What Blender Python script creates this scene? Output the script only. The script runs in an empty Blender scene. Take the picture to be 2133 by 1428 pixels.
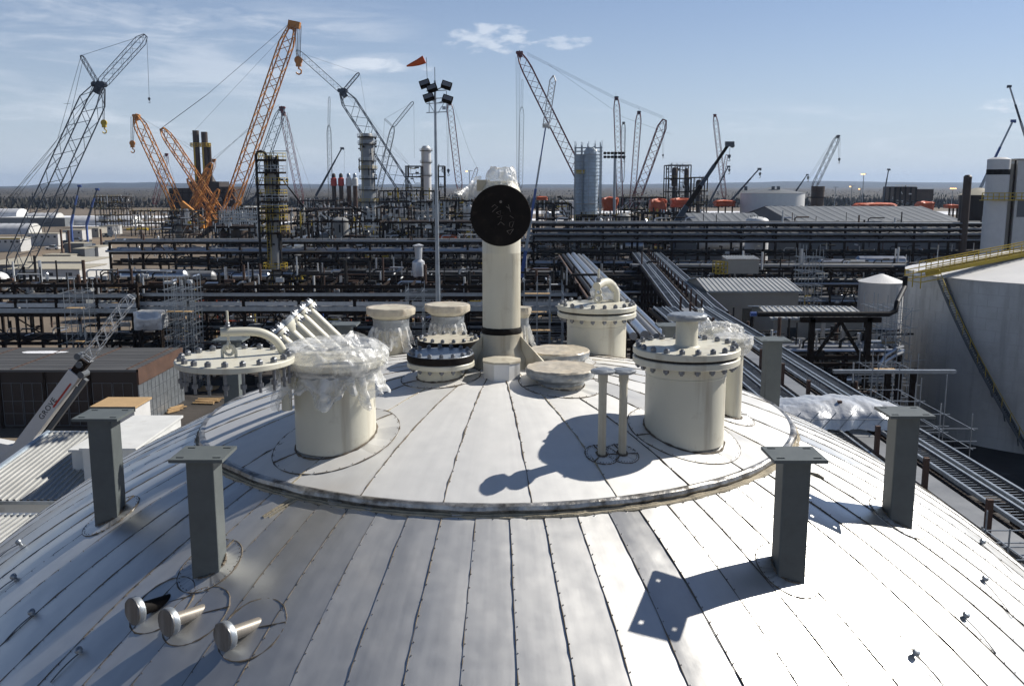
import bpy, math, random
import numpy as np
from mathutils import Vector, Matrix, noise
R_ = math.radians
sc = bpy.context.scene
COL = sc.collection
PI = math.pi
H = 25.0                     # eye height above the yard

# ---------------------------------------------------------------- camera
PITCH = math.atan(328 / 1950)
cd = bpy.data.cameras.new('camera'); cam = bpy.data.objects.new('camera', cd); COL.objects.link(cam)
cam.location = (0, 0, H); cam.rotation_euler = (PI / 2 - PITCH, 0, 0)
cd.sensor_width = 36.0; cd.lens = 36.0 * 1950 / 2133; cd.clip_end = 60000; cd.clip_start = 0.1
sc.camera = cam
sc.view_settings.view_transform = 'Standard'; sc.view_settings.look = 'None'
sc.view_settings.exposure = 0.32; sc.view_settings.gamma = 1

# ---------------------------------------------------------------- sky and sun
SUN_AZ, SUN_EL = 62.0, 39.0
w = bpy.data.worlds.new('World'); sc.world = w; w.use_nodes = True
nt = w.node_tree; N = nt.nodes; L = nt.links; N.clear()
def nd(t, **k):
    n = N.new(t)
    for a, b in k.items(): setattr(n, a, b)
    return n
def mth(op, a, b=None, c=None):
    n = N.new('ShaderNodeMath'); n.operation = op
    for i, v in enumerate((a, b, c)):
        if v is None: continue
        if isinstance(v, (int, float)): n.inputs[i].default_value = v
        else: L.new(v, n.inputs[i])
    return n.outputs[0]
out = nd('ShaderNodeOutputWorld'); bg = nd('ShaderNodeBackground'); L.new(bg.outputs[0], out.inputs[0])
sky = nd('ShaderNodeTexSky'); sky.sky_type = 'NISHITA'; sky.sun_disc = False
sky.sun_elevation = R_(SUN_EL); sky.sun_rotation = R_(SUN_AZ); sky.altitude = 400
sky.air_density = 1.0; sky.dust_density = 0.6; sky.ozone_density = 1.6
bg.inputs[1].default_value = 0.06
tc = nd('ShaderNodeTexCoord'); sp = nd('ShaderNodeSeparateXYZ'); L.new(tc.outputs['Generated'], sp.inputs[0])
az = mth('ARCTAN2', sp.outputs[0], sp.outputs[1]); el = mth('ARCSINE', sp.outputs[2])
cb = nd('ShaderNodeCombineXYZ'); L.new(mth('MULTIPLY', az, 5.0), cb.inputs[0])
L.new(mth('ADD', mth('MULTIPLY', el, 30.0), mth('MULTIPLY', az, 1.2)), cb.inputs[1])
n1 = nd('ShaderNodeTexNoise'); n1.inputs['Scale'].default_value = 1.15; n1.inputs['Detail'].default_value = 8
n1.inputs['Roughness'].default_value = 0.6; n1.inputs['Distortion'].default_value = 0.5; L.new(cb.outputs[0], n1.inputs['Vector'])
def smooth(v, a, b):
    n = N.new('ShaderNodeMapRange'); n.interpolation_type = 'SMOOTHERSTEP'
    L.new(v, n.inputs[0]); n.inputs[1].default_value = a; n.inputs[2].default_value = b
    return n.outputs[0]
def blob(a0, e0, wa, we):
    d = mth('ADD', mth('POWER', mth('ABSOLUTE', mth('DIVIDE', mth('SUBTRACT', az, R_(a0)), R_(wa))), 2.0),
            mth('POWER', mth('ABSOLUTE', mth('DIVIDE', mth('SUBTRACT', el, R_(e0)), R_(we))), 2.0))
    return mth('MAXIMUM', mth('SUBTRACT', 1.0, d), 0.0)
bank = mth('MULTIPLY', mth('SUBTRACT', 1.0, smooth(az, R_(-12), R_(-2))),
           mth('MULTIPLY', smooth(el, R_(1.5), R_(6.8)), mth('SUBTRACT', 1.0, smooth(el, R_(8.6), R_(11.0)))))
c1 = mth('MULTIPLY', smooth(n1.outputs['Fac'], 0.40, 0.66), bank)
low = mth('MULTIPLY', smooth(el, R_(0.5), R_(3)), mth('SUBTRACT', 1.0, smooth(el, R_(3.4), R_(5.2))))
c2 = mth('MULTIPLY', mth('MULTIPLY', smooth(n1.outputs['Fac'], 0.5, 0.72), low), 0.40)
cb2 = nd('ShaderNodeCombineXYZ'); L.new(mth('MULTIPLY', az, 34.0), cb2.inputs[0]); L.new(mth('MULTIPLY', el, 90.0), cb2.inputs[1])
n2 = nd('ShaderNodeTexNoise'); n2.inputs['Scale'].default_value = 1.3; n2.inputs['Detail'].default_value = 7; L.new(cb2.outputs[0], n2.inputs['Vector'])
def cum(a0, e0, wa, we, k):
    return mth('MULTIPLY', smooth(mth('ADD', mth('MULTIPLY', blob(a0, e0, wa, we), 0.55), mth('MULTIPLY', n2.outputs['Fac'], 1.5)), 0.92, 1.42), mth('MULTIPLY', smooth(blob(a0, e0, wa, we), 0.0, 0.35), k))
c3 = cum(-1.2, 8.5, 3.4, 1.1, .62)
c4 = cum(3.0, 8.2, 2.2, 0.6, 0.5)
c5 = cum(27.0, 4.15, 1.6, 0.45, 0.9)
c6 = mth('MULTIPLY', cum(-20.0, 9.0, 12.0, 0.95, 0.35), n1.outputs['Fac'])
c7 = mth('MULTIPLY', cum(-9.0, 6.9, 6.0, 0.6, 0.8), n1.outputs['Fac'])
call = mth('MINIMUM', mth('ADD', mth('ADD', mth('MULTIPLY', c1, 0.42), c2), mth('ADD', mth('ADD', c3, c4), mth('ADD', c5, mth('MAXIMUM', c6, c7)))), 0.93)
mx = nd('ShaderNodeMix', data_type='RGBA'); L.new(call, mx.inputs[0])
hs = nd('ShaderNodeHueSaturation'); hs.inputs['Saturation'].default_value = 1.0; L.new(sky.outputs[0], hs.inputs['Color'])
hz = nd('ShaderNodeMix', data_type='RGBA'); L.new(mth('MULTIPLY', mth('EXPONENT', mth('MULTIPLY', mth('ABSOLUTE', el), -1 / R_(8))), 0.92), hz.inputs[0])
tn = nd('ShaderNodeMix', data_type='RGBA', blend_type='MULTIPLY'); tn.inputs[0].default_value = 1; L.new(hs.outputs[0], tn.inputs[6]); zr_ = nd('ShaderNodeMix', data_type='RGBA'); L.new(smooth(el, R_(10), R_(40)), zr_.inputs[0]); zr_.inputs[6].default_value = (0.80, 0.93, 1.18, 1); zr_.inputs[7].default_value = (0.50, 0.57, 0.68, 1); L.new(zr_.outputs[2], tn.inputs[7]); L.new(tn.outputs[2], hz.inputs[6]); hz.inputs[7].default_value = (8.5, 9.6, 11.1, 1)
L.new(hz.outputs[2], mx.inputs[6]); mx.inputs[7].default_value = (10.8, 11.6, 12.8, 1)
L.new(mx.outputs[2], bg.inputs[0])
sd = bpy.data.lights.new('sun', 'SUN'); sun = bpy.data.objects.new('sun', sd); COL.objects.link(sun)
sd.energy = 5.0; sd.angle = R_(0.53); sd.color = (1.0, 0.955, 0.88)
a, e = R_(SUN_AZ), R_(SUN_EL)
SDIR = Vector((math.sin(a) * math.cos(e), math.cos(a) * math.cos(e), math.sin(e)))
sun.rotation_euler = SDIR.to_track_quat('Z', 'Y').to_euler()
sun.location = (60, 40, 200)

# ---------------------------------------------------------------- layout helpers (photo pixel -> place)
def ray(px, py):
    a0, a2 = (px - 1066.5) / 1950, -(py - 714) / 1950
    c, s = math.cos(PITCH), math.sin(PITCH)
    return Vector((a0, c + a2 * s, -s + a2 * c))
def P(px, py, Y):
    v = ray(px, py); v = v * (Y / v.y); return Vector((v.x, v.y, v.z + H))
def G(px, py, z=0.0):
    v = ray(px, py); v = v * ((z - H) / v.z); return Vector((v.x, v.y, z))
def PX(px, Y, py=480): return P(px, py, Y).x
def ZY(py, Y): return P(1066, py, Y).z

# ---------------------------------------------------------------- materials
def mat(name, col, rough=0.6, metal=0.0, var=0.15, scale=3.0, bump=0.0, bscale=20.0, col2=None, spec=0.5, alpha=None, stretch=None, grime=None, streak=None):
    m = bpy.data.materials.new(name); m.use_nodes = True
    t = m.node_tree; b = t.nodes['Principled BSDF']
    b.inputs['Roughness'].default_value = rough; b.inputs['Metallic'].default_value = metal
    b.inputs['Specular IOR Level'].default_value = spec
    tcn = t.nodes.new('ShaderNodeTexCoord'); src = tcn.outputs['Object']
    if stretch:
        mp = t.nodes.new('ShaderNodeMapping'); mp.inputs['Scale'].default_value = stretch
        t.links.new(src, mp.inputs[0]); src = mp.outputs[0]
    nz = t.nodes.new('ShaderNodeTexNoise'); nz.inputs['Scale'].default_value = scale; nz.inputs['Detail'].default_value = 6
    nz.inputs['Roughness'].default_value = 0.65
    t.links.new(src, nz.inputs['Vector'])
    rp = t.nodes.new('ShaderNodeValToRGB'); rp.color_ramp.elements[0].position = 0.3; rp.color_ramp.elements[1].position = 0.7
    c2 = col2 or tuple(min(1, c * (1 + var)) for c in col)
    c1 = tuple(c * (1 - var) for c in col)
    rp.color_ramp.elements[0].color = (*c1, 1); rp.color_ramp.elements[1].color = (*c2, 1)
    t.links.new(nz.outputs['Fac'], rp.inputs[0])
    last = rp.outputs[0]
    if grime:
        gn = t.nodes.new('ShaderNodeTexNoise'); gn.inputs['Scale'].default_value = grime[1]; gn.inputs['Detail'].default_value = 8
        gn.inputs['Roughness'].default_value = 0.7
        t.links.new(tcn.outputs['Object'], gn.inputs['Vector'])
        mr = t.nodes.new('ShaderNodeMapRange'); t.links.new(gn.outputs['Fac'], mr.inputs[0])
        mr.inputs[1].default_value = grime[2]; mr.inputs[2].default_value = grime[2] + 0.16; mr.inputs[4].default_value = grime[3]
        mi = t.nodes.new('ShaderNodeMix'); mi.data_type = 'RGBA'
        t.links.new(mr.outputs[0], mi.inputs[0]); t.links.new(last, mi.inputs[6]); mi.inputs[7].default_value = (*grime[0], 1)
        last = mi.outputs[2]
    if streak:
        mp3 = t.nodes.new('ShaderNodeMapping'); mp3.inputs['Scale'].default_value = (streak[1], streak[1], streak[1] * .07); t.links.new(tcn.outputs['Object'], mp3.inputs[0])
        sn = t.nodes.new('ShaderNodeTexNoise'); sn.inputs['Scale'].default_value = 1; sn.inputs['Detail'].default_value = 7; sn.inputs['Roughness'].default_value = .6; t.links.new(mp3.outputs[0], sn.inputs['Vector'])
        ms = t.nodes.new('ShaderNodeMapRange'); t.links.new(sn.outputs['Fac'], ms.inputs[0]); ms.inputs[1].default_value = streak[2]; ms.inputs[2].default_value = streak[2] + .2; ms.inputs[4].default_value = streak[3]
        mi2 = t.nodes.new('ShaderNodeMix'); mi2.data_type = 'RGBA'; t.links.new(ms.outputs[0], mi2.inputs[0]); t.links.new(last, mi2.inputs[6]); mi2.inputs[7].default_value = (*streak[0], 1); last = mi2.outputs[2]
    t.links.new(last, b.inputs['Base Color'])
    mr2 = t.nodes.new('ShaderNodeMapRange'); t.links.new(nz.outputs['Fac'], mr2.inputs[0])
    mr2.inputs[3].default_value = max(0.03, rough - 0.1); mr2.inputs[4].default_value = min(1, rough + 0.1)
    t.links.new(mr2.outputs[0], b.inputs['Roughness'])
    if bump:
        bn = t.nodes.new('ShaderNodeTexNoise'); bn.inputs['Scale'].default_value = bscale; bn.inputs['Detail'].default_value = 5
        t.links.new(src, bn.inputs['Vector'])
        bp = t.nodes.new('ShaderNodeBump'); bp.inputs['Strength'].default_value = 1.0; bp.inputs['Distance'].default_value = bump
        t.links.new(bn.outputs['Fac'], bp.inputs['Height']); t.links.new(bp.outputs[0], b.inputs['Normal'])
    if alpha is not None: b.inputs['Alpha'].default_value = alpha
    return m

M = {}
CREAM = (0.60, 0.575, 0.475)
M['cream'] = mat('cream_paint', CREAM, 0.42, var=0.05, scale=1.5, bump=0.0006, bscale=60, grime=((0.36, 0.31, 0.23), 5.5, 0.58, 0.5), streak=((0.30, 0.235, 0.15), 9, .54, .55))
M['cream_dusty'] = mat('cream_dusty', (0.50, 0.46, 0.36), 0.6, var=0.1, scale=4, grime=((0.30, 0.2, 0.12), 5, 0.55, 0.5), streak=((0.26, 0.2, 0.13), 9, .5, .6))
M['postgrey'] = mat('post_grey', (0.095, 0.108, 0.108), 0.55, var=0.15, scale=6, bump=0.0004, bscale=90, grime=((0.13, 0.14, 0.14), 9, 0.62, 0.5))
M['bolt'] = mat('bolt_zinc', (0.19, 0.20, 0.22), 0.45, metal=0.6, var=0.25, scale=25)
M['black'] = mat('black_primer', (0.010, 0.008, 0.007), 0.75, var=0.5, scale=7, spec=0.2, grime=((0.035, 0.026, 0.02), 9, 0.55, 0.8))
M['gasket'] = mat('gasket', (0.02, 0.017, 0.015), 0.7, var=0.3)
M['tapegrey'] = mat('grey_tape', (0.27, 0.29, 0.31), 0.38, metal=0.3, var=0.25, scale=14, bump=0.003, bscale=22)
M['wrapcream'] = mat('dirty_wrap', (0.52, 0.46, 0.36), 0.4, var=0.22, scale=7, bump=0.004, bscale=16, grime=((0.34, 0.22, 0.12), 6, 0.55, 0.55))
M['sealant'] = mat('seam_sealant', (0.20, 0.16, 0.11), 0.8, var=0.45, scale=12, bump=0.004, bscale=60)
M['sealant_dark'] = mat('dark_caulk', (0.13, 0.105, 0.075), 0.8, var=0.6, scale=8, bump=0.004, bscale=60)  # dark brown caulk of the seams and collars
M['sealant_tan'] = mat('tan_sealant', (0.36, 0.31, 0.22), 0.8, var=0.35, scale=9, bump=0.006, bscale=50)
M['rivet'] = mat('rivet', (0.2, 0.19, 0.18), 0.4, metal=0.8, var=0.3)
M['lip'] = mat('rolled_flashing', (0.55, 0.55, 0.55), 0.32, metal=0.85, var=0.3, scale=4, bump=0.012, bscale=9, grime=((0.12, 0.1, 0.08), 5, 0.5, 0.7))
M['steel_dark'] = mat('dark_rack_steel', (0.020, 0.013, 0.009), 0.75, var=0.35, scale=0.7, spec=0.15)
M['rust'] = mat('rusty_steel', (0.075, 0.04, 0.026), 0.8, var=0.4, scale=1.2)
M['pipe_silver'] = mat('silver_lagging', (0.50, 0.51, 0.53), 0.3, metal=0.92, var=0.12, scale=0.8)
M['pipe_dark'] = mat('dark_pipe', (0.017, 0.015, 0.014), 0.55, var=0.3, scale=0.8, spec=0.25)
M['pipe_grey'] = mat('grey_pipe', (0.22, 0.225, 0.23), 0.5, metal=0.3, var=0.2, scale=0.6)
M['galv'] = mat('galvanised', (0.32, 0.35, 0.38), 0.42, metal=0.7, var=0.2, scale=2.0)
M['galv_light'] = mat('scaffold_tube', (0.50, 0.52, 0.54), 0.4, metal=0.5, var=0.15, scale=2.0)
M['white'] = mat('white_panel', (0.62, 0.62, 0.60), 0.6, var=0.08, scale=0.6, grime=((0.35, 0.32, 0.27), 0.7, 0.56, 0.5))
M['white_clean'] = mat('white_paint', (0.62, 0.62, 0.61), 0.45, var=0.05, scale=0.8, grime=((0.4, 0.36, 0.32), 1.2, 0.6, 0.5))
M['tank'] = mat('tank_shell', (0.58, 0.575, 0.555), 0.5, metal=0.15, var=0.08, scale=0.25, stretch=(1, 1, 0.3), grime=((0.36, 0.35, 0.32), 0.15, 0.5, 0.5), streak=((0.25, 0.24, 0.22), .9, .52, .5))
M['tentskin'] = mat('tent_skin', (0.50, 0.51, 0.53), 0.5, var=0.12, scale=0.3)
M['roofwhite'] = mat('white_roof', (0.72, 0.71, 0.69), 0.5, var=0.06, scale=0.3, grime=((0.45, 0.43, 0.4), 0.4, 0.58, 0.5))
M['beige_roof'] = mat('beige_roof', (0.36, 0.33, 0.26), 0.8, var=0.12, scale=0.5)
M['beige'] = mat('beige_wall', (0.33, 0.31, 0.27), 0.7, var=0.08, scale=0.5)
M['tape_dark'] = mat('worn_silver_tape', (0.15, 0.15, 0.15), 0.4, metal=.5, var=0.5, scale=16, stretch=(1, 1, .12), bump=.002, bscale=20)
M['greywall'] = mat('grey_wall', (0.125, 0.135, 0.145), 0.6, var=0.1, scale=0.15)
M['yellow'] = mat('yellow_paint', (0.48, 0.34, 0.03), 0.5, var=0.15, scale=1.5)
M['orange'] = mat('orange_crane', (0.44, 0.175, 0.02), 0.5, var=0.25, scale=0.4)
M['orange_tarp'] = mat('orange_tarp', (0.52, 0.10, 0.03), 0.55, var=0.2, scale=0.4, bump=0.25, bscale=0.8)
M['red_dark'] = mat('maroon_lattice', (0.14, 0.025, 0.03), 0.5, var=0.2, scale=0.4)
M['red'] = mat('red_paint', (0.45, 0.04, 0.025), 0.5, var=0.2, scale=0.6)
M['bluedark'] = mat('dark_blue_lattice', (0.035, 0.05, 0.075), 0.5, var=0.2, scale=0.4)
M['blue'] = mat('blue_boom', (0.05, 0.10, 0.30), 0.45, var=0.15, scale=0.4)
M['greydark'] = mat('grey_lattice', (0.10, 0.11, 0.12), 0.5, var=0.2, scale=0.4)
M['cable'] = mat('wire_rope', (0.06, 0.065, 0.075), 0.5, var=0.1)
M['brownstack'] = mat('brown_stack', (0.055, 0.035, 0.024), 0.6, var=0.35, scale=0.25)
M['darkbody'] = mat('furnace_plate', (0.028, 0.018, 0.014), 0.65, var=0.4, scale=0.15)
M['glass'] = mat('dark_glass', (0.03, 0.04, 0.05), 0.15, var=0.1)
M['wood'] = mat('timber', (0.42, 0.28, 0.14), 0.8, var=0.25, scale=1.5, stretch=(1, 8, 1))
M['snow'] = mat('snow_patch', (0.72, 0.73, 0.76), 0.7, var=0.06, scale=0.5)
M['bluewrap'] = mat('pale_blue_insulation', (0.40, 0.47, 0.54), 0.4, metal=0.2, var=0.22, scale=0.4, bump=0.1, bscale=1.0)
M['tower'] = mat('tower_shell', (0.28, 0.28, 0.27), 0.5, metal=0.2, var=0.2, scale=0.3)
M['forest'] = mat('bare_trees', (0.046, 0.041, 0.035), 0.95, var=0.35, scale=0.006)
M['hill'] = mat('far_hill', (0.022, 0.028, 0.034), 0.95, var=0.2, scale=0.002)
M['trailer'] = mat('trailer_wall', (0.50, 0.50, 0.49), 0.6, var=0.08, scale=0.6, grime=((0.3, 0.27, 0.22), 0.7, 0.56, 0.5))
M['stub'] = mat('weathered_stub', (0.30, 0.27, 0.23), 0.45, metal=.4, var=0.2, scale=9, grime=((0.22, 0.09, 0.03), 14, 0.6, 0.8))
M['conifer'] = mat('conifers', (0.042, 0.042, 0.035), 0.95, var=0.3, scale=0.05)
M['tread'] = mat('rubber', (0.03, 0.03, 0.03), 0.8, var=0.2)
M['text_black'] = mat('black_lettering', (0.02, 0.02, 0.02), 0.5, var=0.1)
M['chalk'] = mat('chalk', (0.16, 0.14, 0.12), 0.9, var=0.4, scale=40)
M['rustbrown'] = mat('rust_fascia', (0.085, 0.045, 0.03), 0.8, var=0.3, scale=0.6)
M['deckplate'] = mat('dark_roof_deck', (0.085, 0.085, 0.085), 0.6, var=0.25, scale=0.4, stretch=(0.3, 2, 1))
M['orange_sock'] = mat('orange_fabric', (0.62, 0.11, 0.03), 0.7, var=0.15, scale=4)
M['slot'] = mat('bolt_hole', (0.012, 0.012, 0.012), 0.9, var=0.1)
M['insul'] = mat('grey_panel_glazing', (0.09, 0.095, 0.10), 0.45, var=0.3, scale=0.3)
# clear wrinkled plastic film
def plastic():
    m = bpy.data.materials.new('clear_plastic'); m.use_nodes = True; t = m.node_tree; b = t.nodes['Principled BSDF']
    b.inputs['Base Color'].default_value = (0.82, 0.82, 0.80, 1); b.inputs['Roughness'].default_value = 0.22
    b.inputs['Specular IOR Level'].default_value = 0.9
    tcn = t.nodes.new('ShaderNodeTexCoord')
    v = t.nodes.new('ShaderNodeTexNoise'); v.inputs['Scale'].default_value = 7; v.inputs['Detail'].default_value = 6; v.inputs['Distortion'].default_value = 1.2
    t.links.new(tcn.outputs['Object'], v.inputs['Vector'])
    r = t.nodes.new('ShaderNodeTexNoise'); r.inputs['Scale'].default_value = 24; r.inputs['Detail'].default_value = 3
    t.links.new(tcn.outputs['Object'], r.inputs['Vector'])
    ad = t.nodes.new('ShaderNodeMath'); ad.operation = 'MULTIPLY_ADD'; t.links.new(r.outputs['Fac'], ad.inputs[0]); ad.inputs[1].default_value = 0.3; t.links.new(v.outputs['Fac'], ad.inputs[2])
    bp = t.nodes.new('ShaderNodeBump'); bp.inputs['Distance'].default_value = 0.026; t.links.new(ad.outputs[0], bp.inputs['Height'])
    t.links.new(bp.outputs[0], b.inputs['Normal'])
    mr = t.nodes.new('ShaderNodeMapRange'); t.links.new(v.outputs['Fac'], mr.inputs[0]); mr.inputs[1].default_value = 0.35; mr.inputs[2].default_value = 0.65
    mr.inputs[3].default_value = 0.18; mr.inputs[4].default_value = 0.72
    t.links.new(mr.outputs[0], b.inputs['Alpha'])
    return m
M['plastic'] = plastic()
# corrugated sheet: ribs are real geometry, colour only here
M['corr'] = mat('corrugated_sheet', (0.42, 0.42, 0.40), 0.45, metal=0.3, var=0.1, scale=0.5)
# brushed cladding: one tone and gloss per gore
def clad(name, step, phase, base, rough, metal, stain):
    m = bpy.data.materials.new(name); m.use_nodes = True; t = m.node_tree; b = t.nodes['Principled BSDF']; nn = t.nodes; ll = t.links
    def mm(op, a, b2=None, c=None):
        n = nn.new('ShaderNodeMath'); n.operation = op
        for i, v in enumerate((a, b2, c)):
            if v is None: continue
            if isinstance(v, (int, float)): n.inputs[i].default_value = v
            else: ll.new(v, n.inputs[i])
        return n.outputs[0]
    tcn = nn.new('ShaderNodeTexCoord'); s = nn.new('ShaderNodeSeparateXYZ'); ll.new(tcn.outputs['Object'], s.inputs[0])
    ang = mm('ARCTAN2', s.outputs[0], mm('MULTIPLY', s.outputs[1], -1.0))
    idx = mm('FLOOR', mm('DIVIDE', mm('SUBTRACT', ang, phase), step))
    wn = nn.new('ShaderNodeTexWhiteNoise'); wn.noise_dimensions = '1D'; ll.new(mm('ADD', idx, 0.37), wn.inputs['W'])
    big = nn.new('ShaderNodeTexNoise'); big.inputs['Scale'].default_value = 0.9; big.inputs['Detail'].default_value = 5; ll.new(tcn.outputs['Object'], big.inputs['Vector'])
    fine = nn.new('ShaderNodeTexNoise'); fine.inputs['Scale'].default_value = 9; fine.inputs['Detail'].default_value = 8; ll.new(tcn.outputs['Object'], fine.inputs['Vector'])
    sv = nn.new('ShaderNodeCombineXYZ'); ll.new(mm('MULTIPLY', ang, 55.0), sv.inputs[0]); ll.new(mm('MULTIPLY', s.outputs[2], 1.4), sv.inputs[1]); ll.new(idx, sv.inputs[2])
    stn = nn.new('ShaderNodeTexNoise'); stn.inputs['Scale'].default_value = 1.0; stn.inputs['Detail'].default_value = 6; stn.inputs['Roughness'].default_value = .65; ll.new(sv.outputs[0], stn.inputs['Vector'])
    val = mm('MULTIPLY_ADD', wn.outputs['Value'], 0.18, base - 0.17)
    val = mm('MULTIPLY_ADD', stn.outputs['Fac'], 0.09, mm('ADD', val, 0.03))
    val = mm('MULTIPLY_ADD', fine.outputs['Fac'], 0.12, mm('SUBTRACT', val, 0.03))
    cc = nn.new('ShaderNodeCombineColor'); ll.new(val, cc.inputs[0]); ll.new(mm('MULTIPLY', val, 0.985), cc.inputs[1]); ll.new(mm('MULTIPLY', val, 0.945), cc.inputs[2])
    mr = nn.new('ShaderNodeMapRange'); ll.new(big.outputs['Fac'], mr.inputs[0]); mr.inputs[1].default_value = 0.56; mr.inputs[2].default_value = 0.78; mr.inputs[4].default_value = stain
    fm = mm('MULTIPLY', mr.outputs[0], mm('MULTIPLY', fine.outputs['Fac'], 1.6))
    mi = nn.new('ShaderNodeMix'); mi.data_type = 'RGBA'; ll.new(fm, mi.inputs[0]); ll.new(cc.outputs[0], mi.inputs[6]); mi.inputs[7].default_value = (0.52, 0.44, 0.33, 1)
    ll.new(mi.outputs[2], b.inputs['Base Color'])
    b.inputs['Metallic'].default_value = metal
    rr = mm('MULTIPLY_ADD', wn.outputs['Value'], 0.20, rough - 0.10)
    rr = mm('MULTIPLY_ADD', big.outputs['Fac'], 0.14, rr)
    rr = mm('MULTIPLY_ADD', fine.outputs['Fac'], 0.10, mm('SUBTRACT', rr, 0.17)); rr = mm('MULTIPLY_ADD', stn.outputs['Fac'], 0.12, mm('ADD', rr, 0.03)); ll.new(rr, b.inputs['Roughness'])
    bn = nn.new('ShaderNodeTexNoise'); bn.inputs['Scale'].default_value = 2.2; bn.inputs['Detail'].default_value = 2; ll.new(tcn.outputs['Object'], bn.inputs['Vector'])
    bf = nn.new('ShaderNodeTexNoise'); bf.inputs['Scale'].default_value = 45; bf.inputs['Detail'].default_value = 3; ll.new(tcn.outputs['Object'], bf.inputs['Vector'])
    hh = mm('MULTIPLY_ADD', bf.outputs['Fac'], 0.016, bn.outputs['Fac'])
    bp = nn.new('ShaderNodeBump'); bp.inputs['Distance'].default_value = 0.009; bp.inputs['Strength'].default_value = 1; ll.new(hh, bp.inputs['Height'])
    ll.new(bp.outputs[0], b.inputs['Normal'])
    return m

# ---------------------------------------------------------------- mesh builder
class MB:
    def __init__(s): s.v = []; s.f = []
    def add(s, vs, fs):
        o = len(s.v); s.v.extend([tuple(q) for q in vs]); s.f.extend([tuple(i + o for i in f) for f in fs])
    def box(s, c, size, rot=None):
        hx, hy, hz = size[0] / 2, size[1] / 2, size[2] / 2
        vs = [Vector((x, y, z)) for x in (-hx, hx) for y in (-hy, hy) for z in (-hz, hz)]
        if rot is not None: vs = [rot @ q for q in vs]
        c = Vector(c); vs = [q + c for q in vs]
        s.add(vs, [(0, 1, 3, 2), (4, 6, 7, 5), (0, 4, 5, 1), (2, 3, 7, 6), (0, 2, 6, 4), (1, 5, 7, 3)])
        return s
    def box2(s, a, b):
        s.box(((a[0] + b[0]) / 2, (a[1] + b[1]) / 2, (a[2] + b[2]) / 2), (abs(b[0] - a[0]), abs(b[1] - a[1]), abs(b[2] - a[2]))); return s
    def bar(s, p0, p1, wd, hd=None, wd1=None, hd1=None):
        p0, p1 = Vector(p0), Vector(p1); d = (p1 - p0)
        if d.length < 1e-6: return s
        d.normalize(); up = Vector((0, 0, 1)) if abs(d.z) < 0.98 else Vector((0, 1, 0))
        x = d.cross(up).normalized(); y = x.cross(d).normalized()
        hd = hd or wd; wd1 = wd1 or wd; hd1 = hd1 or hd
        vs = []
        for p, a_, b_ in ((p0, wd, hd), (p1, wd1, hd1)):
            for sx, sy in ((-1, -1), (1, -1), (1, 1), (-1, 1)): vs.append(p + x * sx * a_ / 2 + y * sy * b_ / 2)
        s.add(vs, [(3, 2, 1, 0), (4, 5, 6, 7), (0, 1, 5, 4), (1, 2, 6, 5), (2, 3, 7, 6), (3, 0, 4, 7)]); return s
    def tube(s, pts, r, n=8, caps=True):
        pts = [Vector(p) for p in pts]; k = len(pts); rs = r if isinstance(r, (list, tuple)) else [r] * k
        vs = []; x = None
        for i, p in enumerate(pts):
            d = (pts[min(i + 1, k - 1)] - pts[max(i - 1, 0)]).normalized()
            if x is None:
                up = Vector((0, 0, 1)) if abs(d.z) < 0.95 else Vector((0, 1, 0)); x = d.cross(up).normalized()
            else: x = (x - d * x.dot(d)).normalized()
            y = d.cross(x)
            for j in range(n):
                t_ = 2 * PI * j / n; vs.append(p + (x * math.cos(t_) + y * math.sin(t_)) * rs[i])
        fs = [(i * n + j, i * n + (j + 1) % n, (i + 1) * n + (j + 1) % n, (i + 1) * n + j) for i in range(k - 1) for j in range(n)]
        if caps: fs.append(tuple(reversed(range(n)))); fs.append(tuple(range((k - 1) * n, k * n)))
        s.add(vs, fs); return s
    def lathe(s, c, prof, n=48, axis=None, disp=None, caps=True):
        c = Vector(c); q = Vector((0, 0, 1)).rotation_difference(Vector(axis).normalized()) if axis is not None else None
        vs = []
        for i, (r, z) in enumerate(prof):
            for j in range(n):
                t_ = 2 * PI * j / n; rr, zz = r, z
                if disp: rr, zz = disp(r, z, t_, i)
                p = Vector((rr * math.cos(t_), rr * math.sin(t_), zz))
                if q: p = q @ p
                vs.append(c + p)
        k = len(prof)
        fs = [(i * n + j, i * n + (j + 1) % n, (i + 1) * n + (j + 1) % n, (i + 1) * n + j) for i in range(k - 1) for j in range(n)]
        if caps: fs.append(tuple(reversed(range(n)))); fs.append(tuple(range((k - 1) * n, k * n)))
        s.add(vs, fs); return s
    def build(s, name, m, parent=None, smooth=False, origin=None, lab=None):
        me = bpy.data.meshes.new(name); o0 = Vector(origin) if origin is not None else Vector((0, 0, 0))
        if parent is not None: o0 = Vector(parent.location) if parent.parent is None else Vector(parent.parent.location)
        me.from_pydata([tuple(Vector(v) - o0) for v in s.v] if o0.length > 0 else s.v, [], s.f); me.update()
        if smooth:
            me.shade_smooth(); me.set_sharp_from_angle(angle=0.6)
        me.materials.append(m)
        ob = bpy.data.objects.new(name, me); COL.objects.link(ob)
        if parent is not None:
            ob.parent = parent
        else: ob.location = o0
        if lab: ob['label'] = lab
        return ob
LABELS = set()
def tag(o, label, cat, group=None, kind=None):
    if label: o['label'] = label
    if cat: o['category'] = cat
    if group: o['group'] = group
    if kind: o['kind'] = kind
    return o
def thing(name, loc, label, cat, group=None):
    o = bpy.data.objects.new(name, None); COL.objects.link(o); o.location = loc; o.empty_display_size = 0.2
    return tag(o, label, cat, group)
def struct(name, mb, m, smooth=False, origin=None):
    o = mb.build(name, m, None, smooth, origin); o['kind'] = 'structure'; return o
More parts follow.
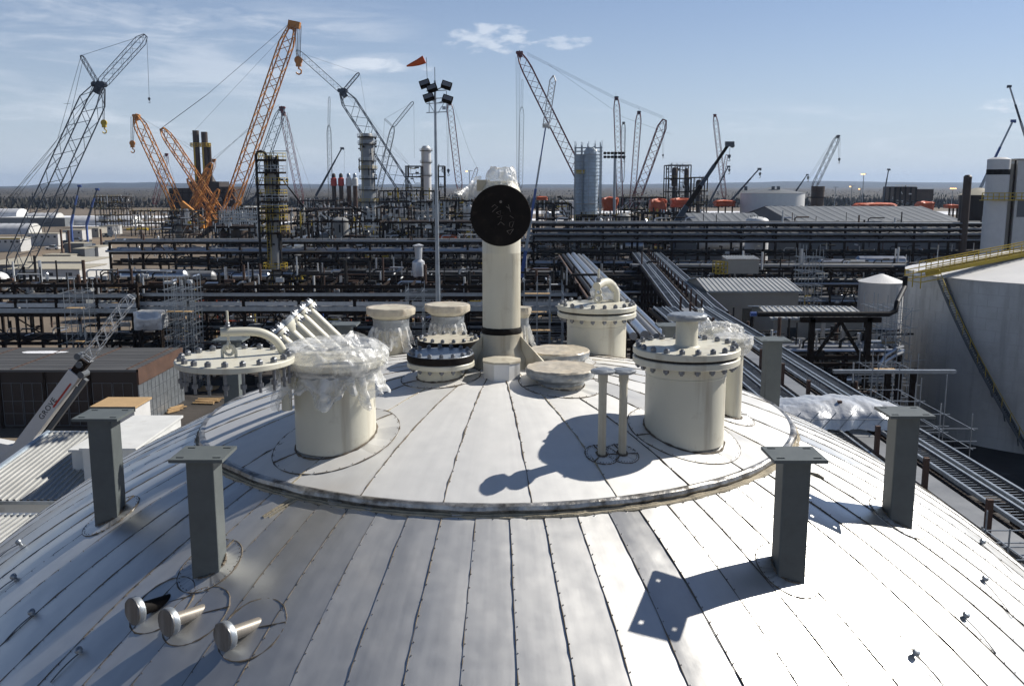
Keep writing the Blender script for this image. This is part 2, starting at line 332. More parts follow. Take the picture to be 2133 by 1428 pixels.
def lattice(mb, p0, p1, wd, panels=None, cr=None, taper=0.08, w0=0.55, w1=0.45, side=None):
    p0, p1 = Vector(p0), Vector(p1); d = p1 - p0; ln = d.length; d.normalize()
    up = Vector((0, 1, 0)) if side is None else Vector(side)
    x = d.cross(up).normalized(); y = x.cross(d).normalized()
    panels = panels or max(6, int(ln / (wd * .82))); cr = cr or wd * 0.035
    ring = []
    for i in range(panels + 1):
        t_ = i / panels
        k = 1.0
        if t_ < taper: k = w0 + (1 - w0) * t_ / taper
        if t_ > 1 - taper: k = w1 + (1 - w1) * (1 - t_) / taper
        c = p0 + d * ln * t_
        ring.append([c + x * a_ * wd * k / 2 + y * b_ * wd * k / 2 for a_, b_ in ((-1, -1), (1, -1), (1, 1), (-1, 1))])
    for i in range(panels):
        for j in range(4):
            mb.bar(ring[i][j], ring[i + 1][j], cr * 2)
            j2 = (j + 1) % 4
            a_, b_ = (ring[i][j], ring[i + 1][j2]) if i % 2 else (ring[i][j2], ring[i + 1][j])
            mb.bar(a_, b_, cr * 1.05)
    for r in (ring[0], ring[-1]):
        for j in range(4): mb.bar(r[j], r[(j + 1) % 4], cr * 2)
# ================================================================ the big vessel dome in the foreground
rnd = random.Random(7)
CX, CY, RS = -0.13, 8.9486, 7.7154; CZ = H - 9.42987
RC = 2.755                                     # radius of the crown ring
PH0 = math.asin(RC / RS)
def dome_z(x, y, up=0.0):
    r2 = (x - CX) ** 2 + (y - CY) ** 2
    return CZ + math.sqrt(max(0.01, RS * RS - r2)) + up
def dome_pt(phi, th, up=0.0):
    r = RS + up
    return Vector((CX + r * math.sin(phi) * math.sin(th), CY - r * math.sin(phi) * math.cos(th), CZ + r * math.cos(phi)))
def on_dome(px, py, up=0.0):
    v = ray(px, py).normalized(); o = Vector((0, 0, H)) - Vector((CX, CY, CZ)); b = v.dot(o); q = b * b - (o.dot(o) - (RS + up) ** 2)
    return Vector((0, 0, H)) + v * (-b - math.sqrt(max(q, 0)))
CROWN_UP = 0.048
STEP, PHASE = R_(4.7368), R_(2.35)
CSTEP, CPHASE = R_(12.857), R_(5.6)
M['lip'] = mat('crown_lip_metal', (0.45, 0.44, 0.42), 0.4, metal=0.8, var=0.4, scale=5, bump=0.02, bscale=7, grime=((0.07, 0.06, 0.05), 4, 0.44, 0.85))
M['clad_low'] = clad('brushed_cladding', STEP, PHASE, 0.68, 0.36, 0.84, 0.12)
M['clad_top'] = clad('crown_cladding', CSTEP, CPHASE, 0.68, 0.44, 0.35, 0.5)
dome = thing('vessel_dome', (CX, CY, 0), 'huge silver metal clad dome with radial seams filling the foreground', 'vessel')
# gores
g = MB(); ng = 76; PHI_END = R_(64)
NU, NV = 34, 6
for i in range(ng):
    t0 = PHASE + i * STEP
    bulge = rnd.uniform(-0.002, 0.005); tilt = rnd.uniform(-0.003, 0.003); wob = rnd.uniform(0, 6)
    vs = []
    for a_ in range(NU + 1):
        phi = PH0 - 0.004 + (PHI_END - PH0) * (a_ / NU) ** 1.1
        for b_ in range(NV + 1):
            u = b_ / NV
            lift = 0.0035 * (1 - u) + bulge * math.sin(PI * u) * (1 + 0.6 * math.sin(a_ * 0.9 + wob)) + tilt * (u - .5) * 2
            vs.append(dome_pt(phi, t0 + (u + (0.012 if b_ == NV else 0)) * STEP, lift))
    fs = [(a_ * (NV + 1) + b_, (a_ + 1) * (NV + 1) + b_, (a_ + 1) * (NV + 1) + b_ + 1, a_ * (NV + 1) + b_ + 1) for a_ in range(NU) for b_ in range(NV)]
    g.add(vs, fs)
# vessel wall below
g2 = MB(); rw = RS * math.sin(PHI_END)
g2.lathe((CX, CY, 0), [(rw, 0), (rw, CZ + RS * math.cos(PHI_END) + 0.002)], 96, caps=False)
ob = g.build('gore_cladding', M['clad_low'], dome, True); 
g2.build('side_wall', M['clad_low'], dome, True)
# crown
g = MB()
for i in range(28):
    t0 = CPHASE + i * CSTEP; bulge = rnd.uniform(0.0, 0.004); vs = []; A, B = 16, 8
    for a_ in range(A + 1):
        phi = 0.01 + (PH0 - 0.01) * a_ / A
        for b_ in range(B + 1):
            u = b_ / B
            vs.append(dome_pt(phi, t0 + u * CSTEP, CROWN_UP + 0.002 * (1 - u) + bulge * math.sin(PI * u) * math.sin(a_ / A * PI)))
    g.add(vs, [(a_ * (B + 1) + b_, (a_ + 1) * (B + 1) + b_, (a_ + 1) * (B + 1) + b_ + 1, a_ * (B + 1) + b_ + 1) for a_ in range(A) for b_ in range(B)])
g.build('crown_cladding', M['clad_top'], dome, True)
# rolled lip round the crown
g = MB(); nseg = 360; vs = []
for j in range(nseg):
    t_ = 2 * PI * j / nseg; nn = noise.noise(Vector((math.cos(t_) * 9, math.sin(t_) * 9, 0)))
    n3 = noise.noise(Vector((math.cos(t_) * 26, math.sin(t_) * 26, 3)))
    for k, (dr, up) in enumerate(((-0.03, 0.0505), (-0.006, 0.062), (0.018, 0.058), (0.034, 0.036), (0.031, 0.010), (0.014, -0.004))):
        vs.append(dome_pt(PH0 + (dr + 0.012 * nn * (k > 1) + 0.006 * n3 * (k > 0)) / RS, t_, up + 0.006 * n3 * (k in (1, 2, 3))))
g.add(vs, [(j * 6 + k, j * 6 + k + 1, ((j + 1) % nseg) * 6 + k + 1, ((j + 1) % nseg) * 6 + k) for j in range(nseg) for k in range(5)])
g.build('crown_lip', M['lip'], dome, True)
def bead(mb, pts, r, jit=0.35, n=5, seed=0, lift=0.0):
    rr = random.Random(seed); out_ = []; rad = []
    for p in pts:
        q = Vector(p); nrm = (q - Vector((CX, CY, CZ))).normalized()
        jv = Vector((rr.gauss(0, 1), rr.gauss(0, 1), 0)) * r * 0.22
        out_.append(q + jv + nrm * lift); rad.append(r * (1 + rr.uniform(-jit, jit)))
    mb.tube(out_, rad, n, caps=False)
g = MB()
for off, rr in ((0.042, 0.010), (0.068, 0.011)):
    pts = [dome_pt(PH0 + (off + 0.006 * noise.noise(Vector((math.cos(t_) * 14, math.sin(t_) * 14, off * 90)))) / RS, t_, 0.003) for t_ in [2 * PI * j / 300 for j in range(301)]]
    bead(g, pts, rr, 0.5, 6, 3)
vs = []
for j in range(241):
    t_ = 2 * PI * j / 240
    nn = 0.006 * noise.noise(Vector((math.cos(t_) * 20, math.sin(t_) * 20, 7)))
    vs += [dome_pt(PH0 + (0.012) / RS, t_, 0.0055), dome_pt(PH0 + (0.07 + nn) / RS, t_, 0.0065)]
g.add(vs, [(2 * j, 2 * j + 1, 2 * j + 3, 2 * j + 2) for j in range(240)])
g.build('ring_sealant', M['sealant_tan'], dome, True)
g = MB(); rv = MB(); gt = MB()
def rivet(p, r=0.0045):
    nrm = (Vector(p) - Vector((CX, CY, CZ))).normalized()
    rv.lathe(Vector(p), [(r, -0.002), (r * 0.95, r * 0.5), (r * 0.5, r * 0.95)], 6, axis=nrm)
for i in range(ng):
    th = PHASE + i * STEP; a1 = (math.degrees(th) + 180) % 360 - 180
    if abs(a1) > 128: continue
    pts = [dome_pt(PH0 + 0.0085 + (PHI_END - PH0) * q / 90, th + 0.0007 * math.sin(q * 0.4 + i), 0.003) for q in range(91)]
    bead(g, pts, 0.0030, 0.7, 5, i)
    gap = 0.10 + rnd.uniform(-.01, .01); q = 0.15 + rnd.random() * .1; Lm = RS * (R_(60) - PH0)
    while q < Lm:
        phi = PH0 + q / RS; rivet(dome_pt(phi, th + rnd.uniform(0.5, 1.4) * 0.006 / math.sin(phi) / RS * 1.6, 0.005)); q += gap * rnd.uniform(.8, 1.25)
for i in range(28):
    th = CPHASE + i * CSTEP; a1 = (math.degrees(th) + 180) % 360 - 180
    tgt = gt if rnd.random() < .45 else g
    pts = [dome_pt(0.05 + (PH0 - 0.052) * q / 40, th + 0.001 * math.sin(q), CROWN_UP + 0.002) for q in range(41)]
    bead(tgt, pts, 0.0048, 0.7, 5, 100 + i)
    q = 0.5
    while q < 2.65:
        rivet(dome_pt(q / RS, th + 0.008 / q, CROWN_UP + 0.003)); q += 0.13 * rnd.uniform(.8, 1.2)
for j in range(150):                                # fixings round the crown ring
    t_ = 2 * PI * j / 150; rivet(dome_pt(PH0 + 0.085 / RS, t_, 0.005), 0.005); rivet(dome_pt(PH0 + 0.018 / RS, t_ + .02, 0.03), 0.0075)
g.build('seam_sealant', M['sealant_dark'], dome, True)
# torn strip of flashing at the ring, lower left, and small dents
a_ = on_dome(610, 1036, .006); b_ = on_dome(548, 1076, .006)
gt.bar(a_, b_, 0.03, 0.008); gt.bar(a_ + Vector((.03, -.03, 0)), b_ + Vector((.045, -.01, 0)), 0.018, 0.012)
a_ = on_dome(1690, 985, .004); b_ = on_dome(1716, 996, .004); gt.tube([a_, (a_ + b_) / 2 + Vector((0, 0, .01)), b_], .011, 6)
gt.build('tan_sealant', M['sealant_tan'], dome, True)
ro = rv.build('rivet', M['rivet'], dome, True); ro['kind'] = 'stuff'

# ---------------------------------------------------------------- nozzle parts
def hexnut(mb, c, r, h, ax=(0, 0, 1), rot=0.0):
    q = Vector((0, 0, 1)).rotation_difference(Vector(ax).normalized())
    vs = []
    for z, k in ((0, 1), (h * .85, 1), (h, .86)):
        for j in range(6):
            t_ = rot + j * PI / 3; vs.append(Vector(c) + q @ Vector((r * k * math.cos(t_), r * k * math.sin(t_), z)))
    fs = [(i * 6 + j, i * 6 + (j + 1) % 6, (i + 1) * 6 + (j + 1) % 6, (i + 1) * 6 + j) for i in range(2) for j in range(6)]
    fs += [tuple(range(12, 18))]; mb.add(vs, fs)
def bolts(parent, c, rb, n, ztop, zbot, r, phase=0.0, stick=0.0):
    for k in range(n):
        t_ = phase + 2 * PI * k / n; x, y = c[0] + rb * math.cos(t_), c[1] + rb * math.sin(t_)
        mb = MB(); rr = rnd.uniform(0, 1)
        hexnut(mb, (x, y, ztop), r, r * 1.35, rot=rr)
        mb.lathe((x, y, ztop + r * 1.3), [(r * .52, 0), (r * .52, r * .35), (r * .4, r * .4)], 8)
        if zbot is not None:
            hexnut(mb, (x, y, zbot), r, r * 1.35, (0, 0, -1), rr)
            mb.lathe((x, y, 0), [(r * .5, zbot - r * 1.8 - stick), (r * .52, ztop + .004)], 8)
        mb.build('bolt', M['bolt'], parent)
def collar(parent, cx, cy, ri, ro_, up=CROWN_UP, name='base_collar', spokes=(0.6, 3.6), dark=False):
    mb = MB(); vs = []; n = 64
    for j in range(n):
        t_ = 2 * PI * j / n
        for r in (ri * .9, (ri + ro_) / 2, ro_):
            x, y = cx + r * math.cos(t_), cy + r * math.sin(t_); vs.append((x, y, dome_z(x, y, up + 0.009)))
        x, y = cx + ro_ * math.cos(t_), cy + ro_ * math.sin(t_); vs.append((x, y, dome_z(x, y, up - .01)))
    mb.add(vs, [(j * 4 + k, j * 4 + k + 1, ((j + 1) % n) * 4 + k + 1, ((j + 1) % n) * 4 + k) for j in range(n) for k in range(3)])
    o = mb.build(name, M['clad_top'] if not dark else M['clad_low'], parent, True)
    sb = MB(); rg = []
    for j in range(n + 1):
        t_ = 2 * PI * j / n; x, y = cx + ro_ * math.cos(t_), cy + ro_ * math.sin(t_); rg.append(Vector((x, y, dome_z(x, y, up + .007))))
    bead(sb, rg, 0.0042, .6, 5, int(cx * 100) + 50)
    rg = []
    for j in range(n + 1):
        t_ = 2 * PI * j / n; r = ri + .006; x, y = cx + r * math.cos(t_), cy + r * math.sin(t_); rg.append(Vector((x, y, dome_z(x, y, up + .012))))
    bead(sb, rg, 0.008, .6, 5, int(cy * 100) + 50)
    for t_ in spokes:
        pts = [Vector((cx + r * math.cos(t_), cy + r * math.sin(t_), dome_z(cx + r * math.cos(t_), cy + r * math.sin(t_), up + .010))) for r in np.linspace(ri, ro_, 9)]
        bead(sb, pts, .0055, .5, 5, 3)
    for j in range(0, n, 2):
        t_ = 2 * PI * j / n + .03; r = ro_ - .014; x, y = cx + r * math.cos(t_), cy + r * math.sin(t_)
        sb.lathe((x, y, dome_z(x, y, up + .009)), [(.0045, 0), (.003, .004)], 5)
    sb.build('sealant_bead', M['sealant_dark'], o, True)
    return o
def z0(x, y): return dome_z(x, y, CROWN_UP) - 0.06
def shell(parent, cx, cy, r, zb, zt, name='nozzle_pipe', m='cream', weld=True):
    pr = [(r, zb), (r, zt - .12)]
    if weld: pr += [(r * 1.0, zt - .10), (r * 1.012, zt - .095), (r * 1.0, zt - .09), (r * 1.02, zt - .05), (r * 1.07, zt)]
    else: pr += [(r, zt)]
    return MB().lathe((cx, cy, 0), pr, 64).build(name, M[m], parent, True)
def disc(parent, name, cx, cy, r, z_, z1, m='cream', bev=.006, n=72, hole=None):
    return MB().lathe((cx, cy, 0), [(r - bev, z_), (r, z_ + bev), (r, z1 - bev), (r - bev, z1)], n).build(name, M[m], parent, True)
def davit(parent, pts, r, name='davit_arm'):
    # smooth centreline
    P_ = [Vector(p) for p in pts]; out_ = []
    for i in range(len(P_) - 1):
        p0 = P_[max(i - 1, 0)]; p1 = P_[i]; p2 = P_[i + 1]; p3 = P_[min(i + 2, len(P_) - 1)]
        for k in range(8):
            t_ = k / 8; out_.append(0.5 * ((2 * p1) + (p2 - p0) * t_ + (2 * p0 - 5 * p1 + 4 * p2 - p3) * t_ ** 2 + (3 * p1 - p0 - 3 * p2 + p3) * t_ ** 3))
    out_.append(P_[-1])
    return MB().tube(out_, r, 20).build(name, M['cream'], parent, True)
def ring_eye(parent, c, r, t, ax=(0, 1, 0), name='lifting_eye', m='cream'):
    q = Vector((0, 0, 1)).rotation_difference(Vector(ax)); pts = [Vector(c) + q @ Vector((r * math.cos(a_), r * math.sin(a_), 0)) for a_ in np.linspace(0, 2 * PI, 20)]
    return MB().tube(pts, t, 8).build(name, M[m], parent, True)
def crumple(seed, k, f=5.0):
    def d(r, z, t_, i):
        v = Vector((math.cos(t_) * f * r * 3, math.sin(t_) * f * r * 3, z * f * 2 + seed))
        n_ = .7 * noise.noise(v) + .9 * (.3 - abs(noise.noise(v * 1.9))) + .5 * (.2 - abs(noise.noise(v * 4.3)))
        return r + k * n_, z + k * .6 * noise.noise(v * 1.4 + Vector((9, 0, 0)))
    return d
def wrap(parent, cx, cy, prof, seed, k=.02, name='plastic_wrap', m='plastic', f=5.0, n=110, caps=False):
    # densify profile
    pr = []
    for (r0, z_0), (r1, z_1) in zip(prof, prof[1:]):
        q = max(2, int(math.hypot(r1 - r0, z_1 - z_0) / .018))
        pr += [(r0 + (r1 - r0) * j / q, z_0 + (z_1 - z_0) * j / q) for j in range(q)]
    pr.append(prof[-1])
    return MB().lathe((cx, cy, 0), pr, n, disp=crumple(seed, k, f), caps=caps).build(name, M[m], parent, True)
def skirt(parent, cx, cy, r, zt, seed, th0, th1, h, flare=.05, name='plastic_skirt', m='plastic'):
    mb = MB(); nu, nv = 60, 22; vs = []
    for i in range(nu + 1):
        t_ = th0 + (th1 - th0) * i / nu
        hh = h * (0.6 + .5 * noise.noise(Vector((t_ * 2.2, seed, 0))) + .25 * noise.noise(Vector((t_ * 7, seed, 4))))
        for j in range(nv + 1):
            v = j / nv
            rr = r + flare * v + (.010 + .028 * v) * math.sin(t_ * 17 + 2 * math.sin(t_ * 3 + seed)) + .03 * v * noise.noise(Vector((t_ * 6, v * 5, seed)))
            vs.append((cx + rr * math.cos(t_), cy + rr * math.sin(t_), zt - hh * v + .01 * noise.noise(Vector((t_ * 9, v * 9, seed)))))
    mb.add(vs, [(i * (nv + 1) + j, (i + 1) * (nv + 1) + j, (i + 1) * (nv + 1) + j + 1, i * (nv + 1) + j + 1) for i in range(nu) for j in range(nv)])
    return mb.build(name, M[m], parent, True)
def strokes(parent, name, segs, m, r=.004):
    mb = MB()
    for s_ in segs: mb.tube(s_, r, 5)
    return mb.build(name, M[m], parent)

# ---- right front manway with bolted lid and stub
def manway(cx, cy, zl, label, name='flanged_nozzle', phase=0.05):
    t = thing(name, (cx, cy, z0(cx, cy)), label, 'nozzle', 'wide bolted manway nozzles on the dome')
    r = .319
    shell(t, cx, cy, r, z0(cx, cy), zl - .125)
    disc(t, 'lower_flange', cx, cy, .425, zl - .125, zl - .073)
    disc(t, 'gasket', cx, cy, .405, zl - .073, zl - .053, 'gasket', bev=.002)
    disc(t, 'blind_lid', cx, cy, .425, zl - .053, zl)
    bolts(t, (cx, cy), .385, 20, zl, zl - .125, .0235, phase)
    collar(t, cx, cy, r, .455)
    return t
zl = H - 1.268
t = manway(1.395, 7.38, zl, 'wide cream bolted nozzle with small stub pipe on its lid, right front')
MB().lathe((1.395, 7.38, 0), [(.11, zl), (.092, zl + .012), (.088, zl + .03), (.088, zl + .21), (.10, zl + .22), (.15, zl + .222), (.15, zl + .245)], 40).build('stub_pipe', M['cream'], t, True)
wrap(t, 1.395, 7.38, [(.15, zl + .215), (.158, zl + .225), (.158, zl + .25), (.14, zl + .262), (.02, zl + .264)], 5, .006, 'taped_cap', 'tapegrey', 9, 64, True)
# ---- back right manway with davit hook
t = manway(.915, 10.02, zl + .005, 'cream bolted nozzle with a curved davit pipe above its lid, back right', phase=.12)
b = Vector((.915, 10.02, zl))
pv = P(1279, 618, 10.25)
davit(t, [pv + Vector((.02, 0, -.15)), pv + Vector((.02, 0, .0)), pv + Vector((.0, -.02, .09)), P(1268, 588, 10.15), P(1255, 589, 10.0), P(1243, 596, 9.85)], .043)
MB().tube([P(1247, 560, 9.88), P(1247, 598, 9.88)], .012, 8).build('threaded_rod', M['cream'], t, True)
ring_eye(t, P(1246, 608, 9.88), .028, .012); ring_eye(t, P(1246, 621, 9.9), .038, .014)
MB().lathe(P(1247, 583, 9.88), [(.024, -.02), (.024, .02)], 6).build('rod_nut', M['bolt'], t)
wrap(t, .915 + .12, 10.35, [(.05, zl), (.15, zl + .03), (.17, zl + .12), (.10, zl + .2), (.02, zl + .21)], 11, .03, 'plastic_sheet', 'plastic', 4, 48, True)

# ---- left front manway: wrapped flange, swung-out lid on a davit
cx, cy = -1.393, 7.2; zf = ZY(762, 6.84)
t = thing('wrapped_nozzle', (cx, cy, z0(cx, cy)), 'wide cream nozzle with crumpled clear plastic over its flange, left front of the dome', 'nozzle', 'wide bolted manway nozzles on the dome')
shell(t, cx, cy, .315, z0(cx, cy), zf - .05)
disc(t, 'lower_flange', cx, cy, .40, zf - .052, zf)
collar(t, cx, cy, .315, .50)
wrap(t, cx, cy, [(.36, zf - .10), (.405, zf - .06), (.425, zf - .02), (.43, zf + .04), (.38, zf + .10), (.27, zf + .13), (.12, zf + .10), (.02, zf + .11)], 21, .026, f=2.6, n=160, caps=True)
wrap(t, cx, cy, [(.34, zf - .115), (.352, zf - .10), (.352, zf - .085), (.34, zf - .07)], 4, .006, 'tape_band', 'tapegrey', 8)
skirt(t, cx, cy, .345, zf - .09, 3, -2.2, .5, .30)
skirt(t, cx - .14, cy - .05, .27, zf - .06, 8, PI - .7, PI + 1.3, .34, .08)
# upstanding sheet of film
mb = MB(); vs = []; a_, b_ = P(712, 716, 6.95), P(806, 748, 7.05); top = [P(712, 708, 6.95), P(728, 690, 7.0), P(760, 694, 7.05), P(785, 712, 7.05), P(808, 752, 7.05)]
for i in range(21):
    u = i / 20; q = u * 4; k = min(3, int(q)); tp = top[k].lerp(top[k + 1], q - k); bt = a_.lerp(b_, u) + Vector((0, .05 * math.sin(u * 9), -.05))
    for j in range(9):
        v = j / 8; p_ = bt.lerp(tp, v); vs.append(p_ + Vector((0, .045 * math.sin(v * 5 + u * 11) + .05 * noise.noise(Vector((u * 5, v * 4, 2))), 0)))
mb.add(vs, [(i * 9 + j, (i + 1) * 9 + j, (i + 1) * 9 + j + 1, i * 9 + j + 1) for i in range(20) for j in range(8)])
mb.build('film_sheet', M['plastic'], t, True)
zz = H - 1.62
strokes(t, 'paint_mark', [[(cx + .02 + dx, cy - .318, zz + dz), (cx + .02 + dx2, cy - .318, zz + dz2)] for dx, dz, dx2, dz2 in ((-.02, .03, -.02, -.02), (-.02, .03, .005, -.02), (.005, .03, .005, -.02), (.02, .0, .035, .0), (-.02, .045, .0, .055), (0, .055, .008, .04))], 'greydark', .0018)
# davit
sl = P(596, 800, 7.0)
MB().lathe((sl.x, sl.y, 0), [(.040, sl.z - .2), (.040, sl.z + .09), (.046, sl.z + .095), (.046, sl.z + .115)], 24).build('davit_sleeve', M['cream'], t, True)
MB().box((sl.x + .06, sl.y + .02, sl.z + .02), (.1, .012, .12)).build('sleeve_bracket', M['cream'], t)
davit(t, [(sl.x, sl.y, sl.z + .1), P(598, 768, 7.0), P(592, 738, 6.98), P(575, 710, 6.94), P(548, 694, 6.9), P(515, 690, 6.86), P(459, 692, 6.8)], .0325)
lx, ly = P(476, 744, 6.8).x, 6.8; lz = ZY(744, 6.8)
rod = P(475, 692, 6.8)
MB().tube([(rod.x, rod.y, rod.z - .07), (rod.x, rod.y, rod.z + .16)], .009, 8).build('threaded_rod', M['cream'], t, True)
hb = MB(); hexnut(hb, (rod.x, rod.y, rod.z + .033), .018, .022); hexnut(hb, (rod.x, rod.y, rod.z + .055), .016, .02); hb.build('rod_nut', M['bolt'], t)
ring_eye(t, (rod.x, rod.y, rod.z - .095), .026, .009, (1, 0, 0)); ring_eye(t, (rod.x, rod.y, rod.z - .135), .032, .011, (0, 1, 0))
lid = thing('blind_flange', (lx + .05, ly, lz - .045), 'round cream blind lid ringed with bolts hanging from the curved davit pipe at left', 'flange lid')
disc(lid, 'plate', lx + .05, ly, .43, lz - .045, lz)
bolts(lid, (lx + .05, ly), .385, 20, lz, lz - .13, .024, .1, .03)
mb = MB()
mb.tube([(rod.x - .05, ly, lz), (rod.x - .05, ly, lz + .05), (rod.x - .03, ly, lz + .085), (rod.x, ly, lz + .095), (rod.x + .03, ly, lz + .085), (rod.x + .05, ly, lz + .05), (rod.x + .05, ly, lz)], .012, 8)
mb.build('lifting_loop', M['cream'], lid, True)

# ---- row of five inclined pipes
dirn = Vector((-.70, -.04, .71)).normalized()
rows = [((638, 640), 9.6), ((622, 652), 9.12), ((606, 666), 8.66), ((591, 678), 8.2), ((575, 694), 7.78)]
labs = ['rearmost', 'second from the rear', 'middle', 'second from the front', 'frontmost, taped']
for k, ((qx, qy), Y) in enumerate(rows):
    tp = P(qx, qy, Y); bs = tp - dirn * .98
    t = thing('inclined_nozzle', bs, '%s of the five slanting cream pipes behind the plastic wrapped nozzle' % labs[k].capitalize(), 'pipe', 'row of slanting cream pipes')
    MB().tube([bs, tp], .047, 24).build('pipe', M['cream'], t, True)
    big_ = 1.25 if k == 3 else 1
    if k == 3:
        MB().lathe(tp, [(.047, -.1), (.085, -.06), (.11, -.02), (.11, .0)], 32, axis=dirn).build('flange', M['cream'], t, True)
        wrap_m = MB().lathe(tp, [(.112, -.02), (.118, 0), (.112, .025), (.0, .03)], 32, axis=dirn, disp=crumple(3, .006, 9)).build('taped_cap', M['tapegrey'], t, True)
        continue
    MB().lathe(tp, [(.047, -.09), (.055, -.05), (.10, -.045), (.10, -.015)], 32, axis=dirn).build('flange', M['cream'], t, True)
    MB().lathe(tp, [(.094, -.015), (.094, -.007)], 32, axis=dirn).build('gasket', M['rustbrown'], t, True)
    MB().lathe(tp, [(.10, -.007), (.10, .02), (.04, .022)], 32, axis=dirn).build('blind_lid', M['galv'], t, True)
    q = Vector((0, 0, 1)).rotation_difference(dirn)
    for j in range(8):
        t_ = j * PI / 4 + .2; o_ = q @ Vector((.078 * math.cos(t_), .078 * math.sin(t_), 0)); bb = MB()
        bb.tube([tp + o_ - dirn * .09, tp + o_ + dirn * .055], .008, 6); hexnut(bb, tp + o_ + dirn * .02, .014, .018, dirn); hexnut(bb, tp + o_ - dirn * .045, .014, .018, -dirn)
        bb.build('bolt', M['bolt'], t)

# ---- two tall wrapped nozzles at the back left
def tall_wrapped(px, py, Y, rp, rf, label, seed, tape=None):
    c = P(px, py, Y); zt = c.z; x, y = c.x, Y
    t = thing('wrapped_nozzle', (x, y, z0(x, y)), label, 'nozzle', 'tall nozzles wrapped in film at the back of the dome')
    MB().lathe((x, y, 0), [(rp, z0(x, y)), (rp, zt - .13), (rp * 1.1, zt - .11), (rf * .97, zt - .075), (rf, zt - .06), (rf, zt - .012), (rf - .012, zt), (rf * .9, zt)], 56).build('nozzle_pipe', M['cream_dusty'], t, True)
    MB().lathe((x, y, 0), [(rf - .004, zt - .001), (rf * .94, zt + .006), (rf * .5, zt - .006), (.01, zt - .008)], 56, disp=crumple(seed, .006, 6)).build('flange_cover', M['wrapcream'], t, True)
    wrap(t, x, y, [(rp * 1.03, zt - .24), (rp * 1.06, zt - .19), (rp * 1.05, zt - .15), (rp * 1.1, zt - .12)], seed, .005, 'tape_band', 'tapegrey', 8)
    wrap(t, x, y, [(rf + .004, zt - .07), (rf + .008, zt - .03), (rf + .004, zt + .004)], seed + 3, .006, 'flange_wrap', 'wrapcream', 8)
    skirt(t, x, y, rp + .012, zt - .2, seed, -3.3, -.1, .36, .05)
    return t
tall_wrapped(814, 640, 10.25, .185, .262, 'tall cream nozzle with film hanging below its dusty flange, behind the slanting pipes', 31)
tall_wrapped(932, 634, 10.6, .175, .252, 'tall nozzle with grey taped neck and film, behind the two low stacked bolted nozzles', 37)
tall_wrapped(1088, 640, 10.9, .07, .10, 'thin nozzle in film half hidden behind the tall round column', 39)

# ---- two low bolted nozzles left of the column
def low_bolted(x, y, zt, label, m_top, m_edge, seed):
    t = thing('bolted_nozzle', (x, y, z0(x, y)), label, 'nozzle', 'low bolted nozzles left of the column')
    shell(t, x, y, .212, z0(x, y), zt - .115, weld=False)
    disc(t, 'lower_flange', x, y, .305, zt - .115, zt - .068)
    disc(t, 'gasket', x, y, .295, zt - .068, zt - .057, 'gasket', bev=.002)
    disc(t, 'blind_lid', x, y, .305, zt - .057, zt, m_edge)
    MB().lathe((x, y, 0), [(.298, zt), (.296, zt + .0025), (.0, zt + .003)], 60).build('lid_face', M[m_top], t, True)
    bolts(t, (x, y), .268, 16, zt + .002, zt - .115, .020, seed)
    collar(t, x, y, .212, .36)
low_bolted(-.645, 8.33, ZY(748, 8.03), 'low nozzle with grey topped black edged bolted lid, just left of the column', 'tapegrey', 'black', .1)
low_bolted(-.62, 9.02, ZY(716, 8.72), 'low bolted nozzle with cream topped black edged lid, behind the grey topped one', 'cream_dusty', 'black', .25)

# ---- low wide wrapped nozzles right of the column
def low_wrapped(px, py, Y, rf, rp, label, seed):
    c = P(px, py, Y); x, y, zt = c.x, Y, c.z
    t = thing('capped_nozzle', (x, y, z0(x, y)), label, 'nozzle', 'low taped nozzles right of the column')
    MB().lathe((x, y, 0), [(rp, z0(x, y)), (rp, zt - .12), (rp * 1.04, zt - .11), (rf, zt - .06), (rf, zt - .01), (rf - .01, zt - .002)], 56).build('nozzle_pipe', M['cream_dusty'], t, True)
    wrap(t, x, y, [(rp * 1.02, zt - .16), (rp * 1.04, zt - .12), (rf * .98, zt - .075), (rf + .006, zt - .045), (rf + .008, zt - .012)], seed, .010, 'tape_band', 'tapegrey', 6)
    wrap(t, x, y, [(rf + .008, zt - .012), (rf - .003, zt + .004), (rf * .85, zt + .001), (rf * .4, zt + .012), (.02, zt + .004)], seed, .010, 'film_cover', 'wrapcream', 5, caps=True)
    wrap(t, x, y, [(rp + .004, zt - .3), (rp + .015, zt - .22), (rp + .006, zt - .14)], seed + 2, .012, 'film_skirt', 'wrapcream', 5)
    collar(t, x, y, rp, rp + .17)
low_wrapped(1168, 764, 8.12, .303, .20, 'low wide nozzle with dusty wrapped top, nearest the camera right of the column', 41)
low_wrapped(1163, 728, 9.1, .30, .20, 'low wide wrapped nozzle half hidden behind a similar one, right of the column', 47)

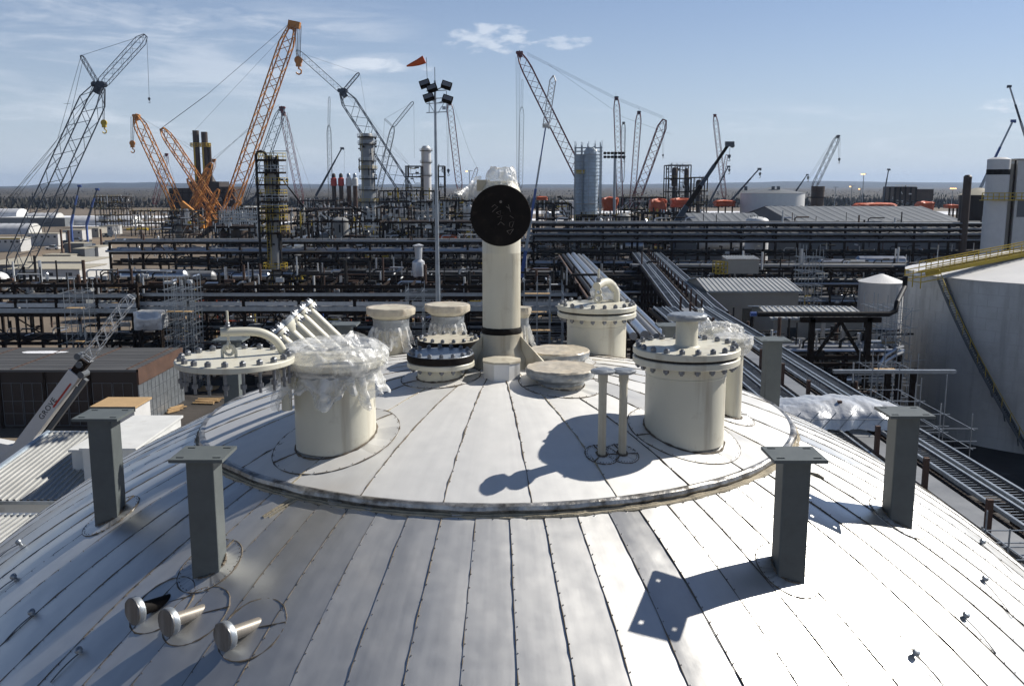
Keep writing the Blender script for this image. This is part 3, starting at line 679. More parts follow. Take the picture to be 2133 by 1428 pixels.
# ---- tall column with tee and black blind flange
x, y = -.098, 8.72; zb = z0(x, y)
t = thing('inlet_column', (x, y, zb), 'tall cream pipe column at the dome centre topped by a round black plate', 'pipe column')
zt_ = ZY(448, 8.4)
MB().lathe((x, y, 0), [(.178, zb), (.178, H - .62), (.1795, H - .615), (.178, H - .61), (.178, zt_ + .2), (.165, zt_ + .24), (.12, zt_ + .3), (.118, H + .03)], 64).build('riser_pipe', M['cream'], t, True)
bz = ZY(700, 8.5)
MB().lathe((x, y, 0), [(.30, zb), (.26, zb + .15), (.205, bz - .13), (.200, bz)], 48).build('base_sleeve', M['cream_dusty'], t, True)
mb = MB()
for sx in (-1, 1):
    mb.add([(x + sx * .18, y - .10, bz - .02), (x + sx * .19, y - .12, zb + .02), (x + sx * .42, y - .30, zb + .02), (x + sx * .40, y - .28, zb + .12), (x + sx * .18, y - .09, bz - .02), (x + sx * .19, y - .085, zb + .02), (x + sx * .43, y - .265, zb + .02), (x + sx * .41, y - .245, zb + .12)],
           [(0, 1, 2, 3), (4, 7, 6, 5), (0, 3, 7, 4), (2, 6, 7, 3), (1, 5, 6, 2), (0, 4, 5, 1)])
mb.build('gusset', M['cream_dusty'], t)
wrap(t, x, y, [(.183, bz - .01), (.19, bz + .015), (.188, bz + .04), (.182, bz + .06)], 5, .005, 'black_tape', 'black', 8, 60)
mb = MB(); mb.lathe((x, y, zt_), [(.16, 0), (.16, .36), (.2, .37), (.265, .40), (.265, .44)], 60, axis=(0, -1, 0)); mb.build('tee_branch', M['cream'], t, True)
dk = MB().lathe((x, y, zt_), [(.262, .442), (.266, .448), (.266, .475), (.262, .48)], 96, axis=(0, -1, 0)).build('black_plate', M['black'], t, True)
yy = y - .482
def chk(pts): return [(x + a_ * .265, yy, zt_ + b_ * .265) for a_, b_ in pts]
strokes(dk, 'chalk_mark', [chk(s_) for s_ in (
    [(-.30, .28), (-.2, .36), (-.1, .28), (-.2, .2), (-.28, .12)], [(-.15, .1), (0, .16), (-.02, .02), (-.15, .1)], [(-.12, -.05), (.05, .0), (.0, -.14)], [(-.1, -.3), (0, -.2), (.12, -.3)],
    [(.18, .3), (.3, .22)], [(.25, .36), (.32, .12)], [(.3, .0), (.42, -.08)], [(.3, -.22), (.44, -.18), (.36, -.4), (.28, -.34), (.3, -.22)], [(.2, -.5), (.42, -.44)], [(.2, -.5), (.3, -.62), (.42, -.44)])], 'chalk', .0022)
MB().lathe((x, yy + .001, zt_ + .12), [(.012, 0), (.009, .002)], 14, axis=(0, -1, 0)).build('plug', M['chalk'], dk)
MB().box((x - .165, y, H + .0), (.12, .03, .1)).build('lifting_lug', M['cream_dusty'], t)
wrap(t, x, y, [(.13, H - .04), (.15, H - .01), (.14, H + .05), (.128, H + .12), (.10, H + .165), (.03, H + .15)], 61, .028, f=5, caps=True)
mb = MB(); vs = []
for i in range(19):
    u = i / 18; c = P(1003, 392, y + .02).lerp(P(946, 399, y - .25), u) + Vector((0, .05 * math.sin(u * 6), .02 * math.sin(u * 8)))
    wd = .105 * (1 - u) ** .8 + .006
    for j in range(7):
        v = (j / 6 - .5) * 2; vs.append(c + Vector((0, .03 * math.sin(v * 3 + u * 8), v * wd - .02 * u)))
mb.add(vs, [(i * 7 + j, (i + 1) * 7 + j, (i + 1) * 7 + j + 1, i * 7 + j + 1) for i in range(18) for j in range(6)]); mb.build('film_streamer', M['plastic'], t, True)
# octagonal box at its foot
bx = P(1045, 797, 8.2); zb = z0(bx.x, 8.28)
t = thing('flashing_box', (bx.x, 8.28, zb), 'small eight sided silver sheet metal box at the foot of the tall column', 'box')
mb = MB(); mb.lathe((bx.x, 8.28, 0), [(.178, zb), (.178, ZY(760, 8.1))], 8); 
mb.v = [(bx.x + (q[0] - bx.x) * math.cos(PI / 8) - (q[1] - 8.28) * math.sin(PI / 8), 8.28 + (q[0] - bx.x) * math.sin(PI / 8) + (q[1] - 8.28) * math.cos(PI / 8), q[2]) for q in mb.v]
mb.build('box_side', M['clad_top'], t)
mb2 = MB(); mb2.lathe((bx.x, 8.28, 0), [(.184, ZY(760, 8.1)), (.184, ZY(757, 8.1) + .004), (.05, ZY(757, 8.1) + .022)], 8)
mb2.v = [(bx.x + (q[0] - bx.x) * math.cos(PI / 8) - (q[1] - 8.28) * math.sin(PI / 8), 8.28 + (q[0] - bx.x) * math.sin(PI / 8) + (q[1] - 8.28) * math.cos(PI / 8), q[2]) for q in mb2.v]
mb2.build('box_top', M['cream_dusty'], t)

# ---- two slim pipes with grey caps
for k, (qx, qy) in enumerate(((1254, 952), (1297, 950))):
    f_ = on_dome(qx, qy, CROWN_UP); x, y = f_.x, f_.y + .03; zt = ZY(771, y)
    t = thing('slim_nozzle', (x, y, f_.z - .05), 'slim standpipe with taped grey cap, %s of the pair before the stub-topped nozzle' % ('left' if k == 0 else 'right'), 'pipe', 'pair of slim standpipes')
    MB().tube([(x, y, f_.z - .05), (x, y, zt)], .031, 24).build('pipe', M['cream_dusty'], t, True)
    MB().tube([(x, y, f_.z + .57), (x, y, zt - .0)], .037, 24).build('upper_sleeve', M['cream_dusty'], t, True)
    wrap(t, x, y, [(.045, zt - .022), (.088, zt - .018), (.092, zt), (.07, zt + .012), (.01, zt + .014)], 51 + k, .007, 'taped_cap', 'tapegrey', 9, 48, True)
    collar(t, x, y, .031, .125, spokes=(0.2, 2.0, 4.2))
# ---- back right thin nozzle with wrapped top
f_ = on_dome(1525, 872, CROWN_UP); x, y = f_.x, f_.y + .1; zt = ZY(706, y)
t = thing('wrapped_nozzle', (x, y, f_.z - .1), 'slender cream nozzle with film bunched over its flange, right behind the right front manway', 'nozzle')
MB().lathe((x, y, 0), [(.098, f_.z - .1), (.098, zt - .08), (.165, zt - .06), (.165, zt)], 40).build('nozzle_pipe', M['cream'], t, True)
wrap(t, x, y, [(.12, zt - .13), (.16, zt - .07), (.18, zt - .03), (.17, zt + .03), (.08, zt + .05), (.01, zt + .04)], 71, .018, f=7, n=80, caps=True)
collar(t, x, y, .098, .22)
c = P(1500, 690, 9.6)
t = thing('wrapped_nozzle', (c.x, 9.6, z0(c.x, 9.6)), 'nozzle whose flange is a bulging bundle of clear film, farthest right at the back', 'nozzle')
MB().lathe((c.x, 9.6, 0), [(.11, z0(c.x, 9.6)), (.11, c.z - .05), (.19, c.z - .03), (.19, c.z + .02)], 40).build('nozzle_pipe', M['cream'], t, True)
wrap(t, c.x, 9.6, [(.14, c.z - .1), (.19, c.z - .04), (.24, c.z), (.22, c.z + .05), (.1, c.z + .09), (.01, c.z + .1)], 77, .035, f=6, n=80, caps=True)
mb = wrap(t, c.x - .22, 9.6, [(.06, c.z - .03), (.14, c.z + .03), (.11, c.z + .1), (.06, c.z + .16), (.01, c.z + .24)], 79, .05, 'film_bunch', 'plastic', 7, 60, True)

# ---- grey box-section support posts with drilled plates
def post(x, y, label, zt=H - 1.755, yaw=0.0, w_=.185, back=False):
    zb_ = dome_z(x, y) - .12
    t = thing('support_post', (x, y, zb_), label, 'post', 'grey steel support posts round the dome')
    rot = Matrix.Rotation(yaw, 3, 'Z')
    oc = MB().box((x, y, (zb_ + zt - .022) / 2), (w_, w_, zt - .022 - zb_), rot).build('box_column', M['postgrey'], t); bv = oc.modifiers.new('edge', 'BEVEL'); bv.width = .011; bv.segments = 2
    wb = MB(); h2 = w_ / 2 + .003; z_w = zt - .026
    for (xa_, ya_), (xb_, yb_) in (((-h2, -h2), (h2, -h2)), ((h2, -h2), (h2, h2)), ((h2, h2), (-h2, h2)), ((-h2, h2), (-h2, -h2))):
        pts_ = [Vector((x + xa_ + (xb_ - xa_) * q / 14, y + ya_ + (yb_ - ya_) * q / 14, z_w)) for q in range(15)]; wb.tube(pts_, [.005 + .0018 * (q % 2) for q in range(15)], 6)
    wb.build('weld_bead', M['postgrey'], t, True)
    hw = .175; rr = .018; th = .022
    pl = MB(); pl.box((x, y, zt - th / 2), (hw * 2, hw * 1.9, th), rot)
    o = pl.build('top_plate', M['postgrey'], t)
    # drilled slots, cut right through
    bm_holes = [(sx * (hw - .055), sy * (hw - .05) * .92) for sx in (-1, 1) for sy in (-1, 1)]
    o.data.clear_geometry() if hasattr(o.data, 'clear_geometry') else None
    vs, fs = [], []
    xs = sorted([-hw, hw] + [sx * (hw - .055) + d for sx in (-1, 1) for d in (-.027, .027)])
    ys = sorted([-hw * .95, hw * .95] + [sy * (hw - .05) * .92 + d for sy in (-1, 1) for d in (-.013, .013)])
    def inside(ix, iy): return ix in (1, 3) and iy in (1, 3)
    idx = {}
    for iz, z_ in enumerate((zt - th, zt)):
        for ix, xx in enumerate(xs):
            for iy, yv in enumerate(ys):
                idx[ix, iy, iz] = len(vs); q = rot @ Vector((xx, yv, 0)); vs.append((q.x, q.y, z_ - zb_))
    for ix in range(5):
        for iy in range(5):
            if inside(ix, iy):
                for (a1, b1), (a2, b2) in (((ix, iy), (ix + 1, iy)), ((ix + 1, iy), (ix + 1, iy + 1)), ((ix + 1, iy + 1), (ix, iy + 1)), ((ix, iy + 1), (ix, iy))):
                    fs.append((idx[a1, b1, 1], idx[a2, b2, 1], idx[a2, b2, 0], idx[a1, b1, 0]))
                continue
            fs.append((idx[ix, iy, 1], idx[ix + 1, iy, 1], idx[ix + 1, iy + 1, 1], idx[ix, iy + 1, 1]))
            fs.append((idx[ix, iy, 0], idx[ix, iy + 1, 0], idx[ix + 1, iy + 1, 0], idx[ix + 1, iy, 0]))
    for k in range(5):
        fs += [(idx[k, 0, 0], idx[k + 1, 0, 0], idx[k + 1, 0, 1], idx[k, 0, 1]), (idx[k + 1, 5, 0], idx[k, 5, 0], idx[k, 5, 1], idx[k + 1, 5, 1]),
               (idx[0, k + 1, 0], idx[0, k, 0], idx[0, k, 1], idx[0, k + 1, 1]), (idx[5, k, 0], idx[5, k + 1, 0], idx[5, k + 1, 1], idx[5, k, 1])]
    o.data.from_pydata(vs, [], fs); o.data.update()
    collar(t, x, y, .10, .215, 0.0, spokes=(1.0,), dark=True)
    return t
yL, yR = 0.0, 0.0
def pp(px, py): h_ = on_dome(px, py); return h_.x, h_.y
PR = 3.63
def ring_pos(deg): a_ = R_(deg); return CX + PR * math.sin(a_), CY - PR * math.cos(a_)
for (qx, qy), lb in (((1641, 1188), 'grey steel post nearest the camera on the right, its long shadow falling left'),
               ((1868, 1080), 'grey steel post standing right in front of the ladder trays'),
               ((437, 1178), 'grey steel post behind the three taped side stubs, left foreground'),
               ((231, 1074), 'grey steel post farthest left, in front of the corrugated roof')):
    h_ = on_dome(qx, qy); post(h_.x, h_.y, lb)
for dg, lb in ((119.5, 'grey post behind the right front manway, beside the silver sheeting'),
               (143.5, 'grey post mostly hidden behind the stub pipe of the right front manway'),
               (-146, 'grey post behind the slanting pipes'), (-120, 'grey post under the hanging blind lid')):
    x, y = ring_pos(dg); post(x, y, lb)

# ---- three side stubs with taped caps, left foreground
for k, ((bx_, by_), (qx, qy)) in enumerate((((338, 1254), (278, 1288)), ((408, 1276), (346, 1311)), ((524, 1304), (469, 1344)))):
    b_ = on_dome(bx_, by_); th = math.atan2(b_.x - CX, -(b_.y - CY)); d_ = Vector((math.sin(th) , -math.cos(th), .0)).normalized()
    d_ = Vector((-.62, -.76, .06)).normalized()
    t = thing('stub_nozzle', b_, 'short side stub with silver taped end cap, %s of three' % ('leftmost', 'middle', 'rightmost')[k], 'pipe stub', 'three taped side stubs')
    e_ = b_ + d_ * .20
    MB().tube([b_ - d_ * .12, e_], .043, 24).build('pipe', M['stub'] if k else M['black'], t, True)
    MB().lathe(e_, [(.045, -.045), (.085, -.04), (.09, -.03), (.09, .0), (.088, .006)], 40, axis=d_).build('cap_rim', M['galv'], t, True)
    MB().lathe(e_, [(.0885, .001), (.090, .010), (.085, .016), (.0, .018)], 40, axis=d_, disp=crumple(k, .004, 12)).build('cap_tape', M['tape_dark'], t, True)
    cxx, cyy = b_.x + .01, b_.y - .02; sbm = MB(); pts = []
    for j in range(49):
        t_ = 2 * PI * j / 48; xx, yv = cxx + .21 * math.cos(t_), cyy + .20 * math.sin(t_); pts.append(Vector((xx, yv, dome_z(xx, yv, .005))))
    bead(sbm, pts, .0045, .6, 5, k)
    for t_ in (0.0, PI):
        pts = [Vector((cxx + r * math.cos(t_), cyy + r * math.sin(t_), dome_z(cxx + r * math.cos(t_), cyy + r * math.sin(t_), .005))) for r in np.linspace(.04, .21, 8)]; bead(sbm, pts, .005, .5, 5, 9)
    sbm.build('sealant_ring', M['sealant_dark'], t, True)
# ---- wire anchors
for k, (qx, qy, ex, ey, lb) in enumerate(((1904, 1362, 1965, 1428, 'nearest the camera on the right'), (2008, 1284, 2075, 1360, 'beyond the nearest one on the right'), (2048, 1208, 2110, 1285, 'third one up on the right'),
                       (2043, 1131, 2110, 1195, 'farthest one on the right'), (168, 1357, 105, 1420, 'lowest on the left'), (70, 1278, 10, 1335, 'second lowest on the left'), (32, 1204, -20, 1245, 'at the left edge'), (42, 1132, 0, 1158, 'highest on the left edge'))):
    a_ = on_dome(qx, qy, .01); b_ = on_dome(ex, ey, .008)
    t = thing('wire_anchor', a_, 'small knob with thin wire on the dome, %s' % lb, 'anchor knob', 'wire anchors on the dome')
    MB().lathe(a_, [(.012, -.015), (.014, .005), (.024, .012), (.027, .026), (.022, .038), (.008, .044)], 16, axis=(a_ - Vector((CX, CY, CZ)))).build('knob', M['galv'], t, True)
    MB().tube([a_ + (b_ - a_) * s_ + Vector((0, 0, .012 * math.sin(s_ * PI))) for s_ in np.linspace(0, 1, 9)], .0042, 6).build('wire', M['cable'], t, True)
# ================================================================ cranes
def rope(mb, a_, b_, r=.05): mb.bar(a_, b_, r * 2)
def crane_base(t, bp, m, s=1.0, yaw=0.0):
    """crawler tracks, upper house, cab and counterweight"""
    rot = Matrix.Rotation(yaw, 3, 'Z'); B = Vector(bp)
    def q(x, y, z): return B + rot @ Vector((x * s, y * s, z * s))
    for sy in (-1, 1):
        mb = MB(); pts = []
        for k in range(14):
            a_ = 2 * PI * k / 14; pts.append((math.copysign(3.4, math.cos(a_)) + .65 * math.cos(a_), .65 + .65 * math.sin(a_)))
        vs = [q(x, sy * 2.7 + d, z) for d in (-.5, .5) for x, z in pts]
        mb.add(vs, [tuple(range(14)), tuple(range(27, 13, -1))] + [(k, (k + 1) % 14, 14 + (k + 1) % 14, 14 + k) for k in range(14)])
        mb.build('crawler_track', M['tread'], t)
    mb = MB(); mb.box(q(0, 0, 1.1), (3.5 * s, 4.6 * s, .8 * s), rot); mb.box(q(-1.2, 0, 2.4), (7.2 * s, 2.9 * s, 1.6 * s), rot); mb.build('upper_house', M[m], t)
    MB().box(q(2.6, -2.1, 2.6), (1.8 * s, 1.2 * s, 2.0 * s), rot).build('cab', M['glass'], t)
    mb = MB()
    for k in range(3): mb.box(q(-5.4, 0, 1.9 + k * .75), (1.6 * s, 4.4 * s, .7 * s), rot)
    mb.build('counterweight', M[m], t)
def hook(t, a_, b_, m='yellow', sz=1.0, falls=2, sp=.5, name='hoist_rope'):
    a_, b_ = Vector(a_), Vector(b_); mb = MB()
    for k in range(falls):
        o = (k - (falls - 1) / 2) * sp; mb.bar(a_ + Vector((o, 0, 0)), b_ + Vector((o * .6, 0, sz)), .09 * max(.7, sz))
    mb.build(name, M['cable'], t)
    mb = MB(); mb.box(b_ + Vector((0, 0, sz * .3)), (sz * .8, sz * .5, sz * 1.3)); mb.lathe(b_ + Vector((0, -sz * .2, sz * .6)), [(sz * .62, 0), (sz * .62, sz * .4)], 14, axis=(0, 1, 0))
    mb.tube([b_ + Vector((0, 0, -sz * .3)), b_ + Vector((0, 0, -sz * .7))] + [b_ + Vector((sz * .42 * math.sin(c), 0, -sz * 1.1 + sz * .42 * math.cos(c))) for c in (.3, 1.2, 2.2, 3.1, 3.9, 4.5)], sz * .13, 6)
    mb.build('hook_block', M[m], t, True)
def lattice_crane(label, Y, foot, tip, wpx, m, jib=None, strut=None, lines=(), hooks=(), mast=None, group='lattice boom cranes', base=True, bs=1.0, tipbox=True, name='crawler_crane', dep=0.0, thick=1.0, extra=None, cat='crane', head=None):
    sc_ = Y / 1950; w_ = wpx * sc_; thick = thick * .8
    f_, t_ = P(*foot, Y), P(*tip, Y + dep)
    if f_.z < 2.5: f_ = P(foot[0], foot[1], Y); f_.z = 2.5
    t = thing(name, (f_.x, Y, 0), label, cat, group)
    mb = MB(); lattice(mb, f_, t_, w_, cr=w_ * .04 * thick); mb.build('boom', M[m], t)
    if tipbox:
        mb = MB(); d = (t_ - f_).normalized(); mb.bar(t_ - d * w_ * .4, t_ + d * w_ * .25, w_ * .36, w_ * .36)
        for k in (-1, 1): mb.lathe(t_ + Vector((k * w_ * .22, -w_ * .2, w_ * .1)), [(w_ * .15, 0), (w_ * .15, w_ * .4)], 12, axis=(0, 1, 0))
        mb.build('boom_head', M[head or m], t)
    if jib:
        (jt, jw, jm) = jib; mb = MB(); lattice(mb, t_, P(*jt, Y + dep), jw * sc_, cr=jw * sc_ * .045 * thick, w0=.6, w1=.4); mb.build('jib', M[jm or m], t)
    if strut:
        for stp in strut:
            mb = MB(); q = P(*stp[0], Y + dep); o_ = t_ if len(stp) < 3 else P(*stp[2], Y)
            lattice(mb, o_, q, stp[1] * sc_, cr=stp[1] * sc_ * .07); mb.build('strut', M[m], t)
    if mast:
        for (m0, m1, mw) in mast:
            mb = MB(); a_, b_ = P(*m0, Y), P(*m1, Y)
            if a_.z < 2.5: a_.z = 2.5
            lattice(mb, a_, b_, mw * sc_, cr=mw * sc_ * .045 * thick); mb.build('derrick_mast', M[m], t)
    lr = max(.035, Y / 1950 * .16)
    for l in lines:
        a_, b_ = P(*l[0], Y), P(*l[1], Y); mb = MB(); k = l[2] if len(l) > 2 else 1
        for q in range(k):
            o = Vector((0, (q - (k - 1) / 2) * w_ * .6, (q - (k - 1) / 2) * sc_ * 4)); mb.bar(a_ + o, b_ + o, lr * 2)
        mb.build('pendant_line', M['cable'], t)
    for h_ in hooks:
        hook(t, P(*h_[0], Y), P(*h_[1], Y), h_[2] if len(h_) > 2 else 'yellow', (h_[3] if len(h_) > 3 else 5) * sc_, h_[4] if len(h_) > 4 else 2, 4 * sc_)
    if base: crane_base(t, (f_.x - .5 * (1 if t_.x > f_.x else -1), Y, 0), 'steel_dark' if base == 2 else m, bs * max(.8, Y / 380), 0 if t_.x > f_.x else PI)
    return t
def tele_crane(label, Y, foot, tip, wpx, m, hooks=(), lines=(), m2=None, group='telescopic boom cranes', tipm=None, sections=4, jib=None, carrier=True):
    sc_ = Y / 1950; w_ = wpx * sc_; f_, t_ = P(*foot, Y), P(*tip, Y)
    if f_.z < 2.2: f_.z = 2.2
    t = thing('mobile_crane', (f_.x, Y, 0), label, 'crane', group)
    for k in range(sections):
        a_, b_ = f_.lerp(t_, max(0, k / sections - .02 * (k > 0))), f_.lerp(t_, (k + 1) / sections)
        ww = w_ * (1 - .16 * k); MB().bar(a_, b_, ww * .8, ww).build('boom_section', M[m2 if (m2 and k % 2 == 1) else m], t)
    d = (t_ - f_).normalized(); mb = MB(); mb.box(t_ + Vector((d.x * w_ * .3, 0, 0)), (w_ * 1.6, w_ * .8, w_ * .9)); mb.lathe(t_ + Vector((w_ * .7 * (1 if d.x > 0 else -1), -w_ * .2, -w_ * .3)), [(w_ * .4, 0), (w_ * .4, w_ * .4)], 10, axis=(0, 1, 0)); mb.build('boom_head', M[tipm or m], t)
    if jib:
        mb = MB(); lattice(mb, t_, P(*jib[0], Y), jib[1] * sc_, cr=jib[1] * sc_ * .07, w0=.9, w1=.15); mb.build('lattice_jib', M[jib[2]], t)
    for h_ in hooks: hook(t, P(*h_[0], Y), P(*h_[1], Y), h_[2] if len(h_) > 2 else 'greydark', (h_[3] if len(h_) > 3 else 4) * sc_, 1)
    for l in lines: MB().bar(P(*l[0], Y), P(*l[1], Y), max(.07, sc_ * .3)).build('pendant_line', M['cable'], t)
    if carrier:
        s = 1 if d.x > 0 else -1; x = f_.x; zf = f_.z
        mb = MB(); mb.box((x + 2 * s, Y, 1.1), (11, 2.6, .7)); mb.box((x, Y, 1.9), (5, 2.6, .9)); mb.box((x - 2.6 * s, Y, 2.4), (1.6, 2.8, 1.5)); mb.build('carrier', M[m2 or m], t)
        MB().box((x + 6.4 * s, Y, 2.2), (2.0, 2.5, 1.7)).build('cab', M['glass'], t)
        if zf > 3.2: MB().bar((x, Y, 2.2), (x, Y, zf), w_ * .7, w_ * .8).build('boom_pedestal', M[m], t)
        for wx in (-3, -1.4, 3.8, 5.4):
            for sy in (-1, 1): MB().lathe((x + wx * s, Y + sy * 1.15 - .2, .6), [(.6, 0), (.6, .4)], 12, axis=(0, 1, 0)).build('wheel', M['tread'], t)
    return t

lattice_crane('tall dark blue lattice crane with luffing jib at the far left of the site', 235, (28, 572), (207, 180), 38, 'bluedark',
    jib=((303, 74), 17, 'bluedark'), strut=[((169, 116), 7)], lines=[((169, 116), (300, 74)), ((169, 116), (120, 290)), ((120, 290), (-30, 470)), ((175, 116), (135, 290)), ((135, 290), (-30, 460)), ((205, 180), (95, 330), 2), ((95, 330), (-40, 500), 2), ((133, 216), (147, 216))],
    hooks=[((214, 175), (217, 262), 'yellow', 10, 2), ((306, 76), (311, 208), 'greydark', 4, 1)], mast=[((28, 565), (60, 560), 8)], bs=1.1, thick=.8)
t = lattice_crane('highest orange lattice crane, its boom leaning right above the brown stacks', 520, (470, 462), (610, 52), 24, 'orange', head='orange',
    mast=[((474, 470), (338, 268), 17)], lines=[((338, 266), (433, 196), 3), ((433, 196), (604, 48), 2), ((398, 280), (604, 60))], hooks=[((621, 54), (622, 134), 'orange', 13, 4)], bs=1.3, thick=1.55)
MB().bar(P(601, 49, 520), P(625, 54, 520), 3.4, 3.4).build('head_sheaves', M['orange'], t)
lattice_crane('orange lattice crane leaning left with a hook hanging at its tip', 500, (385, 462), (284, 243), 20, 'orange',
    mast=[((385, 466), (440, 340), 12)], lines=[((290, 243), (380, 296)), ((380, 296), (440, 338), 2)], hooks=[((277, 243), (276, 304), 'orange', 9, 3)], bs=1.3, thick=1.55)
for (p0, p1, w_, lb) in (((396, 466), (436, 352), 11, 'short orange lattice strut rising right between the big orange booms'), ((420, 470), (455, 395), 9, 'small orange lattice frame low behind the crossing orange booms'), ((462, 470), (500, 420), 10, 'orange lattice back mast low at the foot of the highest orange crane'), ((452, 470), (392, 372), 10, 'orange lattice frame leaning left behind the crossing booms')):
    tq = thing('lattice_frame', P(p0[0], 474, 505), lb, 'crane part', 'orange lattice pieces at the crane feet'); tq.location.z = 0; m_ = MB(); a0, b0 = P(*p0, 505), P(*p1, 505); a0.z = max(a0.z, .5); lattice(m_, a0, b0, w_ * 505 / 1950, cr=.2, w0=1, w1=.5); m_.build('frame', M['orange'], tq)
mbx = thing('boom_section', P(385, 430, 470), 'slanting orange box girder lying against the feet of the orange cranes', 'crane part')
MB().bar(P(378, 422, 470), P(432, 466, 470), 2.6, 2.2).build('girder', M['orange'], mbx)
lattice_crane('small orange crane with a knobbly tip just right of the brown stacks', 560, (410, 420), (446, 334), 11, 'orange', lines=[((446, 334), (515, 270), 2), ((515, 270), (582, 218))], base=False, group='lattice boom cranes')
lattice_crane('black and red lattice crane leaning right behind the platform tower', 480, (508, 452), (588, 226), 17, 'bluedark', head='red_dark', lines=[((565, 235), (430, 340))], hooks=[((597, 235), (598, 378), 'bluedark', 5, 2)], base=2)
lattice_crane('thin maroon lattice boom with a red foot right of the platform tower', 500, (628, 424), (590, 236), 13, 'red_dark', lines=[((594, 240), (655, 415))], base=2, bs=.8)
lattice_crane('faint red lattice boom standing behind the leftmost orange boom', 560, (322, 425), (347, 322), 10, 'red_dark', lines=[((347, 322), (370, 400)), ((347, 322), (330, 400))], base=False)
lattice_crane('very thin upright lattice crane with a whip jib left of the dark telescopic boom', 520, (689, 425), (685, 262), 8, 'greydark', jib=((686, 202), 4, 'greydark'), lines=[((684, 262), (690, 425))], tipbox=False, base=False)
lattice_crane('dark lattice crane whose jib reaches left towards the orange hook', 420, (858, 415), (714, 192), 28, 'bluedark', jib=((618, 106), 11, 'greydark'), strut=[((748, 152), 6)],
    lines=[((748, 152), (630, 112)), ((750, 155), (770, 280)), ((770, 280), (860, 350)), ((726, 200), (850, 340), 2)], hooks=[], bs=1.0, thick=.9)
lattice_crane('small grey lattice crane with a jib leaning right behind the tall tower', 600, (786, 410), (819, 264), 10, 'greydark', jib=((861, 212), 6, 'greydark'), strut=[((801, 248), 3)], lines=[((801, 248), (858, 214)), ((801, 250), (796, 330)), ((862, 213), (863, 330))], tipbox=False, base=False, thick=1.3)
lattice_crane('maroon lattice boom standing beside the floodlight mast', 430, (958, 396), (936, 214), 13, 'red_dark', lines=[((944, 218), (978, 318)), ((978, 318), (993, 348))], hooks=[((932, 216), (934, 358), 'bluedark', 5, 2)], mast=[((982, 385), (994, 349), 7)], base=False, thick=1.2)
lattice_crane('huge maroon lattice crane with the long pendant running down to the right', 430, (1222, 396), (1082, 112), 20, 'red_dark', head='red_dark',
    lines=[((1098, 112), (1283, 205), 3), ((1283, 205), (1384, 246), 3), ((1140, 133), (1300, 245)), ((1300, 245), (1400, 280))], mast=[((1316, 440), (1384, 250), 17)], hooks=[((1079, 118), (1079, 388), 'greydark', 6, 3), ((1382, 256), (1381, 325), 'greydark', 3, 2)], base=2, bs=1.1, thick=1.25)
lattice_crane('slim grey upright lattice crane with a thin jib behind the huge maroon boom', 470, (1084, 392), (1087, 224), 9, 'greydark', jib=((1088, 166), 4, 'greydark'), tipbox=False, base=False)
lattice_crane('upright maroon lattice boom with a dark tip at the left of the pair', 420, (1292, 438), (1284, 204), 12, 'red_dark', head='bluedark', lines=[((1283, 204), (1283, 192))], base=2, bs=.8, thick=1.15)
lattice_crane('upright maroon lattice boom right of the taller dark tipped one', 430, (1316, 432), (1331, 234), 11, 'red_dark', head='bluedark', lines=[((1331, 234), (1331, 222))], base=False, thick=1.15)
lattice_crane('short grey lattice boom tucked behind the dark tipped upright boom', 520, (1296, 380), (1299, 256), 8, 'greydark', hooks=[((1301, 262), (1300, 330), 'greydark', 5, 1)], base=False)
lattice_crane('maroon lattice boom leaning left behind the long black telescopic boom', 560, (1509, 412), (1489, 240), 9, 'red_dark', mast=[((1505, 375), (1514, 322), 5)], lines=[((1487, 240), (1488, 262))], base=False, thick=1.3)
lattice_crane('grey lattice crane rising from behind the brown round tank', 500, (1694, 392), (1746, 284), 10, 'greydark', lines=[((1742, 284), (1684, 372), 2)], hooks=[((1748, 286), (1748, 334), 'greydark', 4, 2)], base=False, thick=1.3)
# telescopic
tele_crane('dark telescopic boom leaning right with a round red foot left of the tall tower', 450, (658, 408), (712, 309), 4.5, 'bluedark', carrier=False, lines=[((717, 309), (717, 360))])
tele_crane('white telescopic boom crane with tapering jib beside the black plate column', 150, (1085, 585), (1137, 262), 9, 'blue', m2='galv', jib=((1153, 158), 12, 'white_clean'), tipm='white', sections=5)
tele_crane('long black telescopic boom leaning right with a hanging hook', 230, (1402, 472), (1518, 300), 11, 'bluedark', tipm='greydark', hooks=[((1521, 302), (1519, 328), 'bluedark', 5)], m2='steel_dark')
tele_crane('short dark telescopic boom just right of the long black boom', 480, (1478, 421), (1517, 347), 4, 'bluedark', hooks=[((1519, 348), (1519, 356))], carrier=False)
tele_crane('dark telescopic boom reaching right above the white round tank', 420, (1512, 430), (1581, 352), 4.6, 'bluedark', hooks=[((1584, 352), (1583, 364))], carrier=False)
tele_crane('little dark telescopic boom between the white tank and brown tank', 560, (1658, 398), (1681, 364), 3, 'bluedark', hooks=[((1683, 363), (1683, 372))], carrier=False)
tele_crane('nearly upright dark boom left of the dark module on legs', 480, (1838, 424), (1851, 353), 3.6, 'bluedark', carrier=False)
tele_crane('blue and grey boom leaning right behind the banded white silo', 300, (2006, 466), (2110, 252), 6, 'blue', m2='galv', carrier=False)
tele_crane('dark boom leaning left at the right edge of the picture', 320, (2150, 330), (2103, 180), 5, 'bluedark', m2='galv', carrier=False)
tele_crane('left one of the two blue telescopic booms by the white tents', 380, (148, 466), (165, 387), 4.6, 'blue', m2='bluedark')
tele_crane('right one of the two blue telescopic booms by the white tents', 370, (180, 468), (202, 394), 4.6, 'blue', m2='bluedark')
tele_crane('black telescopic boom running up right before the orange cranes', 400, (410, 512), (538, 404), 8, 'steel_dark', carrier=False, m2='bluedark')
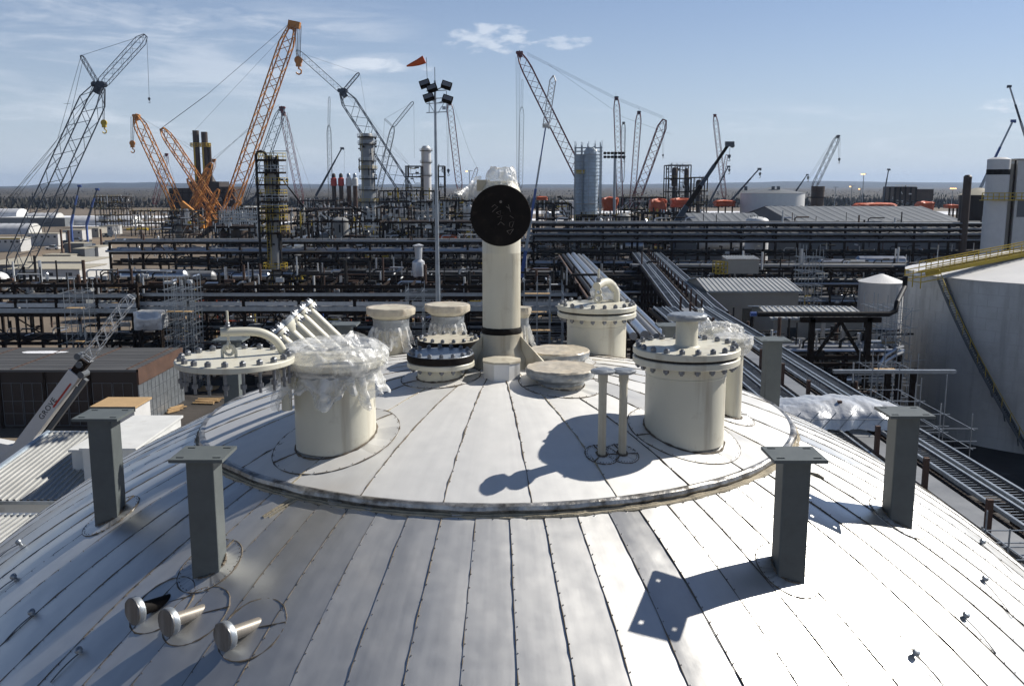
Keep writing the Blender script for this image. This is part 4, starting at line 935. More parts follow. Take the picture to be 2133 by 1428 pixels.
tele_crane('black boom sloping down right before the tall tower', 330, (870, 500), (722, 425), 7, 'steel_dark', carrier=False)
tele_crane('dark boom sloping down right of the platform tower', 380, (640, 440), (588, 374), 4, 'steel_dark', carrier=False)
tele_crane('short dark boom leaning right behind the white round tank', 330, (1240, 470), (1165, 410), 4, 'steel_dark', carrier=False)

# ---- white telescopic crane, near left
Y = 80
t = thing('mobile_crane', (P(40, 940, Y).x, Y, 0), 'white telescopic crane boom with lettering and folded open lattice jib, near left', 'crane')
a_, b_ = P(30, 950, Y), P(160, 775, Y)
d = (b_ - a_).normalized(); w_ = 1.12
MB().bar(a_, b_, 1.1, w_).build('boom_base_section', M['white_clean'], t)
MB().bar(b_ - d * .4, b_ + d * 1.4, .8, .85).build('boom_head', M['steel_dark'], t)
mb = MB(); up = d.cross(Vector((0, 1, 0))).normalized()
for o in (-.55, .1, .6): mb.tube([b_ + d * (.8 + o) + Vector((0, -.6, 0)) + up * o, b_ + d * (.8 + o) + Vector((0, .6, 0)) + up * o], .3, 10)
mb.build('sheave', M['greydark'], t)
mb = MB(); e_ = P(273, 618, Y); lattice(mb, b_ + d * 1.6, e_, .8, panels=12, cr=.034, w0=1.1, w1=.7); mb.build('lattice_jib', M['galv_light'], t)
mb = MB(); mb.bar(a_ - up * 1.05 + d * 3, b_ - up * 1.0, .5, .35); mb.bar(a_ - up * .95 + d * 7, b_ - up * .75 - d, .3, .2); mb.build('stowed_jib', M['greydark'], t)
MB().bar(b_ - d * 3.6 - up * .3 + Vector((0, -.57, 0)), b_ - d * .9 - up * .3 + Vector((0, -.57, 0)), .02, .16).build('red_lettering_strip', M['red'], t)
base = Vector((a_.x - 5, Y + 1, 0))
mb = MB(); mb.box(base + Vector((3, 0, 1.3)), (13, 2.8, .9)); mb.box(base + Vector((0, 0, 2.4)), (5, 2.8, 1.3)); mb.bar(base + Vector((-.3, 0, 2.6)), a_ + d * .6, 1.1, 1.3); mb.build('carrier', M['white_clean'], t)
MB().box(base + Vector((.4, 1.5, 3.0)), (1.8, 1.2, 1.9)).build('cab', M['glass'], t)
for wx in (-2.5, -.9, 5.5, 7.1):
    for sy in (-1, 1): MB().lathe(base + Vector((wx + 1, sy * 1.2 - .25, .75)), [(.75, 0), (.75, .5)], 16, axis=(0, 1, 0)).build('wheel', M['tread'], t)
cu = bpy.data.curves.new('lettering', 'FONT'); cu.body = 'GROVE'; cu.size = .66; cu.extrude = .01; cu.align_y = 'CENTER'; cu.space_character = 1.1
tmp = bpy.data.objects.new('lettering_source', cu); COL.objects.link(tmp)
dg = bpy.context.evaluated_depsgraph_get(); me = bpy.data.meshes.new_from_object(tmp.evaluated_get(dg)); bpy.data.objects.remove(tmp)
me.materials.clear(); me.materials.append(M['text_black'])
ang = math.atan2(d.z, d.x); mt = Matrix.Translation(a_.lerp(b_, .47) + Vector((0, -.57, 0)) - Vector(t.location)) @ Matrix.Rotation(-ang, 4, 'Y') @ Matrix.Rotation(PI / 2, 4, 'X')
me.transform(mt); o = bpy.data.objects.new('lettering', me); COL.objects.link(o); o.parent = t
# ================================================================ pipe racks, buildings, tanks, towers
rk = random.Random(11)
def pipe_rack(label, O, ang, n, bay, width, levels, z_low=0, name='pipe_rack', braces=(), m='steel_dark', group='long dark pipe racks', posts_up=0.0, seed=1, rail=None, cs=.32, mids=True, clutter=0):
    """levels: list of (z, [(v, r, material) ...], deck material or None). u runs along ang, v across"""
    O = Vector(O); U = Vector((math.cos(ang), math.sin(ang), 0)); V = Vector((-U.y, U.x, 0)); rr = random.Random(seed)
    t = thing(name, O, label, 'pipe rack', group)
    def q(u, v, z): return O + U * u + V * v + Vector((0, 0, z))
    Lg = n * bay; ztop = max(l[0] for l in levels) + posts_up; rot = Matrix.Rotation(ang, 3, 'Z')
    for i in range(n + 1):
        for v in (0, width):
            MB().bar(q(i * bay, v, z_low), q(i * bay, v, ztop + .2), cs, cs).build('column', M[m], t)
    for (z, pipes, deck) in levels:
        mb = MB()
        for v in (0, width): mb.bar(q(-.2, v, z - .25), q(Lg + .2, v, z - .25), .2, .42)
        for i in range(n + 1): mb.bar(q(i * bay, 0, z - .25), q(i * bay, width, z - .25), .22, .4)
        if mids:
            for i in range(n): mb.bar(q((i + .5) * bay, 0, z - .25), q((i + .5) * bay, width, z - .25), .16, .3)
        mb.build('beam_grid', M[m], t)
        for (v, r, pm) in pipes:
            a0 = rr.choice([0, 0, 0, rr.random() * .3]) * Lg; a1 = Lg * rr.choice([1, 1, 1, 1 - rr.random() * .3])
            pts = [q(a0 - .8, v, z + r), q(a1 + .8, v, z + r)]
            MB().tube(pts, r, 10).build('pipe', M[pm], t, True)
        if deck:
            mb = MB(); a_, b_, dm = deck
            mb.bar(q(0, (a_ + b_) / 2, z + .12), q(Lg, (a_ + b_) / 2, z + .12), b_ - a_, .2); mb.build('cable_tray', M[dm], t)
    for (i, z_a, z_b, kind) in braces:
        for v in (0, width):
            mb = MB()
            if kind == 'V': mb.bar(q(i * bay, v, z_a), q((i + .5) * bay, v, z_b), .16); mb.bar(q((i + 1) * bay, v, z_a), q((i + .5) * bay, v, z_b), .16)
            if kind == '/': mb.bar(q(i * bay, v, z_a), q((i + 1) * bay, v, z_b), .16)
            if kind == '\\': mb.bar(q(i * bay, v, z_b), q((i + 1) * bay, v, z_a), .16)
            mb.build('brace', M[m], t)
    if clutter:
        mbs = {'pipe_silver': MB(), 'pipe_dark': MB(), 'galv_light': MB(), 'rust': MB(), 'white': MB()}
        for k in range(clutter):
            u, v = rr.random() * Lg, rr.random() * width; z = rr.choice(levels)[0] if rr.random() < .7 else rr.uniform(1, ztop); kk = rr.choice(['pipe_silver', 'pipe_silver', 'pipe_dark', 'pipe_dark', 'pipe_dark', 'pipe_dark', 'pipe_dark', 'galv_light', 'rust', 'rust', 'pipe_dark', 'white'])
            mb = mbs[kk]; r = rr.uniform(.06, .22); c = rr.random()
            if c < .35: h_ = rr.uniform(.8, 3.5); mb.tube([q(u, v, z), q(u, v, z + h_)], r, 7)
            elif c < .6: l_ = rr.uniform(1, 4); mb.tube([q(u, v, z + .3), q(u, v, z + .9), q(u + .4, v, z + 1.2), q(u + l_, v, z + 1.2)], r * .8, 7)
            elif c < .8: l_ = rr.uniform(.6, 2.5); mb.tube([q(u, v, z + .4), q(u, v + l_, z + .4)], r, 7)
            elif c < .93: mb.box(q(u, v, z + r), (rr.uniform(.4, 1.4), rr.uniform(.3, .9), r * 2.4), rot)
            else: mb.lathe(q(u, v, z), [(r * 1.6, 0), (r * 1.8, .2), (r * 1.6, .9), (r * .6, 1.1)], 9)
        for kk, mb in mbs.items():
            if mb.v: mb.build('fittings', M[kk], t)['kind'] = 'stuff'
    return t
def pset(lo, hi, n, seed, mats=('pipe_silver', 'pipe_dark', 'pipe_grey', 'pipe_silver', 'pipe_dark'), rs=(.1, .3)):
    r_ = random.Random(seed); return [(lo + (hi - lo) * (k + .5) / n, r_.uniform(*rs), r_.choice(mats)) for k in range(n)]
DK = ('pipe_dark', 'pipe_dark', 'pipe_dark', 'pipe_grey')
SV = ('pipe_silver', 'pipe_silver', 'pipe_grey', 'pipe_dark')
# near rack across the left and middle
bay = 7.05; xa = P(2, 600, 120).x
xa = P(274, 600, 118).x - 0
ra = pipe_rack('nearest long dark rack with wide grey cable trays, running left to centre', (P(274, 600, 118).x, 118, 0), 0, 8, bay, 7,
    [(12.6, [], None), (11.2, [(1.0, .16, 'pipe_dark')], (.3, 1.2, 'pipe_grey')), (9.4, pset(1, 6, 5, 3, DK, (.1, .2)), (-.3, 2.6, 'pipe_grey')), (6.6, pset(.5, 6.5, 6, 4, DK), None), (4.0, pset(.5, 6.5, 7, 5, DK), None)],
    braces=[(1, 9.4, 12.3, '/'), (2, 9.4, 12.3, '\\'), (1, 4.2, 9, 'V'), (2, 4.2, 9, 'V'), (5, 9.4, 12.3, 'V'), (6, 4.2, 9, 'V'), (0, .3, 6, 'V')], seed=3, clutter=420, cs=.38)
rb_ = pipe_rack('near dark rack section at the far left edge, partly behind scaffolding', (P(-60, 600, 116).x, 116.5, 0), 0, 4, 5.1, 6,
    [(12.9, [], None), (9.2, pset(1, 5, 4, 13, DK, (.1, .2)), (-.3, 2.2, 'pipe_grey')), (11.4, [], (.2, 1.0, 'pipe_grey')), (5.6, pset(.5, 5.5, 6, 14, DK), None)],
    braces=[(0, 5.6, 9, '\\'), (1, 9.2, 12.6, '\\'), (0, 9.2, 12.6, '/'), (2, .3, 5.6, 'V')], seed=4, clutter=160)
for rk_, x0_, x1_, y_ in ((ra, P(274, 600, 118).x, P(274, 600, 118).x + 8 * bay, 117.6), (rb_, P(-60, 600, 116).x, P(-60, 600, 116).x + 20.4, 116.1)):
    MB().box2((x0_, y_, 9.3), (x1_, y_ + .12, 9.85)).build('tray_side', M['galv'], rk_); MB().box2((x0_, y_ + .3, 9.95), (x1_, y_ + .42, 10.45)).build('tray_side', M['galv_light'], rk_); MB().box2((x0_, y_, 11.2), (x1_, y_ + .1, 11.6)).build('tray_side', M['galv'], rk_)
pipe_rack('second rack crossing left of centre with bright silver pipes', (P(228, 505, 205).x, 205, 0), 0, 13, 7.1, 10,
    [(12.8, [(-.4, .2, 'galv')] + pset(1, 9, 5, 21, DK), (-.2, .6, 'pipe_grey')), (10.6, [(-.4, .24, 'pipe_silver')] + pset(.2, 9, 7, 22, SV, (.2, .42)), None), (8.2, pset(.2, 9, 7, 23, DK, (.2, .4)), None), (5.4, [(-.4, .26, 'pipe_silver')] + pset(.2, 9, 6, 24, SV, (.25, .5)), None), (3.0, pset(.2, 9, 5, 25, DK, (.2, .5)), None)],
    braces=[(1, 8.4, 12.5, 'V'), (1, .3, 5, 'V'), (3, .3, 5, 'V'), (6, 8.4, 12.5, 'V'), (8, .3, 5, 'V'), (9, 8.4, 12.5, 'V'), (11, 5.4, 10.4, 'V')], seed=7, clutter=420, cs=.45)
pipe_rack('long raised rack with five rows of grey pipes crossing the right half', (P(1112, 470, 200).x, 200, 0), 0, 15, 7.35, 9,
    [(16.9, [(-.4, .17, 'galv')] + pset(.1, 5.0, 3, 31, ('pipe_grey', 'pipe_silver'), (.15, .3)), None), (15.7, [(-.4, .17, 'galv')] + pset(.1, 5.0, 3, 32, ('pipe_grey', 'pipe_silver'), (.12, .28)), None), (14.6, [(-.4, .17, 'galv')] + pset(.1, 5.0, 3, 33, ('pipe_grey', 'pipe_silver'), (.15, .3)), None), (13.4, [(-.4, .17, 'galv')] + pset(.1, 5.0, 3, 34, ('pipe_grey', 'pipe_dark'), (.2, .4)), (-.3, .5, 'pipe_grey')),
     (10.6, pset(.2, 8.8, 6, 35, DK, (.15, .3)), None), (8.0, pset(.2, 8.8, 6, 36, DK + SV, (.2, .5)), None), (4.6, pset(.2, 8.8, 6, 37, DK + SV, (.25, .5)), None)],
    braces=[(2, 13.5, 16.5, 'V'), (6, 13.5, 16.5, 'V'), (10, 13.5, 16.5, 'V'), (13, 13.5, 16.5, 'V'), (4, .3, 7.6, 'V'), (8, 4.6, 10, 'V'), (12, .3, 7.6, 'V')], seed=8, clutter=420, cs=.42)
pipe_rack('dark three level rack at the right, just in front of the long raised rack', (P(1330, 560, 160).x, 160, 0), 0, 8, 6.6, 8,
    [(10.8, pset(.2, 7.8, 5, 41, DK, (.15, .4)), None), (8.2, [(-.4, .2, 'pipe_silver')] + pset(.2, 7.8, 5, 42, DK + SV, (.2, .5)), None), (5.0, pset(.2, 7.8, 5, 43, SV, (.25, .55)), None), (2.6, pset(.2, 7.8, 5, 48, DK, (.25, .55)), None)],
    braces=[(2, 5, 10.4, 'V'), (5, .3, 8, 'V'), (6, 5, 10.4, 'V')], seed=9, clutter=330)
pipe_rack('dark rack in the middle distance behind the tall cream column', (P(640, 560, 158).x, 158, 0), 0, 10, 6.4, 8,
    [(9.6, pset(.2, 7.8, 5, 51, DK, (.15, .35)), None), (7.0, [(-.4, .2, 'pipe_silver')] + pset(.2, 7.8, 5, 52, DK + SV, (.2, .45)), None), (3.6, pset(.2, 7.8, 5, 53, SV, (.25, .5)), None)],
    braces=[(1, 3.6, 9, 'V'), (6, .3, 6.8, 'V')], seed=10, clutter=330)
# rack running away from the camera with ladder trays
def ladder(t, x, y0, y1, z, wd=.95, step=.33, m='galv'):
    mb = MB()
    for s_ in (-1, 1): mb.bar((x + s_ * wd / 2, y0, z), (x + s_ * wd / 2, y1, z), .05, .16); mb.bar((x + s_ * (wd / 2 - .05), y0, z + .08), (x + s_ * (wd / 2 - .05), y1, z + .08), .12, .02)
    y = y0
    while y < y1: mb.bar((x - wd / 2, y, z - .02), (x + wd / 2, y, z - .02), .045, .03); y += step
    mb.build('ladder_tray', M[m], t)
t = thing('tray_rack', (18, 60, 0), 'long rack of parallel silver ladder trays passing the right side of the dome', 'cable rack')
for k, x in enumerate((15.1, 16.3, 19.3, 20.5)): ladder(t, x, 24, 96, 12.6 + .02 * (k % 2), .95)
MB().box2((17.35, 24, 12.35), (18.35, 96, 12.5)).build('walkway', M['pipe_grey'], t)
for sx in (14.4, 17.0, 18.7, 21.3): MB().box2((sx - .12, 24, 12.0), (sx + .12, 97, 12.4)).build('runner_beam', M['steel_dark'], t)
y = 30.0
while y < 98:
    mb = MB(); mb.box2((14.2, y - .15, 11.55), (21.5, y + .15, 11.98)); mb.build('cross_beam', M['steel_dark'], t)
    for sx in (14.5, 21.2): MB().box2((sx - .2, y - .2, 0), (sx + .2, y + .2, 12.0)).build('column', M['steel_dark'], t)
    y += 7.5
for y in np.arange(27, 97, 5.2): MB().box2((17.05, y - .1, 12.2), (17.25, y + .1, 13.9)).build('upstand_post', M['rustbrown'], t)
for z in (9.0, 6.0):
    for k, v in enumerate((15.2, 16.0, 17.1, 18.4, 19.5, 20.4)): MB().tube([(v, 24, z), (v, 97, z)], .16 + .06 * (k % 3), 9).build('pipe', M[DK[k % 4]], t, True)
t2 = thing('tray_rack', (20.5, 100, 0), 'farther bank of silver ladder trays beside the beige metal building', 'cable rack')
for k, x in enumerate((18.1, 19.3, 21.6, 22.8)): ladder(t2, x, 100, 190, 11.6, .95, .5)
for sx in (17.5, 20.4, 23.4): MB().box2((sx - .12, 99, 11.0), (sx + .12, 190, 11.4)).build('runner_beam', M['steel_dark'], t2)
for y in np.arange(100, 190, 7):
    for sx in (17.6, 23.3): MB().box2((sx - .2, y - .2, 0), (sx + .2, y + .2, 11.2)).build('column', M['steel_dark'], t2)
for y in np.arange(100, 190, 5): MB().box2((20.3, y - .1, 11.2), (20.5, y + .1, 12.9)).build('upstand_post', M['rustbrown'], t2)
t2.rotation_euler = (0, 0, -.075)
t3 = thing('pipe_rack', (12, 130, 0), 'bundle of fat silver and dark pipes running away behind the back right nozzle', 'pipe rack', 'long dark pipe racks')
for k, (v, r, pm) in enumerate(((9.6, .3, 'pipe_dark'), (10.5, .35, 'pipe_silver'), (11.5, .42, 'pipe_silver'), (12.5, .3, 'pipe_grey'), (13.3, .26, 'pipe_silver'), (8.8, .2, 'rust'))):
    MB().tube([(v, 80, 11.8 + r), (v, 176, 11.8 + r)], r, 14).build('pipe', M[pm], t3, True)
for y in np.arange(80, 176, 6.5):
    MB().box2((8.3, y - .15, 11.3), (14.0, y + .15, 11.75)).build('cross_beam', M['steel_dark'], t3)
    for sx in (8.4, 13.8): MB().box2((sx - .18, y - .18, 0), (sx + .18, y + .18, 11.3)).build('column', M['steel_dark'], t3)
# covered conveyor-like rack in the left distance
t = thing('walkway_rack', (-52, 300, 0), 'raised grey walkway with black posts running away behind the platform tower', 'walkway')
MB().box2((-53.8, 208, 11.6), (-51.2, 440, 12.2)).build('deck', M['galv'], t); MB().box2((-50.4, 208, 11.0), (-48.6, 440, 11.5)).build('cable_tray', M['galv'], t)
for y in np.arange(210, 441, 8.5):
    for sx in (-54, -49): MB().box2((sx - .25, y - .25, 0), (sx + .25, y + .25, 13.6)).build('column', M['steel_dark'], t)
for z in (9, 6): MB().box2((-54, 208, z), (-49, 440, z + .5)).build('lower_deck', M['pipe_grey'], t)

# ---------------------------------------------------------------- scaffolds
def scaffold(label, x, y, wx, dy, z_, z1, group='tube scaffolds', bx=1.8, bz=2.0, seed=0, planks=.4, r=.032, m='galv'):
    rr = random.Random(seed); t = thing('scaffold', (x, y, z_), label, 'scaffold', group)
    nx, ny, nz = max(1, round(wx / bx)), max(1, round(dy / bx)), max(1, round((z1 - z_) / bz)); mb = MB()
    X = [x - wx / 2 + wx * i / nx for i in range(nx + 1)]; Y_ = [y - dy / 2 + dy * i / ny for i in range(ny + 1)]
    for a_ in X:
        for b_ in Y_: mb.bar((a_, b_, z_), (a_, b_, z1 + rr.uniform(.2, 2.2)), r * 2)
    for k in range(1, nz + 1):
        z = z_ + (z1 - z_) * k / nz
        for zz_ in (z, z - bz * .5):
            for b_ in Y_: mb.bar((X[0] - .3, b_, zz_), (X[-1] + .3, b_, zz_), r * 1.6)
        for a_ in X: mb.bar((a_, Y_[0] - .3, z), (a_, Y_[-1] + .3, z), r * 1.6)
        if rr.random() < .7: i = rr.randrange(nx); mb.bar((X[i], Y_[0], z - bz), (X[i + 1], Y_[0], z), r * 1.5); mb.bar((X[i] - rr.uniform(0, 1.5), Y_[0], z - .3), (X[i] + rr.uniform(1, 3), Y_[0] - rr.uniform(0, 1), z + .2), r * 1.5)
    mb.build('tube_frame', M[m], t)
    for k in range(1, nz + 1):
        if rr.random() < planks:
            z = z_ + (z1 - z_) * k / nz; MB().box2((X[0], Y_[0] + .1, z + .05), (X[0] + (X[-1] - X[0]) * rr.uniform(.5, 1), Y_[0] + 1.1, z + .12)).build('plank_deck', M['wood'], t)
    return t
def sc_px(label, p0, p1, Y, dy, ptop, z_=0, **k):
    x0, x1 = P(p0, 600, Y).x, P(p1, 600, Y).x; scaffold(label, (x0 + x1) / 2, Y, x1 - x0, dy, z_, ZY(ptop, Y), **k)
sc_px('tube scaffold in front of the rack left of the lettered crane jib', 143, 182, 114, 3, 606, seed=1)
sc_px('tall dense tube scaffold between the crane jib and the hanging lid', 353, 408, 114, 3.5, 600, seed=2, bx=1.1, bz=1.4)
sc_px('low scaffold strip on top of the near rack behind the grey film box', 230, 270, 122, 2, 600, seed=3)
sc_px('thin scaffold behind the wrapped nozzle, left of the tall column', 848, 915, 112, 3, 604, seed=4, planks=.1)
sc_px('dense scaffold just right of the tall column', 1092, 1172, 108, 4, 610, seed=5, bx=1.5)
sc_px('open scaffold tower right of the beige metal building', 1662, 1704, 128, 3, 535, seed=6, planks=.1, bx=1.4)
sc_px('tangled scaffold against the left edge of the big tank', 1822, 1880, 92, 5, 640, seed=7, bx=1.3, bz=1.6)
sc_px('scaffold below the long grey girder by the big tank', 1820, 1900, 72, 4, 765, z_=2, seed=8, bx=1.5)
sc_px('faint scaffold among the equipment left of the platform tower', 500, 540, 250, 6, 445, seed=9, r=.08)
sc_px('tall scaffold tower at the foot of the tall slender tower', 772, 792, 300, 5, 440, seed=10, r=.09)
sc_px('scaffolding stack right of the floodlight mast', 905, 928, 290, 6, 430, seed=12, r=.09)
sc_px('scaffold rows on the process block left of the floodlight mast', 860, 905, 280, 6, 440, seed=13, r=.08)
sc_px('scaffold at the left foot of the dark furnace block', 470, 520, 330, 6, 440, seed=14, r=.09)
# handrailed scaffold deck low at the right of the trays
scaffold('scaffold rails and planks over the ladder trays at the lower right edge', 16.3, 29.2, 3.4, 3.0, 11.3, 13.3, seed=30, bx=1.4, bz=.9, r=.022, planks=.8)
scaffold('scaffold beside the silver sheeting hump', 22.2, 50, 1.6, 9, 11, 13.0, seed=35, bx=3.0, bz=1.3, r=.022, planks=0)

# silver sheeting over a hump on the trays
t = thing('sheeting_hump', (17.6, 49, 12.8), 'silver white plastic sheeting pulled over a hump on the ladder trays', 'sheeting')
mb = MB(); nu, nv = 60, 30; vs = []
for i in range(nu + 1):
    u = i / nu; x = 13.9 + 6.9 * u
    for j in range(nv + 1):
        v = j / nv; y = 46.5 + 4.0 * v
        h_ = .95 * (math.sin(PI * min(1, max(0, .08 + u * .84))) ** .6) * (math.sin(PI * min(1, v * 1.0)) ** .5 if v < .5 else 1 - .5 * (v - .5))
        vs.append((x, y + .35 * noise.noise(Vector((u * 6, v * 3, 0))), 12.85 + h_ + .09 * abs(math.sin(u * 14 + v * 3)) + .06 * noise.noise(Vector((u * 9 + v * 5, v * 2, 5))) + .05 * noise.noise(Vector((u * 40, v * 5, 5))) - (0.25 if j == 0 else 0)))
mb.add(vs, [(i * (nv + 1) + j, (i + 1) * (nv + 1) + j, (i + 1) * (nv + 1) + j + 1, i * (nv + 1) + j + 1) for i in range(nu) for j in range(nv)])
M['sheeting'] = mat('silver_sheeting', (0.60, 0.61, 0.62), 0.3, metal=.3, var=0.12, scale=1.5, bump=.03, bscale=5)
mb.build('sheet', M['sheeting'], t, True)
mb = MB()
for x in np.arange(14, 20.4, .9): mb.bar((x, 46.3, 12.8), (x + .7, 46.4, 13.6), .04)
mb.bar((13.9, 46.2, 13.3), (20.8, 46.2, 13.3), .04); mb.build('hoop_frame', M['galv'], t)

# ---------------------------------------------------------------- buildings
def corr_roof(mb, a_, b_, c_, d_, pitch=.45, h=.09, th=.05):
    """ribbed sheet: a-b eave, d-c ridge; ribs run from eave to ridge"""
    a_, b_, c_, d_ = map(Vector, (a_, b_, c_, d_)); n = max(4, int((b_ - a_).length / pitch)); nr = (b_ - a_).cross(d_ - a_).normalized(); vs = []
    for i in range(n):
        for f_, k in ((0, 0), (.55, 0), (.65, 1), (.88, 1), (.98, 0)):
            u = (i + f_) / n; vs += [a_.lerp(b_, u) + nr * h * k, d_.lerp(c_, u) + nr * h * k]
    m_ = len(vs) // 2
    mb.add(vs, [(2 * i, 2 * i + 2, 2 * i + 3, 2 * i + 1) for i in range(m_ - 1)])
    mb.add([q + nr * -th for q in (a_, b_, c_, d_)], [(3, 2, 1, 0)])
def shed(label, x0, x1, y0, y1, ze, zr, wall='beige', roof='corr', doors=(), wins=(), name='metal_shed', group='metal clad sheds', cat='building', mono=False, pitch=.5, z_=0, over=.4):
    t = thing(name, ((x0 + x1) / 2, y0, z_), label, cat, group); mb = MB()
    if mono: pts = [(x0, y0, ze), (x1, y0, ze), (x1, y1, zr), (x0, y1, zr)]
    ym = y1 if mono else (y0 + y1) / 2
    vs = [(x0, y0, z_), (x1, y0, z_), (x1, y1, z_), (x0, y1, z_), (x0, y0, ze), (x1, y0, ze), (x1, y1, zr if mono else ze), (x0, y1, zr if mono else ze), (x0, ym, zr), (x1, ym, zr)]
    mb.add(vs, [(0, 1, 5, 4), (1, 2, 6, 9, 5) if not mono else (1, 2, 6, 5), (2, 3, 7, 6), (3, 0, 4, 8, 7) if not mono else (3, 0, 4, 7)])
    mb.build('wall', M[wall], t)
    mb = MB(); k = (zr - ze) / (ym - y0)
    corr_roof(mb, (x0 - over, y0 - over, ze + .06 - k * over), (x1 + over, y0 - over, ze + .06 - k * over), (x1 + over, ym, zr + .06), (x0 - over, ym, zr + .06), pitch)
    if not mono: corr_roof(mb, (x1 + over, y1 + over, ze + .06 - k * over), (x0 - over, y1 + over, ze + .06 - k * over), (x0 - over, ym, zr + .06), (x1 + over, ym, zr + .06), pitch)
    mb.build('roof', M[roof], t)
    MB().box2((x0 - over, y0 - over - .06, ze - k * over - .12), (x1 + over, y0 - over - .004, ze - k * over + .1)).build('gutter', M['galv'], t)
    for (dx0, dx1, dz) in doors: MB().box2((dx0, y0 - .05, z_), (dx1, y0 + .0, dz)).build('door', M['glass'], t)
    for (dx0, dx1, z0_, z1_) in wins: MB().box2((dx0, y0 - .05, z0_), (dx1, y0 + .0, z1_)).build('window', M['glass'], t)
    return t
Y = 118; x0, x1 = P(1478, 610, Y).x, P(1664, 610, Y).x; ze = ZY(606, Y); zr = ZY(580, Y + 7) 
shed('beige metal building with ribbed roof and dark doorways, right of the tray bank', x0, x1, Y, Y + 14, ze, zr, doors=[(P(1546, 660, Y).x, P(1577, 660, Y).x, ze - 2.2), (P(1597, 660, Y).x, P(1625, 660, Y).x, ze - 2.6)], pitch=.6)
Y = 96; ze = ZY(662, Y); shed('lower ribbed roof shed behind the black horizontal pipe', P(1612, 660, Y).x, P(1800, 660, Y).x, Y, Y + 9, ze, ZY(640, Y + 4.5), pitch=.6, wins=[(P(1640, 680, Y).x, P(1660, 680, Y).x, ze - 2.2, ze - 1)])
t = thing('container_module', (P(1540, 560, 145).x, 145, ZY(572, 145)), 'pale boxy container with yellow railed end platform among the right racks', 'container')
a_, b_ = P(1515, 570, 145), P(1580, 570, 145); mb = MB(); mb.box2((a_.x, 145, a_.z), (b_.x, 149, a_.z + 2.2)); mb.build('body', M['beige'], t)
mb = MB(); corr_roof(mb, (a_.x - .1, 144.9, a_.z + 2.25), (b_.x + .1, 144.9, a_.z + 2.25), (b_.x + .1, 149, a_.z + 2.5), (a_.x - .1, 149, a_.z + 2.5), .4); mb.build('roof', M['corr'], t)
mb = MB(); c0 = P(1490, 570, 145)
for y in (145, 147):
    mb = MB()
    for z in (0, .6, 1.2, 1.8): mb.bar((c0.x, y, c0.z + z), (a_.x, y, c0.z + z), .12)
    for x in np.linspace(c0.x, a_.x, 4): mb.bar((x, y, c0.z), (x, y, c0.z + 1.8), .12)
    mb.build('railing', M['yellow'], t)
for sx in (c0.x + .2, b_.x - .2): MB().box2((sx - .2, 145, 0), (sx + .2, 145.4, c0.z)).build('leg', M['steel_dark'], t)

M['seamgrey'] = mat('tank_seam', (0.50, 0.49, 0.47), .6, var=.1)
# big white storage tank, right
TX, TY, TR, TH = 56.8, 97.3, 14.6, 15.9
t = thing('storage_tank', (TX, TY, 0), 'huge white round storage tank with spiral stairs at the right edge', 'tank')
MB().lathe((TX, TY, 0), [(TR, 0), (TR, TH), (TR + .06, TH), (TR + .06, TH + .12), (TR - .05, TH + .13)], 128, caps=False).build('shell', M['tank'], t, True)
MB().lathe((TX, TY, 0), [(TR + .1, TH + .14), (TR * .5, TH + 1.7), (.4, TH + 3.0), (.01, TH + 3.0)], 96, caps=False).build('roof', M['roofwhite'], t, True)
mb = MB()
for k in range(1, 14): mb.lathe((TX, TY, 0), [(TR + .004, k * TH / 14 - .02), (TR + .015, k * TH / 14), (TR + .004, k * TH / 14 + .02)], 128, caps=False)
for k in range(14):
    for j in range(48):
        a_ = 2 * PI * (j + .5 * (k % 2)) / 48; mb.bar((TX + (TR + .006) * math.cos(a_), TY + (TR + .006) * math.sin(a_), k * TH / 14), (TX + (TR + .006) * math.cos(a_), TY + (TR + .006) * math.sin(a_), (k + 1) * TH / 14), .02)
mb.build('plate_seam', M['seamgrey'], t)
mb = MB(); rb = MB(); a0 = math.atan2(-.0, -1) ; N_ = 74
A0, A1 = R_(199), R_(237)
for k in range(N_):
    u = k / N_; a_ = A0 + (A1 - A0) * u; z = TH * (1 - u)
    for rr_ in (TR + .12, TR + 1.0):
        a2 = A0 + (A1 - A0) * (k + 1) / N_
        if rr_ > TR + .5: mb.bar((TX + rr_ * math.cos(a_), TY + rr_ * math.sin(a_), z - .1), (TX + rr_ * math.cos(a2), TY + rr_ * math.sin(a2), TH * (1 - (k + 1) / N_) - .1), .06, .16)
        (mb).bar((TX + rr_ * math.cos(a_), TY + rr_ * math.sin(a_), z), (TX + rr_ * math.cos(a2), TY + rr_ * math.sin(a2), TH * (1 - (k + 1) / N_)), .05, .26)
    mb.bar((TX + (TR + .12) * math.cos(a_), TY + (TR + .12) * math.sin(a_), z), (TX + (TR + 1) * math.cos(a_), TY + (TR + 1) * math.sin(a_), z), .2, .04)
    rr_ = TR + 1.0
    rb.bar((TX + rr_ * math.cos(a_), TY + rr_ * math.sin(a_), z + 1.05), (TX + rr_ * math.cos(a2), TY + rr_ * math.sin(a2), TH * (1 - (k + 1) / N_) + 1.05), .05)
    if k % 6 == 0: rb.bar((TX + rr_ * math.cos(a_), TY + rr_ * math.sin(a_), z), (TX + rr_ * math.cos(a_), TY + rr_ * math.sin(a_), z + 1.05), .05)
    if k % 10 == 5: mb.bar((TX + rr_ * math.cos(a_), TY + rr_ * math.sin(a_), z), (TX + TR * math.cos(a_), TY + TR * math.sin(a_), z - 1.2), .08)
mb.build('spiral_stair', M['greydark'], t); rb.build('stair_handrail', M['yellow'], t)
